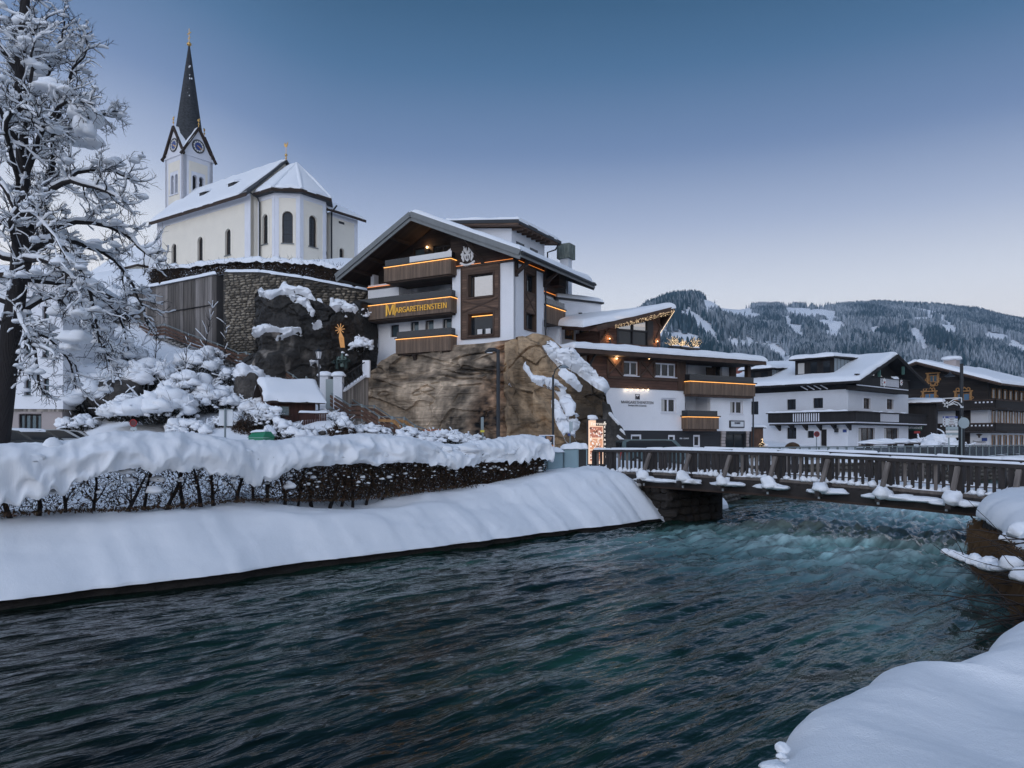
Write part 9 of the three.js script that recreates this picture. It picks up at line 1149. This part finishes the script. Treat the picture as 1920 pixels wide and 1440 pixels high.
  // dormers
  const dorm = (z0, z1, x, y0, y1, n) => { const g = new THREE.Group(); g.name = 'dormer'; h.add(g); const xe = xL + (y1 + 0.1 - yL) / (yC - yL) * (xC - xL); part(g, 'dormer_wall', new MB().box(x, x + 0.2, y0 - 0.6, y1, z1, z0), M.woodBlack); part(g, 'cheek', plate([[x + 0.21, y0 - 0.5], [xe, y1], [x + 0.21, y1]], [], 0.05).translate(0, 0, z0), M.zincLight); const sm = new MB(); for (let i = 1; i < 6; i++) { const xx = lerp(x, xe, i / 7), yb2 = ry(xx); if (yb2 < y1) sm.box(xx - 0.02, xx + 0.02, yb2, y1, z0 + 0.001, z0 + 0.04); } stuff(part(g, 'seams', sm, M.zinc)); for (let i = 0; i < n; i++) { const a = lerp(z1, z0, (i + 0.25) / n), b = lerp(z1, z0, (i + 0.75) / n); part(g, 'dormer_window', new MB().box(x - 0.04, x - 0.01, y0 + 0.35, y1 - 0.3, a, b), i === 0 && n > 2 ? M.curtain : M.glass); } const r = part(g, 'dormer_roof', new MB().hexa([v3(x - 0.7, y1, z0 + 0.4), v3(xe + 0.3, y1 + 0.25, z0 + 0.4), v3(xe + 0.3, y1 + 0.25, z1 - 0.4), v3(x - 0.7, y1, z1 - 0.4), v3(x - 0.7, y1 + 0.15, z0 + 0.4), v3(xe + 0.3, y1 + 0.4, z0 + 0.4), v3(xe + 0.3, y1 + 0.4, z1 - 0.4), v3(x - 0.7, y1 + 0.15, z1 - 0.4)]), M.woodBlack); part(r, 'roof_snow', snowSheet(v3(x - 0.75, y1 + 0.15, z1 - 0.4), v3(x - 0.75, y1 + 0.15, z0 + 0.4), v3(xe + 0.3, y1 + 0.4, z0 + 0.4), v3(xe + 0.3, y1 + 0.4, z1 - 0.4), 0.45, { cell: 0.25 }), M.snow); };
  dorm(-1.9, -6.3, 0.7, 7.9, 9.75, 3); dorm(-9.2, -12.6, 0.7, 7.7, 9.0, 2);
  const ch = part(h, 'chimney', new MB().box(3.2, 3.9, 8, 10.0, -15.6, -14.9), std(0.22, 0.07, 0.05)); part(ch, 'snow_cap', blob(v3(3.55, 10.1, -15.2), 0.8, 0.28, 0.7, 3, 12, 0.2), M.snow);
  const ls = s(1570, 809); part(h, 'wall_lantern', new MB().box(-0.4, -0.05, ls[1] - 0.1, ls[1] + 0.35, ls[0] - 0.15, ls[0] + 0.15), M.iron); const nb = s(1584, 808); part(h, 'number_plate', new MB().box(-0.05, -0.01, nb[1] - 0.15, nb[1] + 0.15, nb[0] - 0.2, nb[0] + 0.2), M.blue);
}
const D0 = new Frame(59.7, 2.1, 95, -0.899);
{
  const h = D0.thing('dark_chalet', 'old dark brown timber chalet with ornate yellow window frames at the right edge', 'house'), W = 16, D = 20, f = (x, y, k = 0) => D0.front(x, y, k), s = (x, y, k = 0) => D0.side(x, y, k), yG = f(1840, 797)[1], yM = f(1840, 764)[1], xC = -8, xR = 2.0, xL = -18, yC = 11.4, yR2 = 8.0, ry = (x) => (x < xC ? lerp(yR2, yC, (x - xL) / (xC - xL)) : lerp(yC, yR2, (x - xC) / (xR - xC))) - 0.25;
  const ow = [[1733, 1752, 749, 738], [1794, 1818, 752, 738], [1742, 1757, 717, 704]].map(([a, b, c, d]) => [f(a, c)[0], f(b, c)[0], f(a, c)[1], f(a, d)[1]]);
  part(h, 'timber_wall', plate([[-W, yM], [0, yM], [0, ry(0)], [xC, ry(xC)], [-W, ry(-W)]], ow.map((q) => rect(...q)), 0.3), M.woodOld); part(h, 'wall', plate(rect(-W, 0, -1, yM - 0.002), [], 0.3), M.whiteOld);
  part(h, 'timber_wall', new MB().box(-0.3, 0, yM, ry(0), -D, -0.31), M.woodOld); part(h, 'wall', new MB().box(-0.32, -0.02, -1, yM, -D, -0.31).box(-W, -0.33, -1, yM, -D - 0.3, -D), M.whiteOld);
  ow.forEach((q, i) => { const w = windowAt(h, ...q, 0, { mull: 1, frame: M.woodPine, glass: i === 2 ? M.glassTeal : phys(0.16, 0.28, 0.42, { roughness: 0.1, metalness: 0.3 }), bar: 0.09, set: 0.08 }); const o = new MB(), cx = (q[0] + q[1]) / 2, ww = q[1] - q[0]; o.box(q[0] - 0.28, q[0] - 0.02, q[2] - 0.1, q[3] + 0.2, 0, 0.07).box(q[1] + 0.02, q[1] + 0.28, q[2] - 0.1, q[3] + 0.2, 0, 0.07).box(q[0] - 0.4, q[1] + 0.4, q[3] + 0.2, q[3] + 0.36, 0, 0.12); const sgn = i === 2 ? -1 : 1, yy = i === 2 ? q[2] - 0.3 : q[3] + 0.5; for (const k of [-1, 1]) { o.add(new THREE.TorusGeometry(0.19, 0.07, 6, 14).translate(cx + k * ww * 0.42, yy, 0.06)); o.tube([v3(cx + k * 0.1, yy + sgn * 0.3, 0.06), v3(cx + k * ww * 0.22, yy + sgn * 0.12, 0.06), v3(cx + k * ww * 0.34, yy - sgn * 0.1, 0.06)], 0.065, 6); o.add(new THREE.TorusGeometry(0.13, 0.05, 6, 12).translate(cx + k * (ww / 2 + 0.34), q[2] + 0.35, 0.05)); } o.ball(v3(cx, yy + sgn * 0.16, 0.06), 0.17, 1, 1, 0.6); part(w, 'ornate_frame', o, M.woodPine); if (i < 2) part(w, 'ornament', new MB().ball(v3(cx, yy + 0.16, 0.13), 0.1, 1, 1, 0.6), M.red); });
  gableRoof(h, { xL, yL: yR2, xR, yR: yR2, xC, yC, z0: 1.6, z1: -D - 1, th: 0.25, mat: M.woodOld, snowT: 0.5, fascia: M.woodTrim, fh: 0.2, seed: 33, cell: 0.4 });
  const bal = (y, x0, x1, holes) => { const g = new THREE.Group(); g.name = 'balcony'; h.add(g); part(g, 'parapet', new MB().box(x0, x1, y - 0.95, y, 1.2, 1.28), M.woodOld); part(g, 'rail', new MB().box(x0 - 0.1, x1 + 0.2, y, y + 0.1, 1.1, 1.4), M.woodTrim); part(g, 'floor_slab', new MB().box(x0, x1 + 1.3, y - 1.15, y - 0.96, 0.01, 1.3), M.woodOld); for (let i = 0; i < holes; i++) part(g, 'cutout', new MB().box(x1 - 0.5 - i * 0.45, x1 - 0.3 - i * 0.45, y - 0.32, y - 0.14, 1.281, 1.3), M.trim); part(g, 'side_parapet', new MB().box(1.2, 1.28, y - 0.95, y, -D, 1.28), M.woodOld); part(g, 'side_rail', new MB().box(1.1, 1.4, y, y + 0.1, -D, 1.4), M.woodTrim); part(g, 'side_floor', new MB().box(0.01, 1.3, y - 1.15, y - 0.96, -D, 0), M.woodOld); };
  bal(f(1800, 795, 1.2)[1], -9.5, 1.28, 14); bal(f(1800, 752.5, 1.2)[1], -9.5, 1.28, 5); 
  part(h, 'timber_panel', new MB().box(f(1758, 0)[0] - 2.5, f(1758, 0)[0], yG, yM, 0.003, 0.06).box(f(1792, 0)[0], f(1820, 0)[0], yG - 0.5, yM, 0.003, 0.06).box(f(1752, 0)[0], f(1819, 0)[0], -0.5, f(1800, 812)[1], 0.003, 0.05), M.woodOld); windowAt(h, f(1800, 0)[0], f(1817, 0)[0], yG, yM - 0.4, 0.2, { frame: M.woodPine, mull: 1, glass: M.glassDim });
  const side = new THREE.Group(); side.name = 'side_windows'; side.rotation.y = Math.PI / 2; h.add(side); for (const [y0, y1] of [[f(1853, 834)[1] - 0.6, f(1853, 817)[1]], [yG + 0.25, yM - 0.35], [yM + 1.2, ry(0) - 0.9]]) for (let x = 1.2; x < D - 1; x += 1.95) { part(side, 'window', new MB().box(x, x + 0.08, y0, y1, 0.01, 0.08).box(x + 1.0, x + 1.08, y0, y1, 0.01, 0.08).box(x, x + 1.08, y1, y1 + 0.08, 0.01, 0.08), M.woodPine); part(side, 'pane', new MB().box(x + 0.08, x + 1.0, y0, y1, 0.005, 0.03), M.glassDim); }
  const ink = std(0.08, 0.06, 0.05), sp = f(1836, 829, 0); part(h, 'lettering', merged([words('Pension', 0.3, 0.03, fontR).translate(sp[0], sp[1] + 0.05, 0.02), words('Alpenhof', 0.3, 0.03, fontR).translate(sp[0], sp[1] - 0.45, 0.02), plate([[-0.4, 0.5], [-0.15, 0.35], [-0.1, 0.1], [0.1, 0.1], [0.15, 0.35], [0.4, 0.5], [0.12, 0.62], [-0.12, 0.62]], [], 0.02).translate(sp[0], sp[1] + 0.45, 0.03)]), ink); part(h, 'plaque', new MB().box(f(1846, 0)[0] - 0.3, f(1846, 0)[0] + 0.3, f(1846, 827)[1], f(1846, 821)[1], 0.003, 0.05), M.blue);
  { const c = f(1784, 691, -3), ch = part(h, 'chimney', new MB().box(c[0] - 0.75, c[0] + 0.75, c[1] - 2, c[1] + 1.1, -3.7, -2.4), M.beige); part(ch, 'snow_cap', blob(v3(c[0], c[1] + 1.25, -3), 1.3, 0.42, 1.1, 2, 14, 0.15), M.snow); }
  // low dark annex with the apartments sign between the houses
  const A1 = new Frame(P(1702, 838, 92).x, 2.2, 92, -0.55), k = A1.thing('dark_annex', 'low dark timber annex with a snowy lean-to roof between the two chalets', 'building'), q = (x, y) => A1.front(x, y), w1 = q(1755, 0)[0]; part(k, 'wall', new MB().box(-0.4, w1, -0.5, q(1730, 757)[1], -5, 0), M.woodBlack); part(k, 'roof', new MB().box(-0.6, w1 + 0.8, q(1730, 757)[1], q(1730, 755)[1], -5.3, 0.9), M.woodDark); part(k, 'roof_snow', snowSheet(v3(-0.6, q(1730, 755)[1], 0.9), v3(w1 + 0.8, q(1730, 755)[1], 0.9), v3(w1 + 0.8, q(1730, 755)[1] + 0.4, -5.2), v3(-0.6, q(1730, 755)[1] + 0.4, -5.2), 0.4, { cell: 0.25 }), M.snow);
  const sb = q(1713, 803); const sgn = part(k, 'sign_board', plate([[sb[0] - 1.15, sb[1] - 0.3], [sb[0] + 0.9, sb[1] - 0.3], [sb[0] + 1.15, sb[1] + 0.28], [sb[0] - 1.25, sb[1] + 0.28]], [], 0.08).translate(0, 0, 1.0), std(0.015, 0.045, 0.035)); part(sgn, 'lettering', words('APPARTEMENTS', 0.26, 0.02, font, 1.95).translate(sb[0] - 0.05, sb[1] + 0.04, 1.01), M.frost); part(sgn, 'red_plate', new MB().box(sb[0] + 0.1, sb[0] + 0.75, sb[1] - 0.62, sb[1] - 0.36, 0.95, 1.0), M.red);
}
// in front of the chalets
{
  const pole = (t, h, r, m = M.iron) => part(t, 'pole', new MB().cyl(0, -0.9, h, 0, r, r * 0.85, 10), m);
  { const p = P(1803, 860, 58.5), t = thing('street_lamp', 'tall grey street lamp with a bell shaped head at the right by the railing', 'street lamp', p.toArray()), H = (py) => P(1803, py, 58.5).y - p.y; pole(t, H(682), 0.14); part(t, 'pole_base', new MB().cyl(0, -0.9, H(792), 0, 0.25, 0.2, 10), M.iron); part(t, 'arm', new MB().tube([v3(0, H(703), 0), v3(-0.3, H(700), 0), v3(-0.6, H(697), 0), v3(-0.85, H(697.5), 0), v3(-0.9, H(701), 0)], 0.04, 6), M.iron); part(t, 'lamp_head', new MB().add(new THREE.LatheGeometry([[0.03, 0.35], [0.1, 0.2], [0.2, 0.1], [0.38, 0], [0.34, -0.05], [0, -0.07]].map(([x, y]) => new THREE.Vector2(x, y)), 14).translate(-0.9, H(705), 0)), M.iron);
    const c = thing('comet_decoration', 'white outlined comet star decoration mounted on the right street lamp', 'decoration', p.toArray()), s = 58.5 / F, q = (x, y) => v3((x - 1803) * s, H(y), 0.12), L = (...a) => new MB().tube(a.map(([x, y]) => q(x, y)), 0.045, 5); part(c, 'frame', merged([L([1801, 746], [1766.5, 747.5], [1767, 757]), L([1801, 746], [1801, 755])]), M.frost); const st = []; for (let i = 0; i <= 10; i++) { const a = i / 10 * 6.283 + 0.3, r = i % 2 ? 2.4 : 6; st.push([1773 + Math.sin(a) * r, 759 - Math.cos(a) * r]); } part(c, 'star', L(...st), M.frost); part(c, 'tail', merged([L([1777, 756], [1786, 749.5], [1795, 748]), L([1778, 759], [1788, 753], [1795, 756], [1801, 762]), L([1778, 760], [1787, 757], [1794, 760])]), M.frost); part(c, 'junction_box', new MB().box(q(1799, 0).x, q(1803, 0).x, H(765), H(762), 0.1, 0.25), M.sign);
    const r = thing('round_sign', 'grey back of a round traffic sign on a short post by the right lamp', 'road sign', P(1806, 860, 57.6).toArray()), hr = P(1806, 793, 57.6).y - P(1806, 860, 57.6).y; part(r, 'post', new MB().cyl(-0.12, -0.9, hr + 0.5, 0, 0.05), M.steel); part(r, 'sign_disc', new MB().tube([v3(0, hr, 0.06), v3(0, hr, 0.09)], 0.42, 24), M.signBack); }
  { const Z = 57, p = P(1779, 860, Z), t = thing('direction_sign', 'direction sign post with a blue top plate and white rows of names', 'road sign', p.toArray()), s = Z / F, H = (py) => P(1779, py, Z).y - p.y; pole(t, H(781), 0.06, M.signBack); [[780.5, 784.2, 1766.5, 1794, M.blue], [785, 788.6, 1766.5, 1794, M.sign], [789.2, 792.6, 1766.5, 1794, M.sign], [793.2, 797.6, 1766.5, 1794, M.sign], [800, 806, 1772, 1795, M.signBack], [807, 811.5, 1772, 1795, M.frost], [812, 815.5, 1772, 1795, M.signBack], [816, 820.5, 1772, 1795, M.frost]].forEach(([a, b, x0, x1, m], i) => { const r = part(t, 'name_plate', new MB().box((x0 - 1779) * s, (x1 - 1779) * s, H(b), H(a), 0.08, 0.11), m); if (i < 4) part(r, 'lettering', merged([words(['Ortsmitte', 'Hotel', 'Pension', 'Gasthof'][i], (b - a) * s * 0.5, 0.008, font).translate((1783 - 1779) * s, H((a + b) / 2), 0.115), plate([[0, 0], [0.1, 0.06], [0.1, -0.06]], [], 0.01).translate((1768 - 1779) * s, H((a + b) / 2), 0.12)]), i ? M.redDark : M.frost); }); }
  { const Z = 72, p = P(1531, 842, Z), t = thing('no_stopping_sign', 'small round dark red sign before the door of the white chalet', 'road sign', p.toArray()), h = P(1531, 814, Z).y - p.y; pole(t, h, 0.05, M.steel); part(t, 'sign_disc', new MB().tube([v3(0, h, 0.05), v3(0, h, 0.08)], 0.27, 20), M.redDark); part(t, 'sign_ring', new THREE.TorusGeometry(0.24, 0.03, 6, 22).translate(0, h, 0.085), M.red); }
  { const p = P(1486, 842, 70), t = thing('straw_dome', 'brown straw covered round bundle in front of the white chalet', 'decoration', p.toArray()), b = new MB(), R = rng(6); for (let i = 0; i < 420; i++) { const a = R() * 6.283, e = R() * 1.4, d = v3(Math.cos(a) * Math.cos(e), Math.sin(e) * 0.7, Math.sin(a) * Math.cos(e)); b.beam(d.clone().multiplyScalar(0.45).add(v3(0, 0.3, 0)), d.clone().multiplyScalar(0.58).add(v3(Math.cos(a) * 0.08, 0.16, Math.sin(a) * 0.08)), 0.03, 0.03); } part(t, 'straw', b, M.grass); part(t, 'core', new MB().ball(v3(0, 0.3, 0), 0.5, 1, 0.7, 1, 12), M.woodTrim); part(t, 'stand', new MB().cyl(0, -0.6, 0.2, 0, 0.3), M.woodPine); }
  { const p = P(1429, 845, 55.5), t = thing('small_christmas_tree', 'small christmas tree with warm lights beside the annex corner', 'tree', p.toArray()), R = rng(2), b = new MB(), l = new MB(); b.cyl(0, -0.5, 0.9, 0, 0.03, 0.01, 5); for (let i = 0; i < 150; i++) { const y = R() * 0.85, r = (0.9 - y) * 0.5, a = R() * 6.283; b.tube([v3(0, y + 0.1, 0), v3(Math.cos(a) * r, y, Math.sin(a) * r)], [0.03, 0.006], 3, false); if (R() < 0.5) l.ball(v3(Math.cos(a) * r * R(), y + 0.04, Math.sin(a) * r), 0.02, 1, 1, 1, 4); } part(t, 'branches', b, M.leafDark); stuff(part(t, 'fairy_lights', l, M.fairy)); part(t, 'snow_load', mergeGeometries([blob(v3(0.3, 0.35, 0.1), 0.16, 0.12, 0.14, 3, 10, 0.3), blob(v3(0.36, 0.12, 0.2), 0.2, 0.14, 0.16, 5, 10, 0.3)]), M.snow); }
  { const a = AN.front(1405, 0)[0], p = AN.at(a + 0.25, 0, -0.4), t = thing('slatted_screen', 'brown vertical slat bin shelter with a snowy top right of the annex', 'shelter', p.toArray(), AN.th), w = AN.front(1434, 0)[0] - a, yt = AN.front(1420, 803)[1]; for (let i = 0; i < 14; i++) part(t, 'slat', new MB().box(i * w / 14, i * w / 14 + 0.09, 0, yt, 0, 0.05), M.rail); part(t, 'body', new MB().box(0, w, 0, yt - 0.02, -1.2, -0.06), M.woodDark); part(t, 'roof', new MB().box(-0.1, w + 0.15, yt, yt + 0.1, -1.4, 0.2), M.black); part(t, 'roof_snow', snowSheet(v3(-0.1, yt + 0.1, 0.2), v3(w + 0.15, yt + 0.1, 0.2), v3(w + 0.15, yt + 0.1, -1.4), v3(-0.1, yt + 0.1, -1.4), 0.22, { cell: 0.1 }), M.snow); }
  const mound = (label, px, py, w) => { const p = P(px, py, 67), t = thing('snowy_table', label, 'table', p.toArray()); part(t, 'table_top', new MB().box(-w * 0.8, w * 0.8, -0.1, -0.02, -0.5, 0.5), M.woodDark); for (const x of [-w * 0.6, w * 0.6]) part(t, 'leg', new MB().box(x - 0.05, x + 0.05, -0.85, -0.1, -0.3, 0.3), M.woodDark); part(t, 'snow_cap', blob(v3(0, 0.1, 0), w, 0.32, 0.7, px, 16, 0.25), M.snow); };
  mound('long table under deep snow before the white chalet windows', 1648, 832, 1.6); mound('table with a round snow cap behind the railing, middle one', 1689, 831, 0.85); mound('right small table with a mushroom of snow by the dark annex', 1718, 831, 0.7);
  for (const [px, py, Z, w, h, label] of [[1762, 836, 66, 1.5, 1.5, 'big snow laden spreading shrub behind the railing, left of the sign post'], [1790, 838, 65, 1.4, 0.9, 'low snow laden shrub behind the direction sign'], [1738, 830, 70, 1.1, 1.3, 'snowy shrub under the apartments sign']]) { const p = P(px, py, Z); bush('snowy_bush', label, p.x, Z, w, h, { seed: px, y: 2.0, n: 60, blobs: 16, snow: 1.8, dark: 1.3 }); }
}
renderer.render(scene, camera);
